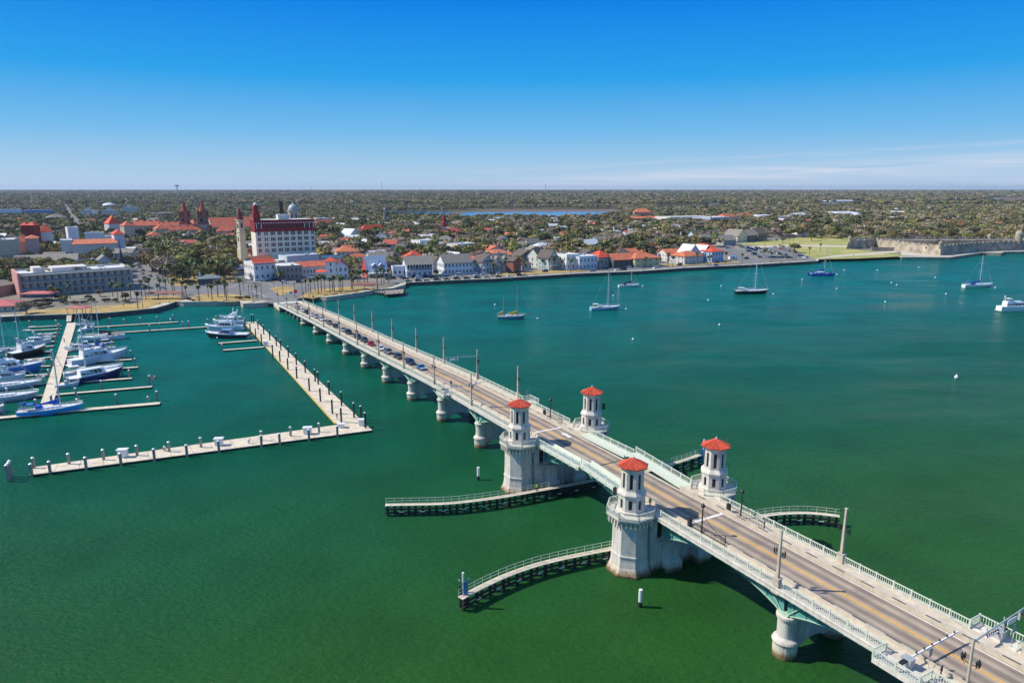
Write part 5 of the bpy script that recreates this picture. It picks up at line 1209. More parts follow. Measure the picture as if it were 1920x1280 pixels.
# black iron pedestrian gates with a round lamp post
def iron_gate(x, s, label):
    t = thing('iron_gate', label, 'gate', BW(x, s, zwalk(s)), BRZ, 'black iron gates of the drawbridge')
    m = MB(); m.tube((0, 0, 0), (0, 0, 4.2), .13, .09, 10); m.build('post', BLACKM, t)
    m = MB(); m.lathe([(.1, 4.2), (.3, 4.35), (.34, 4.6), (.2, 4.8), (.05, 5.0)], 10); m.build('lantern', BLACKM, t)
    m = MB()
    for s0, s1 in ((-4.8, 0), (0, 2.4)):
        m.beam((0, s0, 1.15), (0, s1, 1.15), .07, .09); m.beam((0, s0, .25), (0, s1, .25), .07, .07)
        k = s0
        while k < s1: m.beam((0, k, .25), (0, k, 1.15), .035, .035); k += .3
    for k in range(8):
        f0, f1 = k / 8, (k + 1) / 8; cv = lambda f: (0, -4.8 * f, 1.2 + 2.1 * (1 - f) ** 2); m.beam(cv(f0), cv(f1), .05, .06)
    m.beam((0, -4.8, .2), (0, -4.8, 1.5), .12, .12); m.build('leaf', BLACKM, t)
    m = MB(); m.box(-.22, .22, 2.3, 2.9, .1, 1.4); m.build('control_box', BLACKM, t)
    return t
iron_gate(-4.6, 16.8, 'black iron gate with lantern post on the near side, right of the nearest tower')
iron_gate(4.6, 17.6, 'black iron gate with lantern post on the far side, right of the far tower')
iron_gate(4.6, 74.6, 'black iron gate with lantern post on the far side towards the town')
for nm, x, s, zz in (('far town tower', 11.3, 63.5, 4.9), ('nearest tower', -11.2, 30.0, 3.2)):
    t = thing('signal_light', 'black traffic signal fixed to the side of the %s' % nm, 'traffic signal', BW(x, s, zwalk(s) + zz), BRZ)
    m = MB(); m.cbox((0, 0, 0), (.5, .4, 1.3)); m.build('housing', BLACKM, t)
    for k in range(3): l = MB(); l.tube((0, -.2, .4 - .4 * k), (0, -.26, .4 - .4 * k), .13, .13, 10); l.build('lens', pmat(((.25, .02, .02), (.25, .15, .02), (.02, .15, .05))[k], .3), t)
# ------------------------------------------------------------------ buildings
WIN = None
def win_mesh(frame=WFRAME):
    m = MB(); m.box(-.5, .5, -.05, 0, 0, 1, 1); m.box(-.42, .42, -.065, -.045, .06, .94, 0); m.box(-.03, .03, -.075, -.05, .06, .94, 1); m.box(-.42, .42, -.075, -.05, .47, .53, 1)
    return m.mesh('window', [GLASS, frame])
WINM = win_mesh(); WIND = win_mesh(mat('window_frame_dark', (.12, .1, .09), .6, .1, 1))
def arch_win():
    m = MB(); n = 8; pts = [(-.42, 0), (.42, 0)] + [(.42 * math.cos(a), .62 + .38 * math.sin(a)) for a in [math.pi * k / n for k in range(n + 1)]]
    m.add([(x, -.04, z) for x, z in pts], [tuple(range(len(pts)))], 0); m.add([(x * 1.18, -.02, z * 1.05) for x, z in pts], [tuple(range(len(pts)))], 1)
    return m.mesh('window', [GLASS, WFRAME])
WINA = arch_win()
OCC = []      # building footprints, so trees keep off them
def gable_mesh(mb, x0, x1, y0, y1, z, h, axis, ov=.5, mi=0, th=.18):
    """two slopes with thickness; ridge along axis"""
    if axis == 'x':
        ym = (y0 + y1) / 2
        for ya in (y0 - ov, y1 + ov):
            zz = z - h * ov / ((y1 - y0) / 2); mb.add([(x0 - ov, ya, zz), (x1 + ov, ya, zz), (x1 + ov, ym, z + h), (x0 - ov, ym, z + h), (x0 - ov, ya, zz - th), (x1 + ov, ya, zz - th), (x1 + ov, ym, z + h - th), (x0 - ov, ym, z + h - th)],
                [(0, 1, 2, 3), (4, 7, 6, 5), (0, 4, 5, 1), (0, 3, 7, 4), (1, 5, 6, 2)], mi)
    else:
        xm = (x0 + x1) / 2
        for xa in (x0 - ov, x1 + ov):
            zz = z - h * ov / ((x1 - x0) / 2); mb.add([(xa, y0 - ov, zz), (xa, y1 + ov, zz), (xm, y1 + ov, z + h), (xm, y0 - ov, z + h), (xa, y0 - ov, zz - th), (xa, y1 + ov, zz - th), (xm, y1 + ov, z + h - th), (xm, y0 - ov, z + h - th)],
                [(0, 1, 2, 3), (4, 7, 6, 5), (0, 4, 5, 1), (0, 3, 7, 4), (1, 5, 6, 2)], mi)
def hip_mesh(mb, x0, x1, y0, y1, z, h, ov=.6, mi=0):
    w, d = x1 - x0, y1 - y0; r = min(w, d) / 2
    if w >= d: a, b = ((x0 + r, (y0 + y1) / 2), (x1 - r, (y0 + y1) / 2))
    else: a, b = (((x0 + x1) / 2, y0 + r), ((x0 + x1) / 2, y1 - r))
    X0, X1, Y0, Y1 = x0 - ov, x1 + ov, y0 - ov, y1 + ov
    v = [(X0, Y0, z), (X1, Y0, z), (X1, Y1, z), (X0, Y1, z), (*a, z + h), (*b, z + h), (X0, Y0, z - .2), (X1, Y0, z - .2), (X1, Y1, z - .2), (X0, Y1, z - .2)]
    if w >= d: f = [(0, 1, 5, 4), (1, 2, 5), (2, 3, 4, 5), (3, 0, 4)]
    else: f = [(0, 1, 4), (1, 2, 5, 4), (2, 3, 5), (3, 0, 4, 5)]
    mb.add(v, f + [(0, 6, 7, 1), (1, 7, 8, 2), (2, 8, 9, 3), (3, 9, 6, 0), (6, 9, 8, 7)], mi)
def block(t, x0, x1, y0, y1, z0, z1, col, roof='flat', rh=3, rm=FLATROOF, floors=2, cols=4, sides='flr', wm=None, wh=None, ww=None, par=.6, chim=0, ov=.6, name='wall', winmax=60):
    m = MB()
    if roof == 'flat':
        m.box(x0, x1, y0, y1, z0, z1)
        for a, b, c, d in ((x0, x1, y0, y0 + .3), (x0, x1, y1 - .3, y1), (x0, x0 + .3, y0 + .3, y1 - .3), (x1 - .3, x1, y0 + .3, y1 - .3)): m.box(a, b, c, d, z1 - .003, z1 + par)
    else: m.box(x0, x1, y0, y1, z0, z1)
    if roof == 'gx':
        ym = (y0 + y1) / 2
        for x in (x0, x1): m.add([(x, y0, z1), (x, y1, z1), (x, ym, z1 + rh - .12), (x + (.25 if x == x0 else -.25), y0, z1), (x + (.25 if x == x0 else -.25), y1, z1), (x + (.25 if x == x0 else -.25), ym, z1 + rh - .12)], [(0, 1, 2), (3, 5, 4)])
    if roof == 'gy':
        xm = (x0 + x1) / 2
        for y in (y0, y1): m.add([(x0, y, z1), (x1, y, z1), (xm, y, z1 + rh - .12), (x0, y + (.25 if y == y0 else -.25), z1), (x1, y + (.25 if y == y0 else -.25), z1), (xm, y + (.25 if y == y0 else -.25), z1 + rh - .12)], [(0, 1, 2), (3, 5, 4)])
    w = m.build(name, WALLC, t); w.color = (*col, 1)
    r = MB()
    if roof == 'gx': gable_mesh(r, x0, x1, y0, y1, z1, rh, 'x', ov)
    elif roof == 'gy': gable_mesh(r, x0, x1, y0, y1, z1, rh, 'y', ov)
    elif roof == 'hip': hip_mesh(r, x0, x1, y0, y1, z1, rh, ov)
    elif roof == 'flat': r.box(x0 + .3, x1 - .3, y0 + .3, y1 - .3, z1 + .004, z1 + .08)
    elif roof == 'pyr': hip_mesh(r, x0, x1, y0, y1, z1, rh, ov)
    ro = r.build('roof', rm, t)
    if roof == 'flat' and (x1 - x0) > 14:
        rr = random.Random(int(x1 * 31 + z1 * 7))
        for _ in range(min(6, int((x1 - x0) / 9))):
            c = MB(); cx = rr.uniform(x0 + 2, x1 - 2); cy = rr.uniform(y0 + 2, max(y0 + 2.1, y1 - 2)); c.cbox((cx, cy, z1 + .08 + .6), (rr.uniform(1.2, 2.6), rr.uniform(1, 2), 1.2)); c.build('roof_unit', GREYM, t)
    for i in range(chim):
        c = MB(); cx = x0 + (x1 - x0) * ((i + .5) / chim); cy = (y0 + y1) / 2; c.box(cx - .5, cx + .5, cy - .4, cy + .4, z1, z1 + rh + 1.3); c.box(cx - .62, cx + .62, cy - .52, cy + .52, z1 + rh + 1.3, z1 + rh + 1.55)
        ch = c.build('chimney', WALLC, ro); ch.color = (*[min(.75, q * .9) for q in col], 1)
    if floors:
        fh = (z1 - z0) / floors; wh = wh or min(2.3, fh * .56); ww = ww or wh * .6; wm = wm or WINM; n = 0
        for f in range(floors):
            zb = z0 + fh * f + (fh - wh) * .5
            if 'f' in sides:
                for c in range(cols):
                    if n < winmax:
                        o = link('window', wm, t, (x0 + (x1 - x0) * (c + .5) / cols, y0 - .003, zb)); o.scale = (ww, 1, wh); n += 1
            sc = max(1, int(cols * (y1 - y0) / (x1 - x0) + .5)); sc = min(sc, 7)
            for ch_, x, rz in (('l', x0 - .003, -math.pi / 2), ('r', x1 + .003, math.pi / 2)):
                if ch_ in sides:
                    for c in range(sc):
                        if n < winmax:
                            o = link('window', wm, t, (x, y0 + (y1 - y0) * (c + .5) / sc, zb), rz); o.scale = (ww, 1, wh); n += 1
    return w
def frame(u0, v0, u1, v1, name, label, cat, group=None, depth=12, z=LZ, pad=2.0):
    a = P(u0, v0, z); b = P(u1, v1, z); c = (a + b) / 2; W = (b - a).length; rz = math.atan2(b.y - a.y, b.x - a.x)
    t = thing(name, label, cat, c, rz, group); OCC.append((c.x, c.y, rz, W / 2 + pad, -pad, depth + pad))
    return t, W, mpp(c)
def house(u0, v0, u1, v1, depth, hp, roof, rp, col, rm, fl, cols, label, name='house', cat='house', group=None, chim=0, sides='flr', wm=None, par=.6, ov=.6, veranda=None, z=LZ, winmax=60):
    t, W, s = frame(u0, v0, u1, v1, name, label, cat, group, depth, z); H = hp * s
    block(t, -W / 2, W / 2, 0, depth, 0, H, col, roof, max(.5, rp * s * 1.0), rm, fl, cols, sides, wm, chim=chim, par=par, ov=ov, winmax=winmax)
    if veranda:
        m = MB(); zf = H / fl * veranda; m.box(-W / 2, W / 2, -2.0, -.06, zf - .15, zf)
        m.build('balcony', WHITEP, t); m = MB()
        k = -W / 2 + .1; n = int(W / 2.4)
        for i in range(n + 1): x = -W / 2 + .15 + (W - .3) * i / n; m.box(x - .09, x + .09, -1.98, -1.8, 0, H - .1)
        m.build('porch_post', WHITEP, t)
        m = MB(); m.box(-W / 2, W / 2, -1.96, -1.88, zf + .85, zf + .95)
        for i in range(int(W / .5)): x = -W / 2 + .25 + i * .5; m.box(x - .03, x + .03, -1.95, -1.9, zf, zf + .9)
        m.build('balustrade', WHITEP, t)
        m = MB(); m.add([(-W / 2 - .3, -2.4, H - .25), (W / 2 + .3, -2.4, H - .25), (W / 2 + .3, .0, H + .35), (-W / 2 - .3, 0, H + .35), (-W / 2 - .3, -2.4, H - .4), (W / 2 + .3, -2.4, H - .4), (W / 2 + .3, .0, H + .2), (-W / 2 - .3, 0, H + .2)], [(0, 1, 2, 3), (4, 7, 6, 5), (0, 4, 5, 1), (1, 5, 6, 2), (0, 3, 7, 4)]); m.build('porch_roof', rm, t)
    return t, W, H, s
W_ = (.84, .83, .80); CR = (.74, .66, .48); CRY = (.68, .60, .33); GY = (.40, .39, .37); PK = (.62, .33, .27); ST = (.34, .30, .25); BR = (.30, .10, .06)
# --- the tall hotel with the red parapet
t, W, s = frame(484, 506, 594, 500, 'hotel', 'tall white hotel block with a dark red top storey and parapet', 'hotel', None, 17)
H = 89.5 * s; zt = 69.5 * s
m = MB(); m.box(-W / 2, W / 2, 0, 17, 0, zt); o = m.build('wall', WALLC, t); o.color = (.82, .76, .62, 1)
m = MB(); m.box(-W / 2 - .15, W / 2 + .15, -.15, 17.15, zt + .01, H); m.box(-W / 2 - .5, W / 2 + .5, -.5, 17.5, H - .5, H + .2)
for k in range(26): x = -W / 2 + (k + .5) * W / 26; m.box(x - .3, x + .3, -.45, -.15, H - 1.2, H - .5)
m.build('top_storey', mat('dark_red_trim', (.23, .012, .016), .7, .2, .5), t)
m = MB(); m.box(-W / 2 - .4, W / 2 + .4, -.4, 17.4, zt - .35, zt); m.build('string_course', MATS['dark_red_trim'], t)
m = MB(); m.box(-W / 2 + .4, W / 2 - .4, .4, 16.6, H + .2, H + .25); m.build('roof', FLATROOF, t)
xs = []
for g in range(9):
    n = 2 if g in (0, 8) else (2 if g == 1 else 3); c = -W / 2 + W * (.05 + .1125 * g) + .4
    for k in range(n): xs.append(c + (k - (n - 1) / 2) * W * (.026 if g != 1 else .035))
cnt = 0
for f in range(4):
    z = zt - (4.2 + 10.2 * f) * s
    for x in xs:
        if cnt < 100: o = link('window', WIND, t, (x, -.004, z - 1.3)); o.scale = (.85, 1.5, 2.6); cnt += 1
m = MB()
for k in range(24):
    x = -W / 2 + (k + .5) * W / 24; m.box(x - .42, x + .42, -.22, -.14, zt + 2.2, zt + 5.2)
m.build('top_windows', GLASS, t)['kind'] = 'stuff'
m = MB()
for k in range(24):
    x = -W / 2 + (k + .5) * W / 24; m.box(x - .35, x + .35, -.24, -.145, zt + 5.7, zt + 6.5)
for x in (-W / 2 + 1.2, -W / 2 + 4.6, W / 2 - 7.5, W / 2 - 4.0, W / 2 - .9): m.box(x - .2, x + .2, -.26, -.14, zt + 2.0, zt + 5.5)
m.build('parapet_ornament', WHITEP, t)
m = MB(); m.box(-W / 2 - .3, -W / 2 + 4.5, 1, 6, H + .2, H + 6); m.lathe([(2.2, H + 6), (2.2, H + 9), (1.9, H + 10.6), (1.5, H + 11.3)], 14, (-W / 2 + 2, 3.5, 0)); m.build('roof_tower', mat('red_stair_tower', (.32, .02, .02), .7, .2, .5), t); m = MB(); m.lathe([(1.5, H + 11.3), (1.2, H + 12.2), (.3, H + 12.9)], 12, (-W / 2 + 2, 3.5, 0)); m.build('tower_cap', WHITEP, t)
m = MB(); m.box(W / 2 - 26, W / 2 - 18, 4, 10, H + .25, H + 3.2); m.box(-4, 3, 5, 11, H + .25, H + 3.8); m.build('plant_room', FLATROOF, t)
# --- cathedral with bell tower
t, W, s = frame(447, 500, 453.5, 501, 'bell_tower', 'slim cream cathedral bell tower with a pointed dark red cap', 'tower', None, 8)
m = MB(); w = W / 2
for a, z0, z1 in ((w, 0, 14), (w * .86, 14, 27), (w * .76, 27, 36)): m.box(-a, a, w - a, w + a, z0, z1)
for z in (14, 27, 36): m.box(-w * .98, w * .98, .02 * w, w * 1.98, z - .3, z + .3)
o = m.build('shaft', WALLC, t); o.color = (.72, .64, .45, 1)
m = MB(); m.lathe([(w * 1.05, 36.3), (.1, 45.5)], 8, (0, w, 0), rot=R(22.5)); m.build('spire', mat('dark_red_cap', (.20, .025, .03), .7, .2, .5), t)
for z, ww, hh in ((30, 1.2, 4), (20, 1.0, 3.5), (8, .9, 2.5)):
    for rz, px_, py_ in ((0, 0, w - w * .78), (math.pi / 2, w * .79, w)):
        o = link('window', WINA, t, (px_, py_ - .4 if rz == 0 else py_, z), rz); o.scale = (ww * 1.3, 1, hh)
house(458, 498, 476, 499, 30, 18, 'gy', 12, (.66, .58, .44), REDTILE, 1, 2, 'cathedral nave with a steep red roof beside the bell tower', 'cathedral', 'church', sides='f')
house(460, 511, 478, 512, 20, 22, 'gy', 8, (.50, .44, .36), ORTILE, 2, 3, 'gabled stone building with an orange tiled roof in front of the cathedral', 'house', wm=WIND)
# --- buildings in front of the hotel
house(478, 527, 518, 524, 22, 32, 'flat', 0, (.76, .76, .76), METROOF, 2, 4, 'white two storey corner building with a red tiled front eave', 'corner_building', 'building', par=.4)
t, W, s = frame(478, 526.8, 518, 523.8, 'tile_awning', 'red tiled awning roof over the white corner building', 'awning', None, 0, pad=0)
m = MB(); h = 32 * s; m.add([(-W / 2 - .5, -1.0, h - .3), (W / 2 + .5, -1.0, h - .3), (W / 2, 3.5, h + 2.6), (-W / 2, 3.5, h + 2.6), (-W / 2 - .5, -1.0, h - .6), (W / 2 + .5, -1.0, h - .6), (W / 2, 3.5, h + .42), (-W / 2, 3.5, h + .42)], [(0, 1, 2, 3), (4, 7, 6, 5), (0, 4, 5, 1), (0, 3, 7, 4), (1, 5, 6, 2), (3, 2, 6, 7)]); m.build('tiles', REDTILE, t)
house(521, 526, 568, 523, 25, 25, 'flat', 0, (.30, .27, .24), FLATROOF, 2, 6, 'low grey stone building with an arcade in front of the hotel', 'stone_building', 'building', wm=WINA)
house(524, 512, 546, 510, 14, 22, 'flat', 0, (.42, .36, .33), FLATROOF, 0, 0, 'pinkish grey service block behind the stone arcade building', 'service_block', 'building')
house(540, 512, 600, 507, 14, 30, 'flat', 0, (.55, .58, .62), METROOF, 0, 0, 'blank blue grey wall building behind the long red roof', 'warehouse', 'building')
house(562, 519, 612, 516, 12, 19, 'gx', 8, (.70, .70, .70), PINKTILE, 1, 8, 'long low white building with a straight red tiled roof', 'long_building', 'building')
house(484, 512, 540, 509, 10, 20, 'flat', 0, (.74, .74, .72), METROOF, 1, 6, 'white flat roofed block at the foot of the hotel', 'annex', 'building')
house(602, 504, 640, 503, 20, 20, 'flat', 0, (.58, .56, .50), FLATROOF, 1, 3, 'cream flat roofed block right of the hotel', 'annex', 'building')
# white spanish house
t, W, s = frame(612, 524, 653, 523, 'spanish_house', 'white house with red gables and a square corner tower by the palms', 'house', None, 16)
block(t, -W / 2 + 5, W / 2, 0, 16, 0, 24 * s, W_, 'gy', 11 * s, mat('deep_red_roof', (.28, .015, .02), .7, .2, .5), 2, 3)
block(t, -W / 2, -W / 2 + 6.6, -1.2, 6, 0, 34 * s, W_, 'pyr', 7 * s, REDTILE, 3, 1, name='corner_tower')
block(t, -W / 2 - 6, -W / 2 - .01, -2, 8, 0, 15 * s, W_, 'hip', 3 * s, REDTILE, 1, 3, name='porch')
m = MB()
for k in range(9): m.box(-W / 2 - 12 + k * 2.2, -W / 2 - 11.6 + k * 2.2, -6, -5.6, 0, 2.4)
m.box(-W / 2 - 12.2, -W / 2 + 6, -6.05, -5.55, 2.4, 2.7); m.build('pergola', WHITEP, t)
# cream house with orange roofs behind
t, W, s = frame(634, 497, 688, 495, 'villa', 'cream villa with two levels of orange hipped roof', 'house', None, 18)
block(t, -W / 2, W / 2 - 5, 4, 20, 0, 24 * s, CR, 'hip', 9 * s, ORTILE, 3, 5, chim=1); block(t, -2, W / 2, -2, 3.9, 0, 14 * s, CR, 'hip', 6 * s, ORTILE, 2, 4, name='front_wing')
# waterfront row, left to right
t, W, s = frame(690, 521, 727, 519, 'steep_roof_house', 'house with a very steep white roof, blue edge stripes and a red gable', 'house', 'waterfront houses facing the bay', 15)
block(t, -W / 2, W / 2, 0, 14, 0, 9 * s, (.14, .15, .17), 'gx', 30 * s, METROOF, 1, 4)
m = MB(); m.add([(-W / 2 - .62, -.4, 9 * s), (-W / 2 - .62, 14.4, 9 * s), (-W / 2 - .62, 7, 39 * s)], [(0, 1, 2)]); m.add([(-W / 2 - .02, -.4, 0), (-W / 2 - .02, 14.4, 0), (-W / 2 - .02, 14.4, 9 * s), (-W / 2 - .02, -.4, 9 * s)], [(0, 1, 2, 3)]); m.build('red_gable', pmat((.55, .06, .06)), t)
for x in (-W * .12, W * .22):
    block(t, x - 1.4, x + 1.4, 1.2, 5, 16 * s, 23 * s, (.1, .22, .4), 'gy', 3 * s, METROOF, 1, 1, sides='f', name='dormer')
    m = MB(); m.beam((x + 1.2, .3, 11.5 * s), (x + 4.5, 5.2, 31 * s), .2, .8); m.build('blue_stripe', pmat((.03, .15, .55)), t)
m = MB(); m.box(-W / 2, W / 2, -3, -.05, 8 * s, 9 * s)
for k in range(6): x = -W / 2 + .2 + (W - .4) * k / 5; m.box(x - .12, x + .12, -2.9, -2.6, 0, 8 * s)
m.build('porch', WHITEP, t)
house(737, 520, 763, 519, 9, 19, 'flat', 0, (.62, .66, .74), FLATROOF, 1, 3, 'low white arcaded building between the steep roof and the long balcony building', 'arcade_building', 'building', 'waterfront houses facing the bay', wm=WINA)
t, W, H, s = house(763, 521, 811, 519, 15, 26, 'gx', 13, (.62, .68, .80), SHINGLE, 2, 5, 'big pale blue building with an upper balcony and a tan shingle roof', 'balcony_building', 'building', 'waterfront houses facing the bay', chim=0, veranda=None, ov=1.0)
m = MB(); m.box(-W / 2 + .5, W / 2 - .5, -.07, -.01, H * .56, H * .97); m.build('gallery_recess', GLASS, t)
m = MB(); m.box(-W / 2, W / 2, -1.5, -.08, H * .50, H * .53)
for k in range(10): x = -W / 2 + .2 + (W - .4) * k / 9; m.box(x - .12, x + .12, -1.4, -1.2, H * .53, H * .98)
m.box(-W / 2, W / 2, -1.42, -1.34, H * .66, H * .68); m.build('gallery', WHITEP, t)
house(812, 510, 832, 508, 12, 19, 'gy', 9, (.55, .52, .5), SHINDARK, 2, 3, 'brown roofed house set back behind the long balcony building', chim=1)
t, W, H, s = house(833, 516, 886, 513, 14, 23, 'gx', 14, (.76, .78, .82), SHINGLE, 2, 8, 'long white house with a grey shingle roof and blue shutters facing the bay', 'inn', 'building', 'waterfront houses facing the bay')
house(886, 513, 902, 511, 10, 16, 'flat', 0, (.50, .58, .72), FLATROOF, 1, 2, 'low pale blue wing beside the long white inn')
house(903, 513, 925, 511, 12, 22, 'gy', 11, (.50, .55, .6), SHINDARK, 2, 3, 'house with a navy gable and a white first floor porch', veranda=1)
t, W, H, s = house(929, 511, 958, 509, 14, 15, 'gx', 19, (.40, .42, .36), SHINGLE, 1, 4, 'house with a big olive grey roof and dormers behind palms', chim=1)
for x in (-4, 2.5): block(t, x - 1, x + 1, 1.5, 5, H + 1.5, H + 4.5, (.7, .7, .66), 'gy', 1.4, SHINGLE, 1, 1, sides='f', name='dormer')
house(963, 511, 977, 509, 13, 22, 'gy', 6, (.32, .10, .06), SHINDARK, 2, 2, 'red brick sided house with dark gable on the bayfront')
house(917, 492, 972, 489, 24, 12, 'hip', 9, CR, ORTILE, 1, 6, 'wide orange roofed building behind the olive grey house', 'building', 'building')
house(975, 500, 1008, 498, 15, 20, 'gy', 11, (.20, .20, .21), SHINDARK, 2, 3, 'dark grey gabled house with a small white balcony', chim=1)
house(978, 507, 996, 505, 8, 12, 'hip', 4, (.62, .60, .58), SHINDARK, 1, 3, 'small white porch house under the dark grey gable')
house(1011, 502, 1028, 500, 14, 20, 'gx', 16, (.70, .70, .60), SHINDARK, 2, 2, 'pale house with a large brown shingle roof')
house(1029, 507, 1046, 505, 12, 24, 'gy', 13, (.48, .58, .55), SHINDARK, 3, 2, 'tall house with a teal gable and two white balconies', veranda=1)
house(1047, 504, 1068, 502, 14, 20, 'gy', 10, W_, SHINDARK, 2, 2, 'white stuccoed house with a brown gable right of the teal gable', wm=WIND)
house(1062, 507, 1086, 505, 14, 28, 'flat', 0, (.80, .79, .76), FLATROOF, 2, 3, 'white cubic restaurant at the left end of the white terrace')
house(1086, 507, 1120, 504, 16, 24, 'flat', 0, (.66, .70, .78), METROOF, 2, 5, 'white and blue fronted restaurant with a roof terrace', 'restaurant', 'building')
house(1122, 503, 1148, 501, 14, 20, 'hip', 12, (.4, .38, .36), REDTILE, 1, 3, 'building with a deep orange pyramid roof right of the roof terrace', 'building', 'building')
house(1150, 503, 1190, 501, 14, 16, 'gx', 10, (.12, .11, .10), ORTILE, 1, 4, 'dark fronted building with an orange roof behind palms', 'building', 'building', wm=WIND)
t, W, s = frame(1190, 502, 1236, 499, 'motel', 'yellow walled motel with a hipped orange roof near the seawall', 'motel', None, 16)
block(t, -W / 2, W / 2, 0, 16, 0, 17 * s, CRY, 'hip', 9 * s, ORTILE, 2, 4, ov=1.0)
house(1166, 486, 1250, 481, 13, 11, 'gx', 7, (.42, .40, .36), ORTILE, 2, 12, 'long orange roofed motel wing behind the yellow motel', 'motel', 'motel')
house(1250, 490, 1290, 488, 14, 14, 'gx', 8, (.70, .68, .64), ORTILE, 2, 6, 'white motel wing with an orange roof, left of its twin', 'motel', 'motel')
house(1283, 496, 1318, 493, 16, 15, 'hip', 8, (.60, .60, .58), ORTILE, 2, 5, 'white motel with parking bays and an orange roof left of the grey gables', 'motel', 'motel')
t, W, s = frame(1296, 492, 1336, 489, 'gabled_house', 'blue grey house with two pale steep metal gables', 'house', None, 15)
block(t, -W / 2, 0, 3, 16, 0, 18 * s, (.62, .64, .66), 'gy', 14 * s, METROOF, 2, 2); block(t, .02, W / 2, 0, 13, 0, 16 * s, (.22, .27, .34), 'gy', 14 * s, METROOF, 2, 3)
house(1334, 492, 1356, 490, 13, 20, 'hip', 6, (.42, .55, .75), REDTILE, 2, 4, 'pale blue building with three arches and an orange roof at the street corner', 'building', 'building', wm=WINA)
house(1309, 478, 1340, 477, 14, 14, 'hip', 7, (.66, .62, .55), REDTILE, 1, 3, 'square orange roofed house behind the grey gables')
house(1356, 460, 1380, 459, 14, 10, 'gx', 8, GY, SHINGLE, 1, 3, 'grey shingled house left of the cream gable')
house(1382, 455, 1400, 454, 20, 12, 'gy', 12, CR, SHINGLE, 2, 2, 'cream gable ended shop with a grey roof by the street')
house(1401, 454, 1420, 453, 16, 13, 'gx', 9, (.18, .16, .14), SHINGLE, 1, 3, 'dark fronted shop with a grey roof right of the cream gable', wm=WIND)
house(1421, 452, 1438, 451, 16, 14, 'gx', 9, (.3, .2, .15), SHINDARK, 1, 3, 'brown shop with a dark roof at the end of the row', wm=WIND)
house(1388, 440, 1412, 439, 16, 10, 'gx', 7, (.5, .48, .44), SHINGLE, 1, 3, 'grey roofed house in the trees behind the cream gable shop')
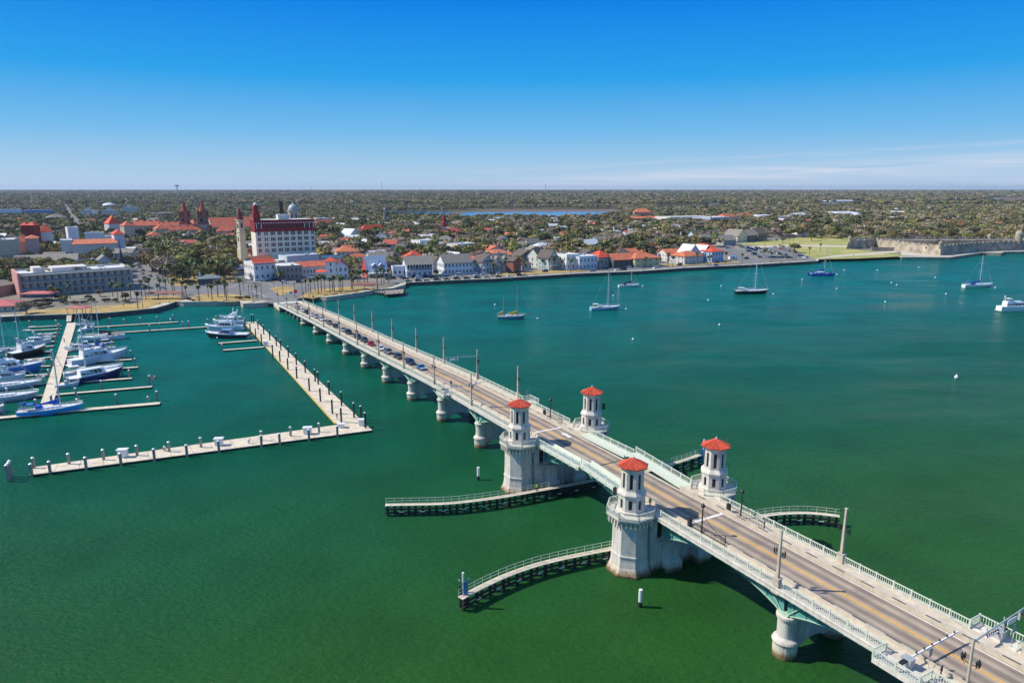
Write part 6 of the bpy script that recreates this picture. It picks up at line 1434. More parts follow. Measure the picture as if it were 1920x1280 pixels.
# --- second rows behind the bayfront
B2 = [(735, 497, 752, 496, 'hip', 10, 14, (.5, .3, .25), SHINDARK, 'brown roofed house behind the arcaded building'), (765, 494, 800, 492, 'hip', 9, 13, (.5, .35, .3), REDTILE, 'red hipped roof with turret behind the long balcony building'),
 (788, 470, 815, 468, 'flat', 18, 0, W_, FLATROOF, 'white flat roofed block in the middle of the old town'), (810, 482, 850, 479, 'flat', 13, 0, (.74, .72, .66), METROOF, 'long white flat roofed building with small windows'), (820, 472, 872, 468, 'flat', 14, 0, (.62, .6, .55), FLATROOF, 'grey topped large flat building behind the inn'),
 (858, 478, 892, 475, 'flat', 19, 0, (.72, .68, .58), METROOF, 'cream block with dark square windows above the inn'), (852, 492, 872, 490, 'gy', 9, 9, W_, METROOF, 'white gable behind the long white inn'), (700, 487, 728, 485, 'gx', 8, 8, (.6, .62, .68), METROOF, 'pale metal roofed cottage in bare trees'),
 (690, 468, 712, 466, 'gy', 10, 8, (.12, .25, .38), METROOF, 'dark blue cottage with a white roof edge'), (678, 444, 728, 442, 'hip', 9, 12, (.62, .58, .48), REDTILE, 'large villa with a broad red hipped roof in the trees'), (655, 452, 676, 450, 'gy', 10, 12, W_, METROOF, 'white gabled church hall left of the broad red roof'),
 (596, 428, 628, 426, 'gx', 8, 7, (.6, .45, .35), PINKTILE, 'red roofed school with dormers right of the hotel'), (600, 424, 618, 423, 'flat', 14, 0, W_, METROOF, 'white flat block above the red roofed school'), (764, 447, 778, 446, 'gy', 8, 7, W_, REDTILE, 'small white house with a red roof in bare trees'),
 (835, 448, 871, 446, 'hip', 10, 8, (.55, .52, .48), REDTILE, 'wide bright red hipped roof beside the red spire'), (893, 470, 916, 468, 'hip', 8, 13, (.45, .42, .38), SHINGLE, 'house with a tall tan hipped roof right of the cream block'), (960, 455, 972, 454, 'gy', 9, 9, W_, ORTILE, 'small house with an orange gable among the oaks'),
 (974, 455, 990, 454, 'gy', 8, 8, W_, METROOF, 'small white gabled house right of the orange gable'), (1010, 468, 1033, 466, 'gx', 8, 7, GY, SHINGLE, 'grey roofed cottage left of the dark cottages'), (1036, 466, 1058, 464, 'gy', 8, 7, (.6, .58, .52), SHINDARK, 'grey gabled cottage in front of dark trees'),
 (1105, 470, 1126, 468, 'gx', 12, 8, (.45, .62, .6), METROOF, 'pale teal two storey house above the orange roofs'), (1130, 478, 1165, 476, 'hip', 7, 7, GY, SHINDARK, 'dark roofed long house above the orange roofs'), (1120, 450, 1160, 448, 'flat', 6, 0, W_, METROOF, 'low white roofed building in the trees right of centre'),
 (1190, 452, 1212, 450, 'gy', 9, 8, (.68, .62, .48), SHINGLE, 'cream cottage with a grey gable in the oaks'), (1212, 463, 1240, 461, 'gx', 6, 8, (.4, .36, .32), SHINDARK, 'brown roofed cottage left of the thatched looking roof'), (1252, 444, 1280, 442, 'gx', 6, 5, (.4, .42, .44), METROOF, 'house with a long pale blue metal roof'),
 (1215, 472, 1236, 470, 'hip', 6, 8, (.6, .5, .4), REDTILE, 'small orange hipped roof behind the long motel wing'), (1240, 478, 1262, 476, 'gx', 7, 9, (.55, .5, .4), SHINGLE, 'house with a tan thatched looking roof'), (1330, 446, 1356, 444, 'gx', 8, 6, GY, SHINDARK, 'brown roofed house beside the bare grey trees'),
 (640, 434, 654, 433, 'gy', 9, 6, W_, METROOF, 'tiny white gable at the edge of the woods'), (905, 442, 925, 441, 'gx', 6, 5, W_, SHINGLE, 'white cottage in the oak woods above the inn'), (1080, 436, 1100, 435, 'gx', 5, 5, W_, METROOF, 'white cottage in the oak woods right of centre'), (980, 428, 1000, 427, 'gx', 5, 4, (.6, .55, .5), METROOF, 'pale cottage roof high in the oak woods'),
 (1020, 412, 1042, 411, 'gx', 4, 4, W_, METROOF, 'small white roof near the river woods'), (760, 436, 790, 435, 'gx', 5, 5, W_, METROOF, 'white roofed hall left of the red spire'), (1500, 440, 1530, 439, 'hip', 8, 8, W_, REDTILE, 'small house with a bright orange red roof left of the fort lawn')]
for u0, v0, u1, v1, rf, hp, rp, c, rm, lab in B2: house(u0, v0, u1, v1, 15, hp, rf, rp, c, rm, 2 if hp > 9 else 1, max(2, int((u1 - u0) / 7)), lab, 'house', 'house', winmax=14)
# --- far right institutional buildings
house(1180, 421, 1258, 419, 26, 9, 'hip', 5, (.55, .48, .42), ORTILE, 2, 10, 'large far building with an orange hipped roof left of the long white parapets', 'school', 'building', winmax=20)
block(thing('roof_pavilion', 'pair of raised orange tiled pavilions on the far orange roof', 'building', P(1210, 418, LZ) + Vector((0, 25, 14))), -16, 14, 0, 14, 0, 4, PK, 'hip', 6, ORTILE, 1, 3)
house(1255, 422, 1330, 420, 40, 14, 'flat', 0, (.72, .68, .60), FLATROOF, 2, 14, 'long white far building with stepped parapets', 'long_building', 'building', winmax=24)
house(1331, 424, 1368, 422, 36, 15, 'flat', 0, (.50, .54, .62), FLATROOF, 2, 6, 'blue grey far building with dark ribbon windows', 'office_building', 'building', winmax=12)
house(1358, 420, 1384, 418, 20, 12, 'pyr', 6, (.55, .58, .64), ORTILE, 1, 3, 'white far block with an orange pyramid roof', 'tower_block', 'building')
house(1394, 412, 1414, 411, 18, 6, 'pyr', 6, W_, ORTILE, 1, 2, 'small far building with an orange pyramid roof in the trees', 'house', 'house')
for i, (a, b, v) in enumerate([(1418, 1452, 414), (1455, 1490, 414), (1492, 1515, 411), (1500, 1545, 418), (1560, 1600, 408), (1568, 1615, 409), (1600, 1622, 411)]):
    house(a, v, b, v - 1, 22, 7, ['hip', 'flat', 'gx', 'flat', 'gx', 'hip', 'gy'][i], 4, [(.78, .77, .74), (.74, .66, .58), (.78, .77, .75), (.72, .52, .46), (.72, .68, .6), W_, (.3, .5, .7)][i], METROOF, 2, 5, ['far left white block of the white town houses beyond the oaks', 'cream terrace with small windows beyond the oaks', 'white gabled roofs right of the cream terrace', 'pink and cream terrace front beyond the oaks', 'pale long roof above the fort oaks', 'white roofed motel above the fort oaks', 'blue walled block above the fort oaks'][i], 'town_house', 'building', winmax=8)
for i, (u, v, w, hp) in enumerate([(1690, 397, 34, 4), (1740, 396, 26, 4), (1790, 400, 20, 3), (1870, 401, 22, 4), (1905, 405, 22, 4), (1590, 392, 24, 4), (1630, 397, 16, 4), (1520, 380, 60, 2.6), (1460, 381, 40, 3.0), (1580, 379, 40, 2.4), (1380, 384, 30, 3), (1340, 384, 24, 2.6), (1700, 378, 30, 2), (1760, 377, 50, 2), (1860, 375, 30, 2), (1885, 368, 20, 2), (840, 390, 10, 2), (860, 390, 8, 2), (870, 391, 8, 2), (1690, 404, 60, 5), (1480, 400, 30, 3), (1120, 410, 20, 3), (1445, 398, 26, 3), (1560, 401, 20, 3), (1655, 403, 20, 4), (1800, 392, 30, 3)]):
    house(u - w / 2, v, u + w / 2, v, 30, hp, 'gx', hp * .6, [(.76, .74, .68), (.66, .56, .4), (.74, .74, .76)][i % 3], [METROOF, FLATROOF, SHINGLE][i % 3], 1, 4, 'pale roof in the far woods %s' % ('above the open bay' if u < 1300 else 'above the car park' if u < 1540 else 'above the fort'), 'far_house', 'house', 'houses in the far woods', winmax=4)
# --- left side: long bayfront hotel
t, W, s = frame(40, 558, 252, 541, 'bayfront_hotel', 'long grey bayfront hotel with two shaded galleries behind palms', 'hotel', None, 34)
h1, h2, h3 = 13 * s, 26 * s, 39 * s
block(t, -W / 2, W / 2, 2.5, 30, 0, h3, (.58, .54, .48), 'flat', 0, FLATROOF, 3, 16, sides='f', par=1.0, winmax=48)
for z in (h1, h2):
    m = MB(); m.box(-W / 2, W / 2, 0, 2.45, z - .35, z); m.build('gallery_floor', WALLC, t).color = (.55, .54, .5, 1)
    m = MB(); m.box(-W / 2, W / 2, .05, .12, z + .9, z + 1.0)
    for k in range(130): x = -W / 2 + (k + .5) * W / 130; m.box(x - .04, x + .04, .05, .1, z, z + .9)
    m.build('gallery_railing', BLACKM, t)
m = MB()
for k in range(17): x = -W / 2 + .3 + (W - .6) * k / 16; m.box(x - .2, x + .2, .05, .4, 0, h3 - .2)
m.box(-W / 2, W / 2, 0, 2.45, h3 - .4, h3); m.build('gallery_frame', WALLC, t).color = (.50, .48, .44, 1)
m = MB(); m.box(-W / 2 - .5, -W / 2 + .6, -.3, 30.2, 0, h3 + 1.4); m.build('pink_end_wall', WALLC, t).color = (.62, .30, .26, 1)
m = MB(); m.box(-W / 2 + 8, W / 2 - 45, 8, 20, h3 + .1, h3 + 3.2); m.box(W / 2 - 40, W / 2 - 22, 10, 24, h3 + .1, h3 + 2.4); m.build('penthouse', WALLC, t).color = (.70, .64, .60, 1)
t, W, s = frame(-40, 562, 36, 548, 'grey_roofed_house', 'brown shingled house left of the long bayfront hotel', 'house', None, 20); block(t, -W / 2, W / 2, 0, 20, 0, 18 * s, (.3, .26, .24), 'hip', 14 * s, SHINGLE, 2, 5)
t, W, s = frame(-60, 588, 33, 583, 'waterfront_pavilion', 'low building with a wide faded red hip roof at the left edge', 'pavilion', None, 17); block(t, -W / 2, W / 2, 0, 16, 0, 11 * s, (.62, .6, .55), 'hip', 9 * s, mat('brick_red_metal', (.50, .13, .11), .6, .12, .5), 1, 6, ov=1.4)
# buildings of the left town
def H_(*a, **k): return house(*a, **k)
H_(28, 508, 145, 503, 26, 17, 'gx', 9, (.66, .66, .66), SHINGLE, 1, 6, 'long grey building with a dark hipped roof behind the bayfront hotel', 'hall', 'building', ov=1)
H_(27, 507, 48, 506, 20, 12, 'gy', 10, (.44, .44, .44), SHINGLE, 0, 0, 'grey gable at the left end of the dark roofed hall', 'hall', 'building')
H_(145, 504, 172, 503, 20, 14, 'flat', 0, (.32, .32, .32), FLATROOF, 0, 0, 'plain dark grey block right of the dark roofed hall', 'hall', 'building')
H_(180, 505, 216, 503, 16, 12, 'gy', 13, (.50, .58, .72), SHINGLE, 1, 3, 'pale blue gabled house behind the bayfront hotel', 'house', 'house', chim=1)
H_(80, 498, 120, 497, 14, 14, 'gx', 10, (.52, .44, .38), SHINGLE, 1, 3, 'stone house with three round dormers', 'house', 'house', wm=WINA)
H_(118, 490, 140, 489, 22, 38, 'flat', 0, (.62, .62, .60), METROOF, 4, 3, 'white four storey castle hotel wing with dark trimmed windows', 'castle_hotel', 'hotel', winmax=24)
H_(140, 490, 222, 487, 20, 32, 'gx', 7, (.60, .58, .54), ORTILE, 4, 9, 'castle hotel front under a long orange tiled roof', 'castle_hotel', 'hotel', winmax=36)
H_(219, 486, 238, 485, 14, 46, 'pyr', 8, (.64, .66, .68), REDTILE, 4, 2, 'corner tower of the castle hotel with a red pyramid roof', 'castle_tower', 'tower', winmax=12)
H_(163, 478, 196, 477, 14, 38, 'flat', 0, (.72, .72, .72), METROOF, 1, 3, 'crenellated white block in the middle of the castle hotel', 'castle_block', 'building', par=1.4)
H_(133, 478, 153, 477, 14, 48, 'flat', 0, (.76, .76, .76), METROOF, 0, 0, 'square white crenellated keep of the castle hotel', 'castle_keep', 'tower', par=1.6)
H_(196, 474, 222, 473, 14, 30, 'flat', 0, (.66, .64, .6), FLATROOF, 1, 4, 'pale flat wing right of the crenellated block', 'castle_block', 'building')
H_(78, 476, 103, 475, 16, 41, 'pyr', 12, (.70, .71, .76), REDTILE, 3, 2, 'tall white tower with a steep red pyramid roof left of the keep', 'castle_tower', 'tower', winmax=6)
H_(207, 446, 230, 445, 20, 26, 'pyr', 14, (.58, .58, .58), REDTILE, 2, 3, 'white square tower with a large steep red pyramid roof and flags', 'square_tower', 'tower', wm=WINA, winmax=8)
H_(-40, 500, 33, 497, 30, 47, 'flat', 0, (.50, .44, .34), FLATROOF, 4, 10, 'olive brown museum block at the left edge', 'museum', 'museum', winmax=40)
H_(30, 488, 56, 487, 26, 34, 'hip', 12, (.42, .30, .26), ORTILE, 3, 4, 'museum wing with an orange hipped roof', 'museum_wing', 'museum', winmax=12)
H_(53, 490, 76, 489, 22, 42, 'hip', 5, (.62, .42, .38), ORTILE, 3, 3, 'pinkish museum block with a low orange roof', 'museum_wing', 'museum', winmax=9)
for i, (a, b) in enumerate([(46, 57), (57, 71)]):
    H_(a, 478, b, 478, 8, 55, 'pyr', 6, (.25, .035, .03), REDTILE, 3, 2, ['left', 'right'][i] + ' one of the twin dark red lantern towers of the museum', 'lantern_tower', 'tower', winmax=6)
H_(-10, 492, 27, 491, 12, 12, 'gy', 10, (.75, .35, .03), ORTILE, 1, 2, 'orange yellow house with a tiled gable at the left edge', 'house', 'house')
H_(-10, 409, 42, 408, 30, 15, 'flat', 0, (.72, .73, .76), FLATROOF, 4, 5, 'white hospital like block far left', 'office_building', 'building', winmax=20)
H_(48, 409, 100, 408, 30, 14, 'flat', 0, (.14, .26, .62), FLATROOF, 4, 9, 'bright blue office block far left', 'office_building', 'building', winmax=36)
H_(92, 420, 126, 419, 20, 12, 'hip', 6, (.4, .4, .38), SHINGLE, 2, 4, 'dark roofed block right of the blue office block', 'office_building', 'building', winmax=8)
for i, (a, b, v) in enumerate([(152, 174, 411), (192, 214, 411), (231, 252, 405)]):
    t, W, H, s = H_(a, v, b, v, 22, 16, 'flat', 0, (.60, .58, .52), FLATROOF, 2, 3, ['left', 'middle', 'right'][i] + ' one of three pale palace fronts with a roof cupola', 'palace', 'building', winmax=6)
    block(t, -W * .15, W * .15, 3, 10, H + .7, H + 5, (.62, .6, .55), 'flat', 0, FLATROOF, 1, 2, name='cupola')
H_(174, 411, 192, 411, 16, 9, 'flat', 0, (.62, .5, .46), FLATROOF, 1, 3, 'pink linking wing between two pale palace fronts', 'palace', 'building', winmax=3)
H_(276, 410, 326, 408, 22, 9, 'flat', 0, (.60, .60, .54), FLATROOF, 2, 6, 'white angular block left of the twin spires', 'office_building', 'building', winmax=12)
t = thing('water_tank', 'white shallow dome of a water tank above the far trees', 'tank', P(205, 392, LZ)); m = MB(); m.lathe([(17, 0), (17, 12), (14, 15), (8, 17), (.5, 18)], 24); m.build('tank', WHITEP, t)
# college with twin towers and long red roofs
def wing(u0, v0, u1, v1, hp, rp, label, d=14, c=(.5, .42, .34), rf='gx', n=8, ch=0): return house(u0, v0, u1, v1, d, hp, rf, rp, c, PINKTILE, 3, n, label, 'college_wing', 'college', 'wings of the red roofed college', chim=ch, winmax=12)
wing(236, 456, 256, 455, 32, 8, 'left end block of the red roofed college with a hipped roof', rf='hip', n=3, ch=1); wing(253, 447, 300, 446, 24, 8, 'far left wing of the college with chimneys', ch=4)
wing(300, 443, 345, 442, 18, 8, 'middle rear wing of the college left of the spires', ch=4); wing(295, 452, 318, 451, 22, 9, 'hipped pavilion of the college in front of the rear wing', rf='hip', n=3)
wing(318, 450, 400, 447, 18, 8, 'long front wing of the college below the twin spires', ch=6, n=14); wing(400, 443, 480, 440, 17, 16, 'broad red roof of the college between the spires and the hotel', n=12, d=30)
wing(395, 434, 422, 433, 12, 9, 'raised orange roof of the college right of the spires', rf='hip', n=4, ch=1); wing(408, 452, 446, 451, 18, 10, 'low hipped college wing left of the bell tower', rf='hip', n=5)
wing(284, 462, 304, 461, 20, 7, 'small hipped gatehouse roof of the college among the oaks', rf='hip', n=3); wing(365, 437, 378, 436, 16, 8, 'small red hipped roof between the twin spires', rf='hip', n=2)
for i, u in enumerate((350, 384)):
    t = thing('spire_tower', ['left', 'right'][i] + ' of the twin red and cream spired towers above the college', 'tower', P(u, 447, LZ)); s = mpp(t.location); w = 7.2 * s
    m = MB(); m.box(-w, w, -w, w, 0, 26 * s); m.build('shaft', WALLC, t).color = (.48, .42, .34, 1)
    m = MB(); m.box(-w * 1.05, w * 1.05, -w * 1.05, w * 1.05, 26 * s, 30 * s); m.box(-w * .95, w * .95, -w * .95, w * .95, 30 * s, 40 * s); m.box(-w * 1.08, w * 1.08, -w * 1.08, w * 1.08, 40 * s, 43 * s); m.box(-w * .8, w * .8, -w * .8, w * .8, 43 * s, 50 * s)
    for a in (-1, 1):
        for b in (-1, 1): m.tube((a * w * .9, b * w * .9, 38 * s), (a * w * .9, b * w * .9, 50 * s), w * .22, w * .2, 8)
    m.build('belfry', WALLC, t).color = (.30, .12, .075, 1)
    for rz, x, y in ((0, 0, -w * .96), (math.pi / 2, w * .96, 0)):
        o = link('window', WINA, t, (x, y, 31 * s), rz); o.scale = (w * 1.1, 1, 7 * s)
    m = MB(); m.lathe([(w * .95, 50 * s), (w * .55, 57 * s), (.2, 70 * s)], 8, rot=R(22.5)); m.build('spire', mat('red_spire_tile', (.36, .05, .03), .7, .2, .5), t)
# domed church, brick chimney, spires, gabled red church
t = thing('domed_church', 'domed church with a pale grey dome behind the hotel', 'church', P(552, 432, LZ)); s = mpp(t.location)
m = MB(); m.box(-14 * s, 14 * s, -10 * s, 10 * s, 0, 16 * s); m.lathe([(10 * s, 16 * s), (10 * s, 34 * s), (11 * s, 35 * s), (11 * s, 36.5 * s)], 16); m.build('drum', WALLC, t).color = (.62, .55, .42, 1)
m = MB(); m.lathe([(9.5 * s * math.cos(a), 36.5 * s + 12 * s * math.sin(a)) for a in [k * math.pi / 20 for k in range(10)]] + [(.6, 50 * s), (.4, 53 * s)], 20); m.build('dome', mat('dome_lead', (.40, .44, .43), .5, .1, .3), t, smooth=True)
for k in range(8):
    a = k * math.pi / 4 - math.pi / 2; o = link('window', WINA, t, (math.cos(a) * 10.1 * s, math.sin(a) * 10.1 * s, 20 * s), a + math.pi / 2); o.scale = (3 * s, 1, 11 * s)
t = thing('brick_chimney', 'tall dark brick chimney rising behind the hotel', 'chimney', P(531, 438, LZ)); s = mpp(t.location); m = MB(); m.box(-2.6 * s, 2.6 * s, -2.6 * s, 2.6 * s, 0, 57 * s); m.box(-3 * s, 3 * s, -3 * s, 3 * s, 57 * s, 59.5 * s); m.build('stack', mat('dark_brick', (.12, .045, .03), .9, .3, 1), t)
t = thing('white_spire', 'grey pointed spire with a white tip in the woods right of the hotel', 'church', P(722, 424, LZ)); s = mpp(t.location); m = MB(); m.box(-3 * s, 3 * s, -3 * s, 3 * s, 0, 11 * s); m.build('tower', WALLC, t).color = (.6, .5, .3, 1)
m = MB(); m.lathe([(4 * s, 11 * s), (.8 * s, 30 * s)], 8); m.build('spire', mat('slate', (.20, .21, .22), .7, .2, .3), t); m = MB(); m.lathe([(.8 * s, 30 * s), (1.5 * s, 31.5 * s), (.2 * s, 35 * s)], 8); m.build('tip', WHITEP, t)
t = thing('red_spire', 'dark red onion shaped spire of a church left of the red roof', 'church', P(833, 447, LZ)); s = mpp(t.location); m = MB(); m.box(-3.6 * s, 3.6 * s, -3.6 * s, 3.6 * s, 0, 22 * s); m.build('tower', WALLC, t).color = (.62, .45, .38, 1)
m = MB(); m.lathe([(4.4 * s, 22 * s), (4.4 * s, 30 * s), (3 * s, 32 * s), (3.6 * s, 37 * s), (2.6 * s, 41 * s), (1.2 * s, 45 * s), (.1, 52 * s)], 8); m.build('spire', MATS['red_stair_tower'], t)
H_(330, 484, 362, 484, 20, 12, 'gx', 21, (.55, .45, .4), mat('crimson_roof', (.40, .04, .045), .7, .15, .4), 0, 0, 'church with a big crimson gable roof rising from the plaza oaks', 'church', 'church')
t = thing('black_steeple', 'slim black steeple in front of the castle hotel', 'church', P(230, 508, LZ)); s = mpp(t.location); m = MB(); m.box(-4 * s, 4 * s, -4 * s, 4 * s, 0, 22 * s); m.build('tower', WALLC, t).color = (.10, .12, .18, 1)
m = MB(); m.lathe([(4.5 * s, 22 * s), (1.2 * s, 40 * s), (.1, 62 * s)], 8); m.build('spire', mat('dark_slate', (.05, .06, .07), .6, .2, .3), t)
H_(372, 535, 414, 533, 12, 12, 'hip', 6, (.12, .14, .18), mat('green_grey_roof', (.16, .2, .2), .7, .2, .4), 1, 6, 'dark open pavilion with a grey roof in the plaza behind the palms', 'plaza_pavilion', 'pavilion', wm=WIND)
t = thing('monument', 'pale stone monument standing before the plaza pavilion', 'monument', P(376, 533, LZ)); m = MB(); m.rings([[(x * w, y * w, z) for x, y in ((-1, -1), (1, -1), (1, 1), (-1, 1))] for w, z in ((1.6, 0), (1.3, 1), (.8, 1.4), (.5, 7), (.1, 8))], close=True); m.build('obelisk', CONC_W, t)
# --- the old fort
fz = LZ; OUT = [(1586, 467), (1622, 466.5), (1641, 464.5), (1700, 472.5), (1763, 479.5), (1836, 472.5), (1852, 471.5), (1912, 469.5), (1935, 465), (1915, 461.5), (1850, 461), (1700, 462), (1600, 461)]
pts = [P(u, v, fz) for u, v in OUT]; c = sum(pts, Vector()) / len(pts); c.z = 0
t = thing('fort', 'low grey coquina stone fort with sloping bastion walls at the water edge', 'fort', c)
q = [Vector((p.x - c.x, p.y - c.y, 0)) for p in pts]; cen = Vector((0, 0, 0))
def inset(pl, d):
    out = []
    for i, p in enumerate(pl):
        a = (pl[i] - pl[i - 1]).normalized(); b = (pl[(i + 1) % len(pl)] - pl[i]).normalized(); n1 = Vector((-a.y, a.x, 0)); n2 = Vector((-b.y, b.x, 0)); n = (n1 + n2); n = n.normalized() * (d / max(.45, n.normalized().dot(n1))); out.append(p + n)
    return out
FH = 7.4
m = MB(); m.rings([[(p.x, p.y, fz - .5) for p in q], [(p.x, p.y, fz + FH) for p in inset(q, 1.8)], [(p.x, p.y, fz + FH + 1.1) for p in inset(q, 1.8)], [(p.x, p.y, fz + FH + 1.1) for p in inset(q, 3.2)], [(p.x, p.y, fz + FH) for p in inset(q, 3.2)], [(p.x, p.y, fz + FH) for p in inset(q, 13)], [(p.x, p.y, fz + 1) for p in inset(q, 13)]], close=True, caps=False)
fo = m.build('rampart', COQ, t)
m = MB(); pa = inset(q, 2.4)
for p, r in zip(pa, pa[1:] + pa[:1]):
    n = max(1, int((r - p).length / 6.5))
    for k in range(n): e = p.lerp(r, (k + .5) / n); m.cbox((e.x, e.y, fz + FH + 1.55), ((r - p).length / n * .72, 1.3, .95), math.atan2(r.y - p.y, r.x - p.x))
m.build('merlon', COQ, t)['kind'] = 'stuff'
m = MB(); m.add([(p.x, p.y, fz + 1) for p in inset(q, 13)], [tuple(range(len(q)))]); m.build('courtyard', PAVE, t)
for i, k in enumerate((4, 7, 0, 10)):
    p = inset(q, 2.4)[k]; m = MB(); big = k == 7
    m.lathe([(1.5, 0), (2.0, 1.2), (1.9, 1.5), (1.9, 4.5), (2.1, 4.7), (1.6, 5.6), (.6, 6.3), (.2, 7)] if not big else [(3.2, 0), (3.2, 9), (3.5, 9.3), (2.8, 11.5), (1.4, 13), (.3, 13.4)], 14, (p.x, p.y, fz + FH - 1.0)); m.build('watch_turret', COQ, t)
m = MB()
for k in range(4): 
    a = q[k].lerp(q[k + 1], .0)
pass
OCC.append((c.x, c.y, 0, 130, -60, 60))
t = thing('outer_wall', 'low dark outer wall of the fort moat with a ramp', 'wall', P(1650, 474, LZ)); m = MB(); a = P(1633, 470, LZ) - t.location; b = P(1676, 470.5, LZ) - t.location; m.beam((a.x, a.y, 1.8), (b.x, b.y, 1.8), 1.2, 3.6); m.build('wall', COQ, t)
# --- waterfront bits: pier, picnic shelters, masts on the horizon
t = thing('fishing_pier', 'weathered timber pier on posts by the park', 'pier', P(735, 549, 1.8)); O = Vector((t.location.x, t.location.y, 0)); t.location = O
q = [P(u, v, 2.0) - O for u, v in ((720, 552), (757, 549), (759, 542), (745, 543), (702, 546), (722, 549))]
m = MB(); m.prism([(p.x, p.y) for p in q], 1.6, 2.0); m.build('deck', TIMB_B, t)
m = MB()
for p, r in zip(q, q[1:] + q[:1]):
    n = max(1, int((r - p).length / 2.5))
    for k in range(n):
        x = p.lerp(r, k / n); m.tube((x.x, x.y, -1), (x.x, x.y, 3.0), .16, .16, 6)
    m.beam((p.x, p.y, 3.0), (r.x, r.y, 3.0), .1, .1)
m.build('post', TIMBER, t)
def shelter(u, v, w, d, h, label, mt, rz=0.05):
    t = thing('open_shelter', label, 'shelter', P(u, v, LZ), rz); m = MB()
    for x in (-w / 2 + .3, 0, w / 2 - .3):
        for y in (-d / 2 + .3, d / 2 - .3): m.tube((x, y, 0), (x, y, h), .12, .12, 6)
    m.build('post', TIMB_B, t); m = MB(); hip_mesh(m, -w / 2, w / 2, -d / 2, d / 2, h, 1.0, .3); m.build('roof', mt, t); return t
ROOFB = mat('brown_shelter_roof', (.28, .10, .07), .8, .2, .5)
shelter(684, 543, 16, 4, 3.2, 'long brown roofed shelter in the little park by the bay', ROOFB); shelter(310, 560, 20, 4, 3.2, 'long brown roofed arcade left of the plaza palms', ROOFB)
shelter(75, 563, 16, 9, 4.2, 'red roofed open pavilion with red posts in front of the bayfront hotel', MATS['brick_red_metal']); shelter(150, 590, 9, 6, 3.6, 'dark red kiosk at the head of the gangway', MATS['brick_red_metal'])
for i, (u, top, r, nm) in enumerate([(332, 347, 2.2, 'thick short communication tower on the horizon at the left'), (1023, 345, .9, 'thin lattice mast on the horizon above the bay centre'), (716, 341, .8, 'thin mast on the horizon right of the white spire'), (583, 351, .8, 'small thin mast on the horizon above the dome'), (788, 350, .8, 'small thin mast on the horizon left of centre'), (1461, 355, .8, 'pale thin mast in front of the far woods at the right')]):
    d = 7000.0 if i != 5 else 4200; x = (u - 960) / FPX * d * 1.0; t = thing('radio_mast', nm, 'mast', (x * math.cos(PITCH), d, LZ)); hh = CAM_H - LZ + (353 - top) / FPX * d
    m = MB(); m.tube((0, 0, 0), (0, 0, hh), d / FPX * r * .55, d / FPX * r * .4, 4)
    if i == 0: m.box(-14, 14, -14, 14, hh - 14, hh - 2)
    m.build('mast', mat('far_steel', (.20, .22, .25), .6, .1, .1), t)
for i, (u, v, h) in enumerate([(446, 412, 40), (491, 410, 44), (510, 410, 34), (536, 410, 46), (212, 396, 30)]):
    p = P(u, v, LZ); t = thing('power_pylon', '%s tall thin steel power pole behind the hotel roofs' % ORD[i], 'pole', p, 0, 'steel power poles behind the town'); s = mpp(p); m = MB(); m.tube((0, 0, 0), (0, 0, h * s * .72), .9, .5, 6); m.build('pole', MATS['far_steel'], t)
# street lights and flags around the plaza
def street_light(u, v, h, label, group='street lights by the bridge end'):
    t = thing('street_light', label, 'street lamp', P(u, v, LZ), 0, group); m = MB(); m.tube((0, 0, 0), (0, 0, h), .14, .1, 8); m.build('pole', BLACKM, t)
    m = MB(); m.lathe([(.12, h), (.32, h + .25), (.34, h + .8), (.1, h + 1.1)], 8); m.build('lantern', BLACKM, t); return t
for i, (u, v) in enumerate([(268, 578), (468, 564), (474, 564), (491, 560), (553, 558), (567, 556), (580, 560), (531, 556), (514, 536), (457, 543), (428, 560)]): street_light(u, v, 7.5, '%s black street light counting from the left around the bridge end' % ORD[i])
t = thing('traffic_drum', 'round bright red orange sign disc on a post where the bridge meets the town', 'sign', P(555, 560, LZ)); m = MB(); m.tube((0, 0, 0), (0, 0, 3.2), .08); m.build('post', GREYM, t); m = MB(); m.tube((0, -.1, 4.1), (0, .1, 4.1), 1.0, 1.0, 16); m.build('disc', pmat((.85, .05, .02)), t)
t = thing('sign', 'light blue notice on the road just below the red disc', 'sign', P(546, 555, LZ)); m = MB(); m.tube((0, 0, 0), (0, 0, 1.5), .06); m.build('post', GREYM, t); m = MB(); m.cbox((0, 0, 2.0), (1.5, .1, 1.3)); m.build('board', pmat((.12, .35, .7)), t)
t = thing('umbrella', 'blue parasol on the corner by the bell tower', 'umbrella', P(449, 508, LZ)); m = MB(); m.tube((0, 0, 0), (0, 0, 3), .08); m.build('pole', GREYM, t); m = MB(); m.lathe([(3.2, 2.6), (.1, 4.2)], 10); m.build('canopy', pmat((.02, .16, .55)), t)

# --- small houses filling the old town blocks
rh_ = random.Random(21)
def far_from(x, y, d):
    for cx, cy, rz, hw, y0, y1 in OCC:
        dx, dy = x - cx, y - cy
        if abs(dx) > 120 + hw or abs(dy) > 120 + hw: continue
        ca, sa = math.cos(rz), math.sin(rz); lx = dx * ca + dy * sa; ly = -dx * sa + dy * ca
        if -hw - d < lx < hw + d and y0 - d < ly < y1 + d: return False
    return True
HZ = [(-1e9, -330, 'behind the bayfront hotel'), (-330, -150, 'by the red college'), (-150, -30, 'right of the tall hotel'), (-30, 90, 'behind the white inn'), (90, 210, 'behind the orange motels'), (210, 420, 'left of the car park'), (420, 1e9, 'behind the fort')]
WC = [('white', (.76, .76, .74)), ('cream', (.66, .58, .44)), ('grey', (.42, .42, .42)), ('pale blue', (.5, .58, .68)), ('white', (.74, .73, .70)), ('tan', (.5, .4, .3))]
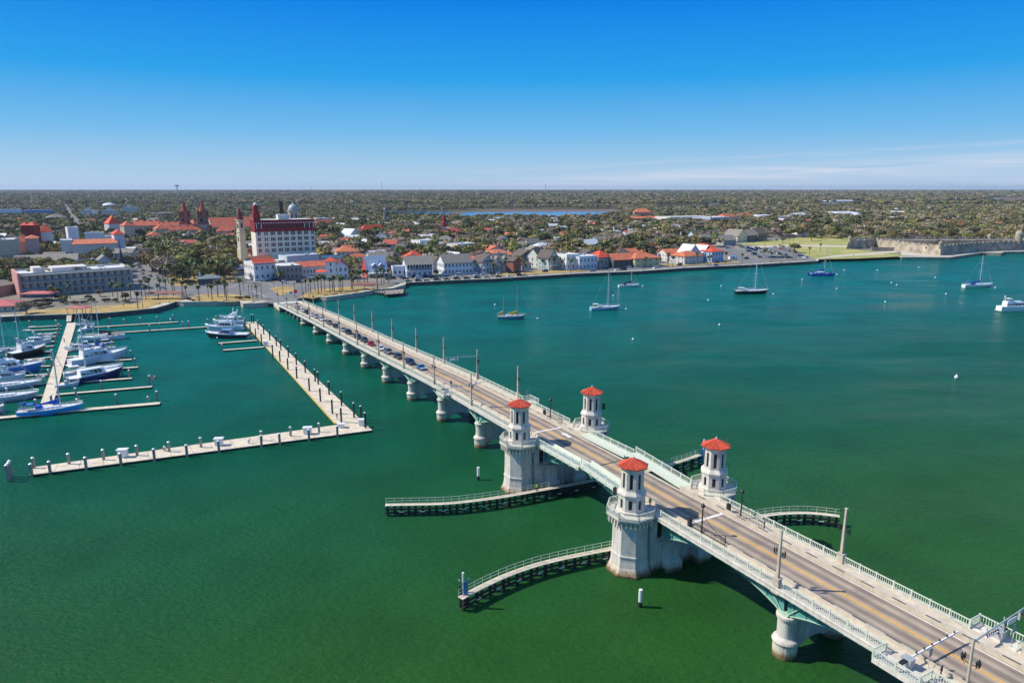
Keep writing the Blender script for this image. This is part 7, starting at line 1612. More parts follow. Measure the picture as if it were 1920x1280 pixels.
RC = [('pale metal', METROOF), ('grey shingle', SHINGLE), ('brown shingle', SHINDARK), ('pale metal', METROOF), ('grey shingle', SHINGLE), ('red tiled', PINKTILE), ('white flat', None), ('white flat', None)]
NOH = [pxpoly(p, LZ) for p in ([(498, 566), (250, 560), (240, 462), (440, 458), (475, 505), (620, 512), (640, 510), (760, 514), (1080, 499), (1300, 485), (1345, 458), (1392, 444), (1480, 445), (1530, 440), (1700, 441), (1940, 436), (1940, 480), (1690, 500), (1200, 530), (760, 545), (600, 575)], [(0, 620), (0, 500), (255, 500), (262, 600)], [(545, 404), (545, 394), (900, 392), (1160, 384), (1180, 402), (1100, 406)], [(114, 379), (119, 376), (170, 434), (130, 434)])]
def inp(x, y, pl):
    r = False; n = len(pl); j = n - 1
    for i in range(n):
        if (pl[i].y > y) != (pl[j].y > y) and x < (pl[j].x - pl[i].x) * (y - pl[i].y) / (pl[j].y - pl[i].y) + pl[i].x: r = not r
        j = i
    return r
spots = []
for _ in range(16000):
    if len(spots) >= 400: break
    y = 485 + 800 * rh_.random() ** 1.45; x = rh_.uniform(-.74, .74) * y
    if x > 260 and rh_.random() < .6: continue
    if any(inp(x, y, c) for c in NOH) or not far_from(x, y, 7): continue
    if y < 640 and not inp(x, y, [Vector((p.x, p.y + 25, 0)) for p in shore] + [Vector((*f, 0)) for f in far]): continue
    w = rh_.uniform(9, 17); d = rh_.uniform(8, 13); rz = .42 + rh_.choice([0, math.pi / 2]) * rh_.choice([1, 0, 1]) + rh_.uniform(-.05, .05) - (0 if x > -30 else .38)
    rz = rz if rz < 1.3 else rz - math.pi / 2
    OCC.append((x, y, rz, w / 2 + 1, -2, d + 1)); spots.append((x, y, w, d, rz))
spots.sort(key=lambda q: q[1]); NIND = max(0, 296 - sum(1 for o in bpy.data.objects if o.parent is None and o.get('category') == 'house'))
rest = {}
for i_, (x, y, w, d, rz) in enumerate(spots):
    h = rh_.choice([4.2, 6.5, 6.5, 7.5])
    if i_ >= NIND:
        ca, sa = math.cos(rz), math.sin(rz); k0 = len(RESTM.v) if 'RESTM' in globals() else 0
        if 'RESTM' not in globals(): RESTM = MB()
        RESTM.box(-w / 2, w / 2, 0, d, 0, h, 0); gable_mesh(RESTM, -w / 2, w / 2, 0, d, h, rh_.uniform(2.6, 4), rh_.choice('xy'), .5, rh_.choice([1, 2, 3, 4, 1, 2])); 
        RESTM.v[k0:] = [(x + a_ * ca - b_ * sa, y + a_ * sa + b_ * ca, LZ + c_) for a_, b_, c_ in RESTM.v[k0:]]
        continue
    zn = next(n for a, b, n in HZ if a <= x < b); dist = 'waterside' if y < 640 else 'midway back' if y < 820 else 'far back'
    wn_, wc = rh_.choice(WC); rn, rm = rh_.choice(RC)
    t = thing('house', '%s house with %s roof %s, %s' % (wn_, rn, zn, dist), 'house', (x, y, LZ), rz, '%s houses with %s roofs %s, %s' % (wn_, rn, zn, dist))
    rf = 'flat' if rm is None else rh_.choice(['gx', 'gy', 'gx', 'hip'])
    block(t, -w / 2, w / 2, 0, d, 0, h, wc, rf, rh_.uniform(2.6, 4.4), rm or FLATROOF, 2 if h > 6 else 1, rh_.choice([2, 3, 4]) if y < 900 else 2, sides='fl' if y < 760 else 'f', winmax=10 if y < 760 else 3, chim=1 if rh_.random() < .3 else 0, par=.5)
if 'RESTM' in globals():
    WR = mat('far_wall', (.70, .67, .60), .85, .2, .02, col2=(.45, .42, .38))
    tag(RESTM.build('town_houses', [WR, METROOF, SHINGLE, SHINDARK, PINKTILE]), 'small houses scattered among the trees far behind the bay', 'houses', None, 'stuff')
# ------------------------------------------------------------------ trees and palms
def leaf_mass(seed, rx, rz, lobes, nq, size, kind, core=True, flat=.55, zc=0.0, elong=1.0, jit=.55):
    """crown of many small leaf sprays on overlapping lobes, centred at z = zc"""
    rg = np.random.RandomState(seed)
    th = rg.uniform(0, 2 * np.pi, lobes); rr = np.sqrt(rg.uniform(0.02, 1, lobes)) * rx * .66
    lc = np.stack([rr * np.cos(th), rr * np.sin(th), zc + rz * (rg.uniform(-.25, .55, lobes) * (1 - .5 * (rr / rx) ** 2))], 1); lc[0] = (0, 0, zc + rz * .35)
    lr = rx * rg.uniform(.30, .48, lobes)
    k = rg.randint(0, lobes, nq); d = rg.normal(size=(nq, 3)); d[:, 2] = np.abs(d[:, 2]) * 1.0 - .25; d /= np.linalg.norm(d, axis=1)[:, None]
    c = lc[k] + d * (lr[k] * rg.uniform(.72, 1.12, nq))[:, None] * np.array([1, 1, rz / rx * 1.15])
    n = d + rg.normal(size=(nq, 3)) * jit; n /= np.linalg.norm(n, axis=1)[:, None]
    a = np.cross(n, rg.normal(size=(nq, 3))); a /= np.linalg.norm(a, axis=1)[:, None]; b = np.cross(n, a)
    s = size * rg.uniform(.6, 1.35, nq)[:, None]
    v = np.stack([c - a * s - b * s * elong * .3, c - b * s * elong + a * s * .2, c + a * s * .9 + b * s * .25, c + b * s * elong - a * s * .15], 1).reshape(-1, 3)
    vs = [tuple(x) for x in v]; fs = [(4 * i, 4 * i + 1, 4 * i + 2, 4 * i + 3) for i in range(nq)]
    if core:
        for q in range(lobes):
            o = len(vs); r = lr[q] * .80
            pts = [(0, 0, -1)] + [(math.cos(t) * .87, math.sin(t) * .87, -.3) for t in np.arange(5) * 1.2566] + [(math.cos(t) * .8, math.sin(t) * .8, .5) for t in np.arange(5) * 1.2566 + .63] + [(0, 0, 1)]
            vs += [(lc[q][0] + p[0] * r, lc[q][1] + p[1] * r, lc[q][2] + p[2] * r * rz / rx) for p in pts]
            for i in range(5): j = (i + 1) % 5; fs += [(o, o + 1 + j, o + 1 + i), (o + 1 + i, o + 1 + j, o + 6 + i), (o + 1 + j, o + 6 + j, o + 6 + i), (o + 6 + i, o + 6 + j, o + 11)]
    me = bpy.data.meshes.new('crown'); me.from_pydata(vs, [], fs); me.materials.append(LEAF[kind]); me.update(); return me
def limb_mesh(seed, h, rx, r=.45, n=6, mt=None):
    rg = random.Random(seed); m = MB(); m.tube((0, 0, -.3), (0, 0, h * .45), r, r * .8, 8); p = (0, 0, h * .43)
    for k in range(n):
        a = 2 * math.pi * k / n + rg.uniform(-.4, .4); q = (math.cos(a) * rx * .4, math.sin(a) * rx * .4, h * rg.uniform(.65, .85)); m.tube(p, q, r * .55, r * .3, 6)
        for j in (-1, 1): e = (q[0] + math.cos(a + j * .6) * rx * .35, q[1] + math.sin(a + j * .6) * rx * .35, q[2] + h * rg.uniform(.12, .3)); m.tube(q, e, r * .28, r * .08, 5)
    return m.mesh('trunk', mt or BARK)
OAKS = {}
for i, (kind, rx, h, nq, sz) in enumerate([('olive', 7.5, 11, 900, .42), ('olive', 6.5, 10, 800, .40), ('green', 5.5, 10, 700, .38), ('green', 6.5, 11.5, 800, .42), ('dark', 6.0, 11, 760, .42), ('dark', 4.5, 11, 600, .38), ('bare', 7.0, 11, 900, .30), ('bare', 5.5, 9.5, 700, .28)]):
    t = thing('oak_tree', 'x', 'tree'); link('trunk', limb_mesh(i, h * .85, rx), t)
    link('crown', leaf_mass(i + 3, rx, rx * .68, 13, nq + 150, sz * (1 if kind != 'bare' else 1.15), kind, core=(kind != 'bare'), zc=h * .50, elong=1.0 if kind != 'bare' else 2.2), t)
    OAKS.setdefault(kind, []).append(t)
OAKFREE = {o.name: True for l in OAKS.values() for o in l}
def oak(kind, loc, sc, rz, label, group):
    o = OAKS[kind][int(abs(loc[0] * 7 + loc[1] * 3)) % 2]
    if OAKFREE[o.name]: OAKFREE[o.name] = False; o.location = loc; o.scale = (sc,) * 3; o.rotation_euler = (0, 0, rz); o['label'] = label; o['group'] = group; return o
    return copy_tree(o, loc, rz, label, group, scale=sc)
KW = {'olive': 'olive green broad oak', 'green': 'fresh green bushy tree', 'dark': 'dark evergreen tree', 'bare': 'leafless brown tree'}
rt = random.Random(5)
TREEN = 0
PLZ = [(286, 508, 1.25), (300, 512, 1.35), (318, 508, 1.3), (336, 504, 1.3), (352, 508, 1.25), (370, 506, 1.25), (388, 506, 1.3), (404, 502, 1.2), (420, 506, 1.15), (430, 498, 1.1), (312, 494, 1.35), (334, 490, 1.3), (356, 492, 1.2), (380, 490, 1.25), (402, 490, 1.25), (424, 488, 1.1), (296, 488, 1.2), (284, 494, 1.0), (276, 482, .9), (300, 478, .9), (372, 478, 1.1), (394, 478, 1.1), (414, 478, 1.0), (436, 480, .8), (345, 515, 1.1), (412, 514, 1.05), (310, 518, 1.1), (440, 506, .8)]
for i, (u, v, s) in enumerate(PLZ):
    k = ['olive', 'olive', 'bare', 'olive', 'green', 'bare'][i % 6]; oak(k, P(u, v, LZ), s * 1.32, rt.uniform(0, 6), KW[k] + ' in the dense plaza grove behind the tall palms', 'oaks of the plaza grove'); TREEN += 1
SPEC = [(105, 556, 'dark', .62, 'round dark tree in front of the left part of the bayfront hotel'), (50, 588, 'bare', .62, 'bare reddish brown tree on the marina lawn'), (138, 548, 'dark', .8, 'dark bushy tree against the bayfront hotel'), (28, 545, 'bare', .6, 'bare pinkish tree at the pink end wall of the hotel'), (236, 566, 'dark', .6, 'dense dark tree at the right end of the hotel gardens'), (120, 566, 'olive', .4, 'small olive tree in the hotel garden'),
 (188, 556, 'bare', .5, 'small leafless tree in front of the hotel entrance'), (818, 519, 'dark', .55, 'upright dark tree between the balcony building and the white inn'), (172, 486, 'olive', .9, 'brownish oak in front of the castle hotel roof'), (150, 492, 'olive', .8, 'oak left in front of the castle hotel'), (214, 490, 'dark', .8, 'dark oak at the corner of the castle hotel'), (52, 497, 'dark', .75, 'dark conifer like tree left of the dark roofed hall'), (40, 494, 'dark', .8, 'dark tree beside the yellow house'), (100, 474, 'olive', .7, 'palm like olive tree below the white keep'),
 (668, 522, 'bare', .7, 'reddish bare tree right of the white Spanish house'), (676, 512, 'bare', .7, 'bare brown tree left of the red gable'), (655, 516, 'green', .5, 'fresh green shrub like tree behind the white house'), (1490, 474, 'dark', 1.0, 'spreading dark oak on the fort lawn, left one'), (1521, 452, 'dark', 1.0, 'large dark oak at the top of the fort lawn'), (1468, 454, 'green', .5, 'small tree by the street behind the car park')]
SPEC += [(u, v, k, s, lab + w) for (u, v, k, s, lab), w in zip([(1540, 449, 'dark', 1.0, ''), (1558, 447, 'olive', 1.1, ''), (1578, 449, 'bare', 1.0, ''), (1598, 446, 'olive', 1.1, ''), (1622, 448, 'bare', 1.0, ''), (1648, 446, 'dark', 1.0, ''), (1672, 449, 'olive', 1.0, ''), (1700, 447, 'bare', 1.0, ''), (1728, 449, 'olive', 1.1, ''), (1756, 451, 'green', 1.1, ''), (1784, 450, 'dark', 1.1, ''), (1812, 452, 'green', 1.1, ''), (1840, 452, 'olive', 1.2, ''), (1868, 454, 'dark', 1.1, ''), (1895, 455, 'green', 1.1, ''), (1915, 456, 'olive', 1.2, '')], ['broad tree in the row behind the fort and lawn'] * 16)]
for u, v, k, s, lab in SPEC: oak(k, P(u, v, LZ), s, rt.uniform(0, 6), lab, None if False else 'single trees near the water'); TREEN += 1
# polygons to keep clear
CLEAR = [pxpoly(p, LZ) for p in (
 [(498, 566), (250, 560), (240, 470), (290, 470), (325, 535), (440, 527), (434, 474), (475, 505), (620, 512), (760, 518), (1080, 500), (1300, 488), (1360, 458), (1392, 446), (1480, 446), (1530, 446), (1700, 449), (1940, 455), (1940, 480), (1690, 500), (1200, 530), (760, 545), (600, 575)],
 [(0, 620), (0, 545), (255, 535), (262, 600)], [(114, 379), (119, 376), (164, 434), (136, 434)], [(850, 411), (720, 406), (720, 398), (860, 396), (895, 392.5), (1150, 392), (1190, 401), (1100, 411)], [(1230, 394), (1240, 386), (1350, 385), (1350, 391)], [(1530, 388), (1540, 380), (1640, 379), (1640, 386)], [(1735, 386), (1740, 380), (1835, 379), (1835, 384)], [(1820, 377), (1890, 370), (1980, 371), (1960, 379), (1900, 386)])]
def inpoly(x, y, pl):
    r = False; n = len(pl); j = n - 1
    for i in range(n):
        xi, yi, xj, yj = pl[i].x, pl[i].y, pl[j].x, pl[j].y
        if (yi > y) != (yj > y) and x < (xj - xi) * (y - yi) / (yj - yi) + xi: r = not r
        j = i
    return r
def blocked(x, y, rad=3.0, clear=0.0):
    for cx, cy, rz, hw, y0, y1 in OCC:
        dx, dy = x - cx, y - cy
        if abs(dx) > 260 or abs(dy) > 200: continue
        ca, sa = math.cos(rz), math.sin(rz); lx = dx * ca + dy * sa; ly = -dx * sa + dy * ca
        if -hw - rad < lx < hw + rad and y0 - rad - clear < ly < y1 + rad: return True
    return any(inpoly(x, y, c) for c in CLEAR)
def onshore(x, y): return y > 0 and inpoly(x, y, LANDP)
LANDP = [Vector((p.x, p.y, 0)) for p in shore] + [Vector((*f, 0)) for f in far]
ZONES = [(-1e9, -230, 'in the blocks behind the bayfront hotel'), (-230, -60, 'between the college and the domed church'), (-60, 60, 'in the old town behind the palm park'), (60, 200, 'in the woods behind the white inn'), (200, 330, 'in the woods behind the orange roofed motels'), (330, 470, 'around the shops and the car park'), (470, 1e9, 'in the woods behind the fort')]
rg = random.Random(11); cand = []
for _ in range(30000):
    y = 440 + 760 * rg.random() ** .9; x = rg.uniform(-.78, .78) * y
    if len(cand) > 5200: break
    if not onshore(x, y) or blocked(x, y, 3.2, 7.0 if y < 1000 else 12.0): continue
    if any((x - a) ** 2 + (y - b) ** 2 < 52 for a, b in cand[-1500:]): continue
    # leave rooftops' surroundings a little open near the water
    if y < 600 and rg.random() < .3: continue
    cand.append((x, y))
cand.sort(key=lambda c: c[1])
NT = 300 - TREEN
def kind_at(x, y):
    q = math.sin(x * .013 + 1.3) * math.cos(y * .011) + rg.uniform(-.9, .9)
    return 'bare' if q > .75 else 'olive' if q > .0 else 'green' if q > -.65 else 'dark'
for x, y in cand[:NT]:
    k = kind_at(x, y); z = next(n for a, b, n in ZONES if a <= x < b) + (', waterside' if y < 560 else ', midway back' if y < 640 else ', far back')
    oak(k, (x, y, LZ), rg.uniform(.65, 1.2), rg.uniform(0, 6), '%s %s' % (KW[k], z), '%ss %s' % (KW[k], z))
REST = cand[NT:]
# ---- palms
def frond_crown(seed, n, L, droop, w, mt=PALML, up=.35, dry=0):
    rg = random.Random(seed); m = MB()
    for k in range(n + dry):
        a = rg.uniform(0, 6.283); e = rg.uniform(-.35, 1.15) if k < n else rg.uniform(-1.2, -.7); l = L * rg.uniform(.8, 1.1)
        ca, sa = math.cos(a), math.sin(a); pts = []; z = 0; r = 0; an = e
        for j in range(5): pts.append((r * ca, r * sa, z)); r += math.cos(an) * l / 4; z += math.sin(an) * l / 4; an -= droop
        mi = 0 if k < n else 1
        for j in range(4):
            w0 = w * (.5, 1, 1, .7, .1)[j]; w1 = w * (.5, 1, 1, .7, .1)[j + 1]; p, q = pts[j], pts[j + 1]
            for s in (-1, 1): m.add([p, (p[0] - s * sa * w0, p[1] + s * ca * w0, p[2] - w0 * .35), (q[0] - s * sa * w1, q[1] + s * ca * w1, q[2] - w1 * .35), q], [(0, 1, 2, 3)], mi)
    return m.mesh('crown', [mt, PALMD])
def palm_proto(name, label, seed, h, n, L, droop, w, r=.22, dry=0):
    t = thing(name, label, 'palm'); m = MB(); b = .25 * math.sin(seed)
    for j in range(5): m.tube((b * (j / 5) ** 2, 0, h * j / 5 - (.3 if j == 0 else 0)), (b * ((j + 1) / 5) ** 2, 0, h * (j + 1) / 5), r * (1.25 - .08 * j), r * (1.17 - .08 * j), 7, cap=False)
    m.build('trunk', PALMB, t); c = link('crown', frond_crown(seed, n, L, droop, w, dry=dry), t, (b, 0, h)); return t
PR = [palm_proto('cabbage_palm', 'x', i, 8.0, 44, 2.1, .42, .34, dry=8) for i in range(3)]
PT = [palm_proto('tall_palm', 'x', 10 + i, 11.5, 40, 3.1, .34, .34, dry=3) for i in range(3)]
PD = [palm_proto('date_palm', 'x', 20 + i, 6.5, 52, 4.2, .36, .42, .38, dry=4) for i in range(2)]
rp_ = random.Random(3)
def palms(lst, protos, nm, group, z=LZ, sc=(.85, 1.15)):
    for i, (u, v) in enumerate(lst):
        lab = '%s %s, counting from the left' % (ORD[i] if i < 30 else 'last', nm)
        put(protos[i % len(protos)], P(u, v, z), lab, group, rp_.uniform(0, 6), scale=(rp_.uniform(*sc),) * 3)
palms([(259, 579), (266, 554), (274, 561), (281, 551), (297, 559), (301, 550), (312, 550), (325, 555), (328, 552), (343, 557), (350, 561), (374, 565), (391, 557), (398, 563), (409, 557), (422, 557), (425, 562), (451, 555), (482, 560)], PR, 'round headed palm on the lawn left of the bridge end', 'round headed palms left of the bridge end')
palms([(306, 530), (316, 531), (321, 528), (331, 532), (344, 524), (353, 532), (364, 524), (372, 530), (382, 524), (392, 525), (401, 524), (412, 529), (424, 525), (432, 529), (438, 525), (441, 531), (446, 524)], PT, 'tall palm in the row before the plaza grove', 'tall palms before the plaza grove')
palms([(496, 520), (514, 519), (528, 526), (551, 521), (573, 513), (586, 513), (596, 512)], PD, 'bushy date palm between the street and the white houses', 'date palms by the white houses', sc=(.8, 1.0))
palms([(574, 550), (583, 552), (591, 547), (597, 551), (603, 547), (609, 546), (619, 550), (624, 546), (627, 547), (636, 545), (640, 550), (643, 546), (659, 541), (662, 547), (663, 535), (671, 535), (675, 534), (683, 533), (689, 533), (707, 535), (708, 541), (715, 531), (720, 532), (729, 530)], PR, 'round headed palm in the park right of the bridge', 'round headed palms of the park right of the bridge', sc=(.95, 1.2))
palms([(61, 547), (82, 548), (101, 546), (126, 546), (150, 545), (174, 544), (197, 543), (242, 539)], PT, 'tall palm against the bayfront hotel galleries', 'tall palms in front of the bayfront hotel', sc=(1.0, 1.15))
palms([(98, 562), (132, 560), (212, 556), (221, 560), (230, 560), (246, 561)], PR, 'short palm in the bayfront hotel garden', 'short palms in the hotel garden')
palms([(859, 514), (894, 513), (924, 520), (939, 509), (947, 513), (981, 510), (984, 516), (1017, 506), (1030, 507), (1039, 506), (1052, 507), (1069, 512), (1076, 502), (1114, 501), (1127, 507), (1140, 501), (1152, 490), (1158, 489), (1169, 501), (1211, 501), (1237, 501), (1241, 486), (1252, 498), (1261, 502), (1306, 496), (1327, 499), (1332, 499), (1360, 496), (1391, 494)], PR, 'palm on the bayfront verge between inn and car park', 'palms on the bayfront verge', sc=(.8, 1.2))
palms([(1434, 464), (1467, 462), (1480, 456), (1487, 455), (1432, 486), (1445, 492), (1466, 491), (1487, 487), (1491, 487), (1517, 480), (1538, 472), (1735, 476), (1785, 476), (1804, 470), (1822, 470)], PR, 'palm between the car park and the fort', 'palms between the car park and the fort', sc=(.75, 1.1))
# ---- hedges and shrubs
SH = thing('shrub', 'x', 'shrub'); link('leaves', leaf_mass(77, 2.0, 1.1, 6, 260, .28, 'dark', zc=.7), SH)
for i, (u, v, s) in enumerate([(355, 530, 1.2), (362, 530, 1.2), (370, 531, 1.1), (388, 529, 1.2), (396, 529, 1.1), (357, 536, 1.0), (352, 562, 1.0), (445, 560, .9), (462, 559, .9), (452, 560, .8), (362, 565, .8), (70, 578, 1.6), (80, 576, 1.6), (92, 574, 1.5), (60, 574, 1.6), (120, 570, 1.3), (140, 571, 1.3), (158, 570, 1.2), (175, 566, 1.4), (200, 566, 1.3), (216, 566, 1.3), (236, 568, 1.2), (110, 560, 1.4), (168, 560, 1.4), (88, 566, 1.3), (466, 559, .8)]):
    zn = 'around the plaza monument' if v < 540 else 'in the bayfront hotel garden' if u < 250 else 'on the lawn left of the bridge end'
    put(SH, P(u, v, LZ), 'low dark green shrub ' + zn, 'shrubs ' + zn, i * 1.3, scale=(s, s, s))
# ---- the wooded land beyond: one mass
src = bpy.data.collections.new('woodland_sources'); srcf = bpy.data.collections.new('far_woodland_sources')
for i, (kind, rx, rz, nq, sz, h) in enumerate([('olive', 7, 4.2, 230, .8, 6), ('olive', 6, 3.8, 210, .75, 6), ('green', 5.5, 4.0, 200, .75, 6.5), ('dark', 5.5, 4.3, 200, .75, 7), ('bare', 6.5, 3.8, 230, .6, 6), ('bare', 5.5, 3.5, 210, .55, 6), ('dark', 6.5, 4.2, 210, .8, 6)]):
    o = bpy.data.objects.new('tree_crowns', leaf_mass(100 + i, rx, rz, 8, nq, sz, kind, core=True, zc=h)); src.objects.link(o)
    o = bpy.data.objects.new('tree_crowns', leaf_mass(200 + i, rx, rz * .8, 7, 110, 1.3, kind, core=True, zc=h, jit=.12)); srcf.objects.link(o)
def scatter(name, pts, scl, label, src=src):
    me = bpy.data.meshes.new(name); me.from_pydata([(x, y, LZ) for x, y in pts], [], [])
    at = me.attributes.new('sc', 'FLOAT', 'POINT'); at.data.foreach_set('value', scl)
    o = link(name, me); tag(o, label, 'woodland', None, 'stuff')
    g = bpy.data.node_groups.new(name, 'GeometryNodeTree'); g.interface.new_socket('Geometry', in_out='INPUT', socket_type='NodeSocketGeometry'); g.interface.new_socket('Geometry', in_out='OUTPUT', socket_type='NodeSocketGeometry')
    N = g.nodes; L = g.links; gi = N.new('NodeGroupInput'); go = N.new('NodeGroupOutput'); ci = N.new('GeometryNodeCollectionInfo'); ci.inputs['Collection'].default_value = src; ci.inputs['Separate Children'].default_value = True; ci.inputs['Reset Children'].default_value = True
    ip = N.new('GeometryNodeInstanceOnPoints'); ip.inputs['Pick Instance'].default_value = True
    rv = N.new('FunctionNodeRandomValue'); rv.data_type = 'FLOAT_VECTOR'; rv.inputs[1].default_value = (0, 0, 6.283)
    na = N.new('GeometryNodeInputNamedAttribute'); na.data_type = 'FLOAT'; na.inputs['Name'].default_value = 'sc'
    L.new(gi.outputs[0], ip.inputs['Points']); L.new(ci.outputs[0], ip.inputs['Instance']); L.new(rv.outputs[0], ip.inputs['Rotation']); L.new(na.outputs[0], ip.inputs['Scale']); L.new(ip.outputs[0], go.inputs[0])
    md = o.modifiers.new('scatter', 'NODES'); md.node_group = g; return o
pts = list(REST); scl = [rg.uniform(.75, 1.4) for _ in pts]
scatter('town_trees', pts, scl, 'oak trees and bare trees crowding the town blocks behind the bay')
nr = np.random.RandomState(4); pts = []; scl = []
def band(y0, y1, cell, s0, s1, chk=True):
    n = int((y1 ** 2 - y0 ** 2) * .78 / cell ** 2)
    yy = np.sqrt(nr.uniform(y0 ** 2, y1 ** 2, n)); xx = nr.uniform(-.78, .78, n) * yy
    for x, y in zip(xx, yy):
        if chk and (blocked(x, y, 4, 22.0 if y < 2400 else 45) or not onshore(x, y)): continue
        pts.append((x, y)); scl.append(s0 + (s1 - s0) * nr.rand())
band(1150, 2400, 13.0, .8, 1.3); band(2400, 4500, 19, 1.3, 2.1); band(4500, 8000, 45, 1.8, 2.8, False); band(8000, 15500, 90, 2.2, 3.4, False)
scatter('far_woods', pts, scl, 'endless mixed woodland stretching from the town to the horizon', srcf)
m = MB(); m.add([(-14000, 1180, LZ + .012), (14000, 1180, LZ + .012), (24000, 15990, LZ + .012), (-24000, 15990, LZ + .012)], [(0, 1, 2, 3)]); struct('woodland_floor', m, mat('woodland_floor', (.075, .072, .036), .95, .3, .01, col2=(.12, .108, .058)))
# ------------------------------------------------------------------ small far cars, one mesh each
def small_car(kind):
    L, W, H, hb = {'sedan': (4.7, 1.82, 1.45, .86), 'suv': (4.8, 1.9, 1.75, 1.0), 'pickup': (5.5, 2.0, 1.8, 1.0), 'van': (5.6, 2.0, 2.2, 1.15)}[kind]
    m = MB(); x0, x1, s0, s1 = {'sedan': (-.40, .24, .13, .15), 'suv': (-.47, .24, .05, .12), 'pickup': (-.08, .24, .02, .10), 'van': (-.49, .32, .02, .12)}[kind]
    m.rings([[(x * L, y * W / 2 * k, z) for y, z in ((-.95, .28), (-1, .5), (-.95, zt), (.95, zt), (1, .5), (.95, .28))] for x, zt, k in ((-.5, hb * .9, .9), (-.46, hb, 1), (.22, hb, 1), (.44, hb * .85, .98), (.5, hb * .66, .86))], 0, close=True)
    a = [(x0 * L, -W * .45, hb - .01), (x0 * L, W * .45, hb - .01), (x1 * L, W * .45, hb - .01), (x1 * L, -W * .45, hb - .01)]
    b = [((x0 + s0) * L, -W * .37, H - .06), ((x0 + s0) * L, W * .37, H - .06), ((x1 - s1) * L, W * .37, H - .06), ((x1 - s1) * L, -W * .37, H - .06)]
    m.rings([a, b], 1, close=True); m.rings([[(p[0], p[1] * 1.03, H - .06) for p in b], [(p[0], p[1] * .97, H) for p in b]], 0, close=True)
    for sx in (-.31, .31):
        for sy in (-1, 1): m.tube((sx * L, sy * (W / 2 - .22), .34), (sx * L, sy * (W / 2 + .01), .34), .34, .34, 10, 2)
    return m.mesh('parked_car', [PAINT, GLASS, RUBBER])
SC = {k: small_car(k) for k in ('sedan', 'suv', 'pickup', 'van')}
def pcar(u, v, kind, color, where, rz, group, jit=.05):
    o = link('parked_car' if kind != 'van' else 'parked_van', SC[kind], None, P(u, v, LZ + .12), rz + rc.uniform(-jit, jit))
    o.color = (*CC[color], 1); tag(o, '%s %s %s' % (color, {'sedan': 'car', 'suv': 'SUV', 'pickup': 'pickup truck', 'van': 'van'}[kind], where), {'pickup': 'pickup', 'van': 'van'}.get(kind, 'car'), group); return o
rc = random.Random(8)
def shore_rz(u):
    for (a, b), (pa, pb) in zip(zip(SHORE, SHORE[1:]), zip(shore, shore[1:])):
        if a[0] <= u < b[0]: return math.atan2(pb.y - pa.y, pb.x - pa.x)
    return 0
for u, v, k, c in [(766, 529, 'sedan', 'black'), (785, 528, 'suv', 'dark grey'), (800, 527.3, 'sedan', 'beige'), (820, 525.7, 'suv', 'black'), (838, 525, 'sedan', 'black'), (857, 523.8, 'suv', 'black'), (875, 522.8, 'sedan', 'black'), (895, 521.8, 'suv', 'dark grey'), (913, 521, 'sedan', 'silver'), (935, 519.8, 'sedan', 'dark grey'), (956, 518.6, 'sedan', 'white'), (975, 517.4, 'suv', 'black'), (984, 517, 'sedan', 'silver')]:
    pcar(u, v, k, c, 'parked along the seawall right of the park', shore_rz(u), 'cars parked along the seawall')
for u, v, k, c in [(728, 524, 'sedan', 'dark grey'), (738, 522.5, 'suv', 'black'), (752, 521.5, 'van', 'silver'), (760, 523, 'sedan', 'black'), (778, 520.5, 'suv', 'black'), (785, 522, 'suv', 'white'), (799, 519.5, 'suv', 'dark grey'), (810, 521, 'suv', 'black'), (829, 518, 'suv', 'white'), (862, 517.5, 'van', 'white'), (895, 517, 'suv', 'white'), (908, 515.5, 'suv', 'white'), (925, 514.5, 'suv', 'black'), (936, 514.5, 'sedan', 'white'), (958, 512.5, 'suv', 'dark grey'), (970, 512, 'suv', 'black'), (1022, 509.5, 'suv', 'black'), (1088, 506.5, 'suv', 'white'), (1110, 509.5, 'suv', 'silver'), (1128, 504, 'suv', 'grey'), (1135, 505, 'sedan', 'dark grey'), (1168, 506.5, 'van', 'dark grey'), (1178, 502, 'suv', 'white'), (1158, 507.5, 'sedan', 'white'), (1230, 503.5, 'van', 'white'), (1274, 497, 'suv', 'black'), (1342, 498.5, 'sedan', 'blue'), (1343, 493, 'suv', 'dark blue'), (1399, 485.5, 'suv', 'black'), (1362, 466, 'suv', 'silver'), (1358, 464, 'sedan', 'red'), (1374, 461, 'sedan', 'dark grey'), (1378, 455, 'suv', 'white'), (1455, 451, 'suv', 'silver'), (1437, 452, 'sedan', 'grey')]:
    pcar(u, v, k, c, 'on the bayfront road before the %s' % ('park palms and balcony building' if u < 820 else 'inn and old houses' if u < 1060 else 'restaurants and motels' if u < 1335 else 'arched corner building'), shore_rz(u) + (math.pi if v < 512 else 0), 'cars on the bayfront road', .12)
CL = ['white', 'silver', 'black', 'dark grey', 'white', 'dark blue', 'grey', 'white', 'tan', 'black', 'red', 'silver']
def row(a, b, n, rz, skip=()):
    A = P(*a, LZ + .12); B = P(*b, LZ + .12)
    for i in range(n):
        if i in skip: continue
        p = A.lerp(B, i / (n - 1)); k = rc.choice(['sedan', 'suv', 'suv', 'sedan', 'pickup']); c = rc.choice(CL)
        o = link('parked_car', SC[k], None, p, rz + rc.uniform(-.04, .04) + (math.pi if rc.random() < .5 else 0)); o.color = (*CC[c], 1)
        tag(o, '%s %s parked in the car park by the fort lawn' % (c, {'sedan': 'car', 'suv': 'SUV', 'pickup': 'pickup truck'}[k]), 'pickup' if k == 'pickup' else 'car', 'cars in the car park by the fort lawn')
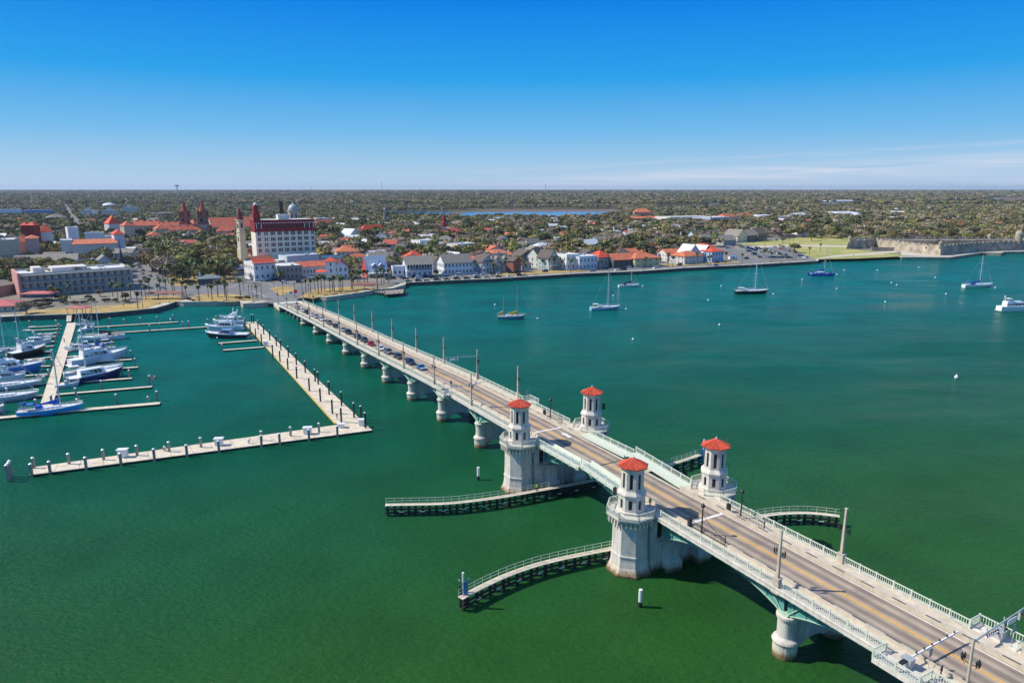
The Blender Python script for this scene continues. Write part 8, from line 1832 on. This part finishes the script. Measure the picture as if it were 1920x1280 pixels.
row((1386, 461), (1425, 483), 13, .2); row((1403, 465), (1416, 470), 4, .5); row((1418, 465), (1436, 472), 5, .4); row((1436, 467), (1462, 476), 9, 1.2); row((1440, 473), (1478, 480), 12, 1.2, (3, 8)); row((1452, 464), (1480, 472), 8, 1.3); row((1438, 483), (1480, 484), 9, .15); row((1462, 461), (1486, 470), 7, 1.2, (4,)); row((1498, 480), (1512, 484), 4, .6)
pcar(1428, 473, 'sedan', 'lime', 'in the middle of the car park by the fort lawn', .3, 'cars in the car park by the fort lawn')
for u, v, k, c in [(261, 496, 'suv', 'white'), (262, 502, 'suv', 'silver'), (267, 514, 'sedan', 'white'), (281, 518, 'suv', 'white'), (294, 521, 'pickup', 'white'), (271, 522, 'suv', 'silver'), (273, 525, 'suv', 'dark grey'), (275, 529, 'sedan', 'black'), (288, 505, 'sedan', 'grey'), (292, 508, 'sedan', 'white'), (262, 487, 'suv', 'black'), (258, 479, 'suv', 'white'), (268, 508, 'sedan', 'silver')]:
    pcar(u, v, k, c, 'in the street at the right end of the bayfront hotel', 1.75, 'cars in the street left of the plaza')
for u, v, k, c in [(351, 522, 'sedan', 'blue'), (419, 520, 'suv', 'white'), (420, 532, 'sedan', 'light blue'), (455, 506, 'sedan', 'white'), (461, 511, 'suv', 'black'), (469, 514, 'suv', 'white'), (451, 501, 'sedan', 'silver'), (494, 527, 'suv', 'white'), (504, 528, 'sedan', 'dark grey'), (515, 526, 'suv', 'black'), (534, 531, 'suv', 'white'), (531, 528, 'suv', 'dark blue'), (562, 530, 'suv', 'black'), (562, 520, 'sedan', 'blue'), (550, 516, 'suv', 'silver'), (556, 515, 'sedan', 'white'), (305, 541, 'sedan', 'white'), (328, 528, 'sedan', 'dark grey'), (448, 528, 'sedan', 'silver')]:
    pcar(u, v, k, c, 'in the streets around the plaza %s' % ('palms' if u < 440 else 'corner by the white and red buildings'), .15 if 470 < u or u < 440 else 1.9, 'cars around the plaza', .3)
t = thing('food_truck', 'white food truck with a bright blue roof at the street corner', 'truck', P(1373, 487, LZ), .3); m = MB(); m.box(-3.2, 3.2, -1.3, 1.3, .5, 2.9); m.box(3.2, 4.4, -1.1, 1.1, .5, 2.0); m.build('body', WHITEP, t); m = MB(); m.box(-3.3, 3.3, -1.4, 1.4, 2.9, 3.15); m.build('roof', pmat((.05, .4, .75)), t)
m = MB()
for x in (-2.2, 3.2): m.tube((x, -1.32, .45), (x, 1.32, .45), .45, .45, 10)
m.build('wheel_axle', RUBBER, t); m = MB(); m.box(-1.6, 1.4, -1.36, -1.3, 1.4, 2.3); m.build('hatch', GLASS, t)
# zebra crossing and lane arrows where the roads meet
for i, (a, b, n) in enumerate([((472, 545), (500, 556), 8), ((425, 541), (452, 530), 7), ((500, 530), (520, 537), 5)]):
    m = MB(); A = P(*a, LZ + .3); B = P(*b, LZ + .3)
    for k in range(n): p = A.lerp(B, (k + .5) / n); m.cbox((p.x, p.y, LZ + .19), (.5, 3.0, .012), .2)
    struct('road_marking', m, WLINE)
for _k, _free in FREE.items():
    if _free:
        for _o in [CARP[_k]] + list(CARP[_k].children_recursive): bpy.data.objects.remove(_o)
# ------------------------------------------------------------------ the air
hm = bpy.data.materials.new('haze_air'); hm.use_nodes = True; hn = hm.node_tree.nodes; hl = hm.node_tree.links; hn.clear()
ho = hn.new('ShaderNodeOutputMaterial'); pv = hn.new('ShaderNodeVolumePrincipled'); pv.inputs['Color'].default_value = (.70, .83, 1.0, 1); pv.inputs['Density'].default_value = 0.000034; pv.inputs['Anisotropy'].default_value = 0.2
hl.new(pv.outputs[0], ho.inputs['Volume'])
m = MB(); m.box(-28000, 28000, -2500, 29000, -4, 140); hz = m.build('haze', hm); hz['kind'] = 'stuff'; hz['label'] = 'thin blue air over the bay and the far woods'
bpy.context.view_layer.update(); same = {}
for o in bpy.data.objects:
    if o.parent is None and o.get('label') and o.get('kind') is None: same.setdefault(o['label'], []).append(o)
for lb, l in same.items():
    if len(l) > 1 and len(l) <= len(ORD) and len(lb.split()) <= 13:
        l.sort(key=lambda o: o.location.x / max(1, o.location.y))
        for i, o in enumerate(l): o['label'] = '%s, %s from left' % (lb, ORD[i])
for o in bpy.data.objects:
    lb = o.get('label')
    if lb and not (4 <= len(lb.split()) <= 16): print('LABEL', o.name, len(lb.split()), lb)
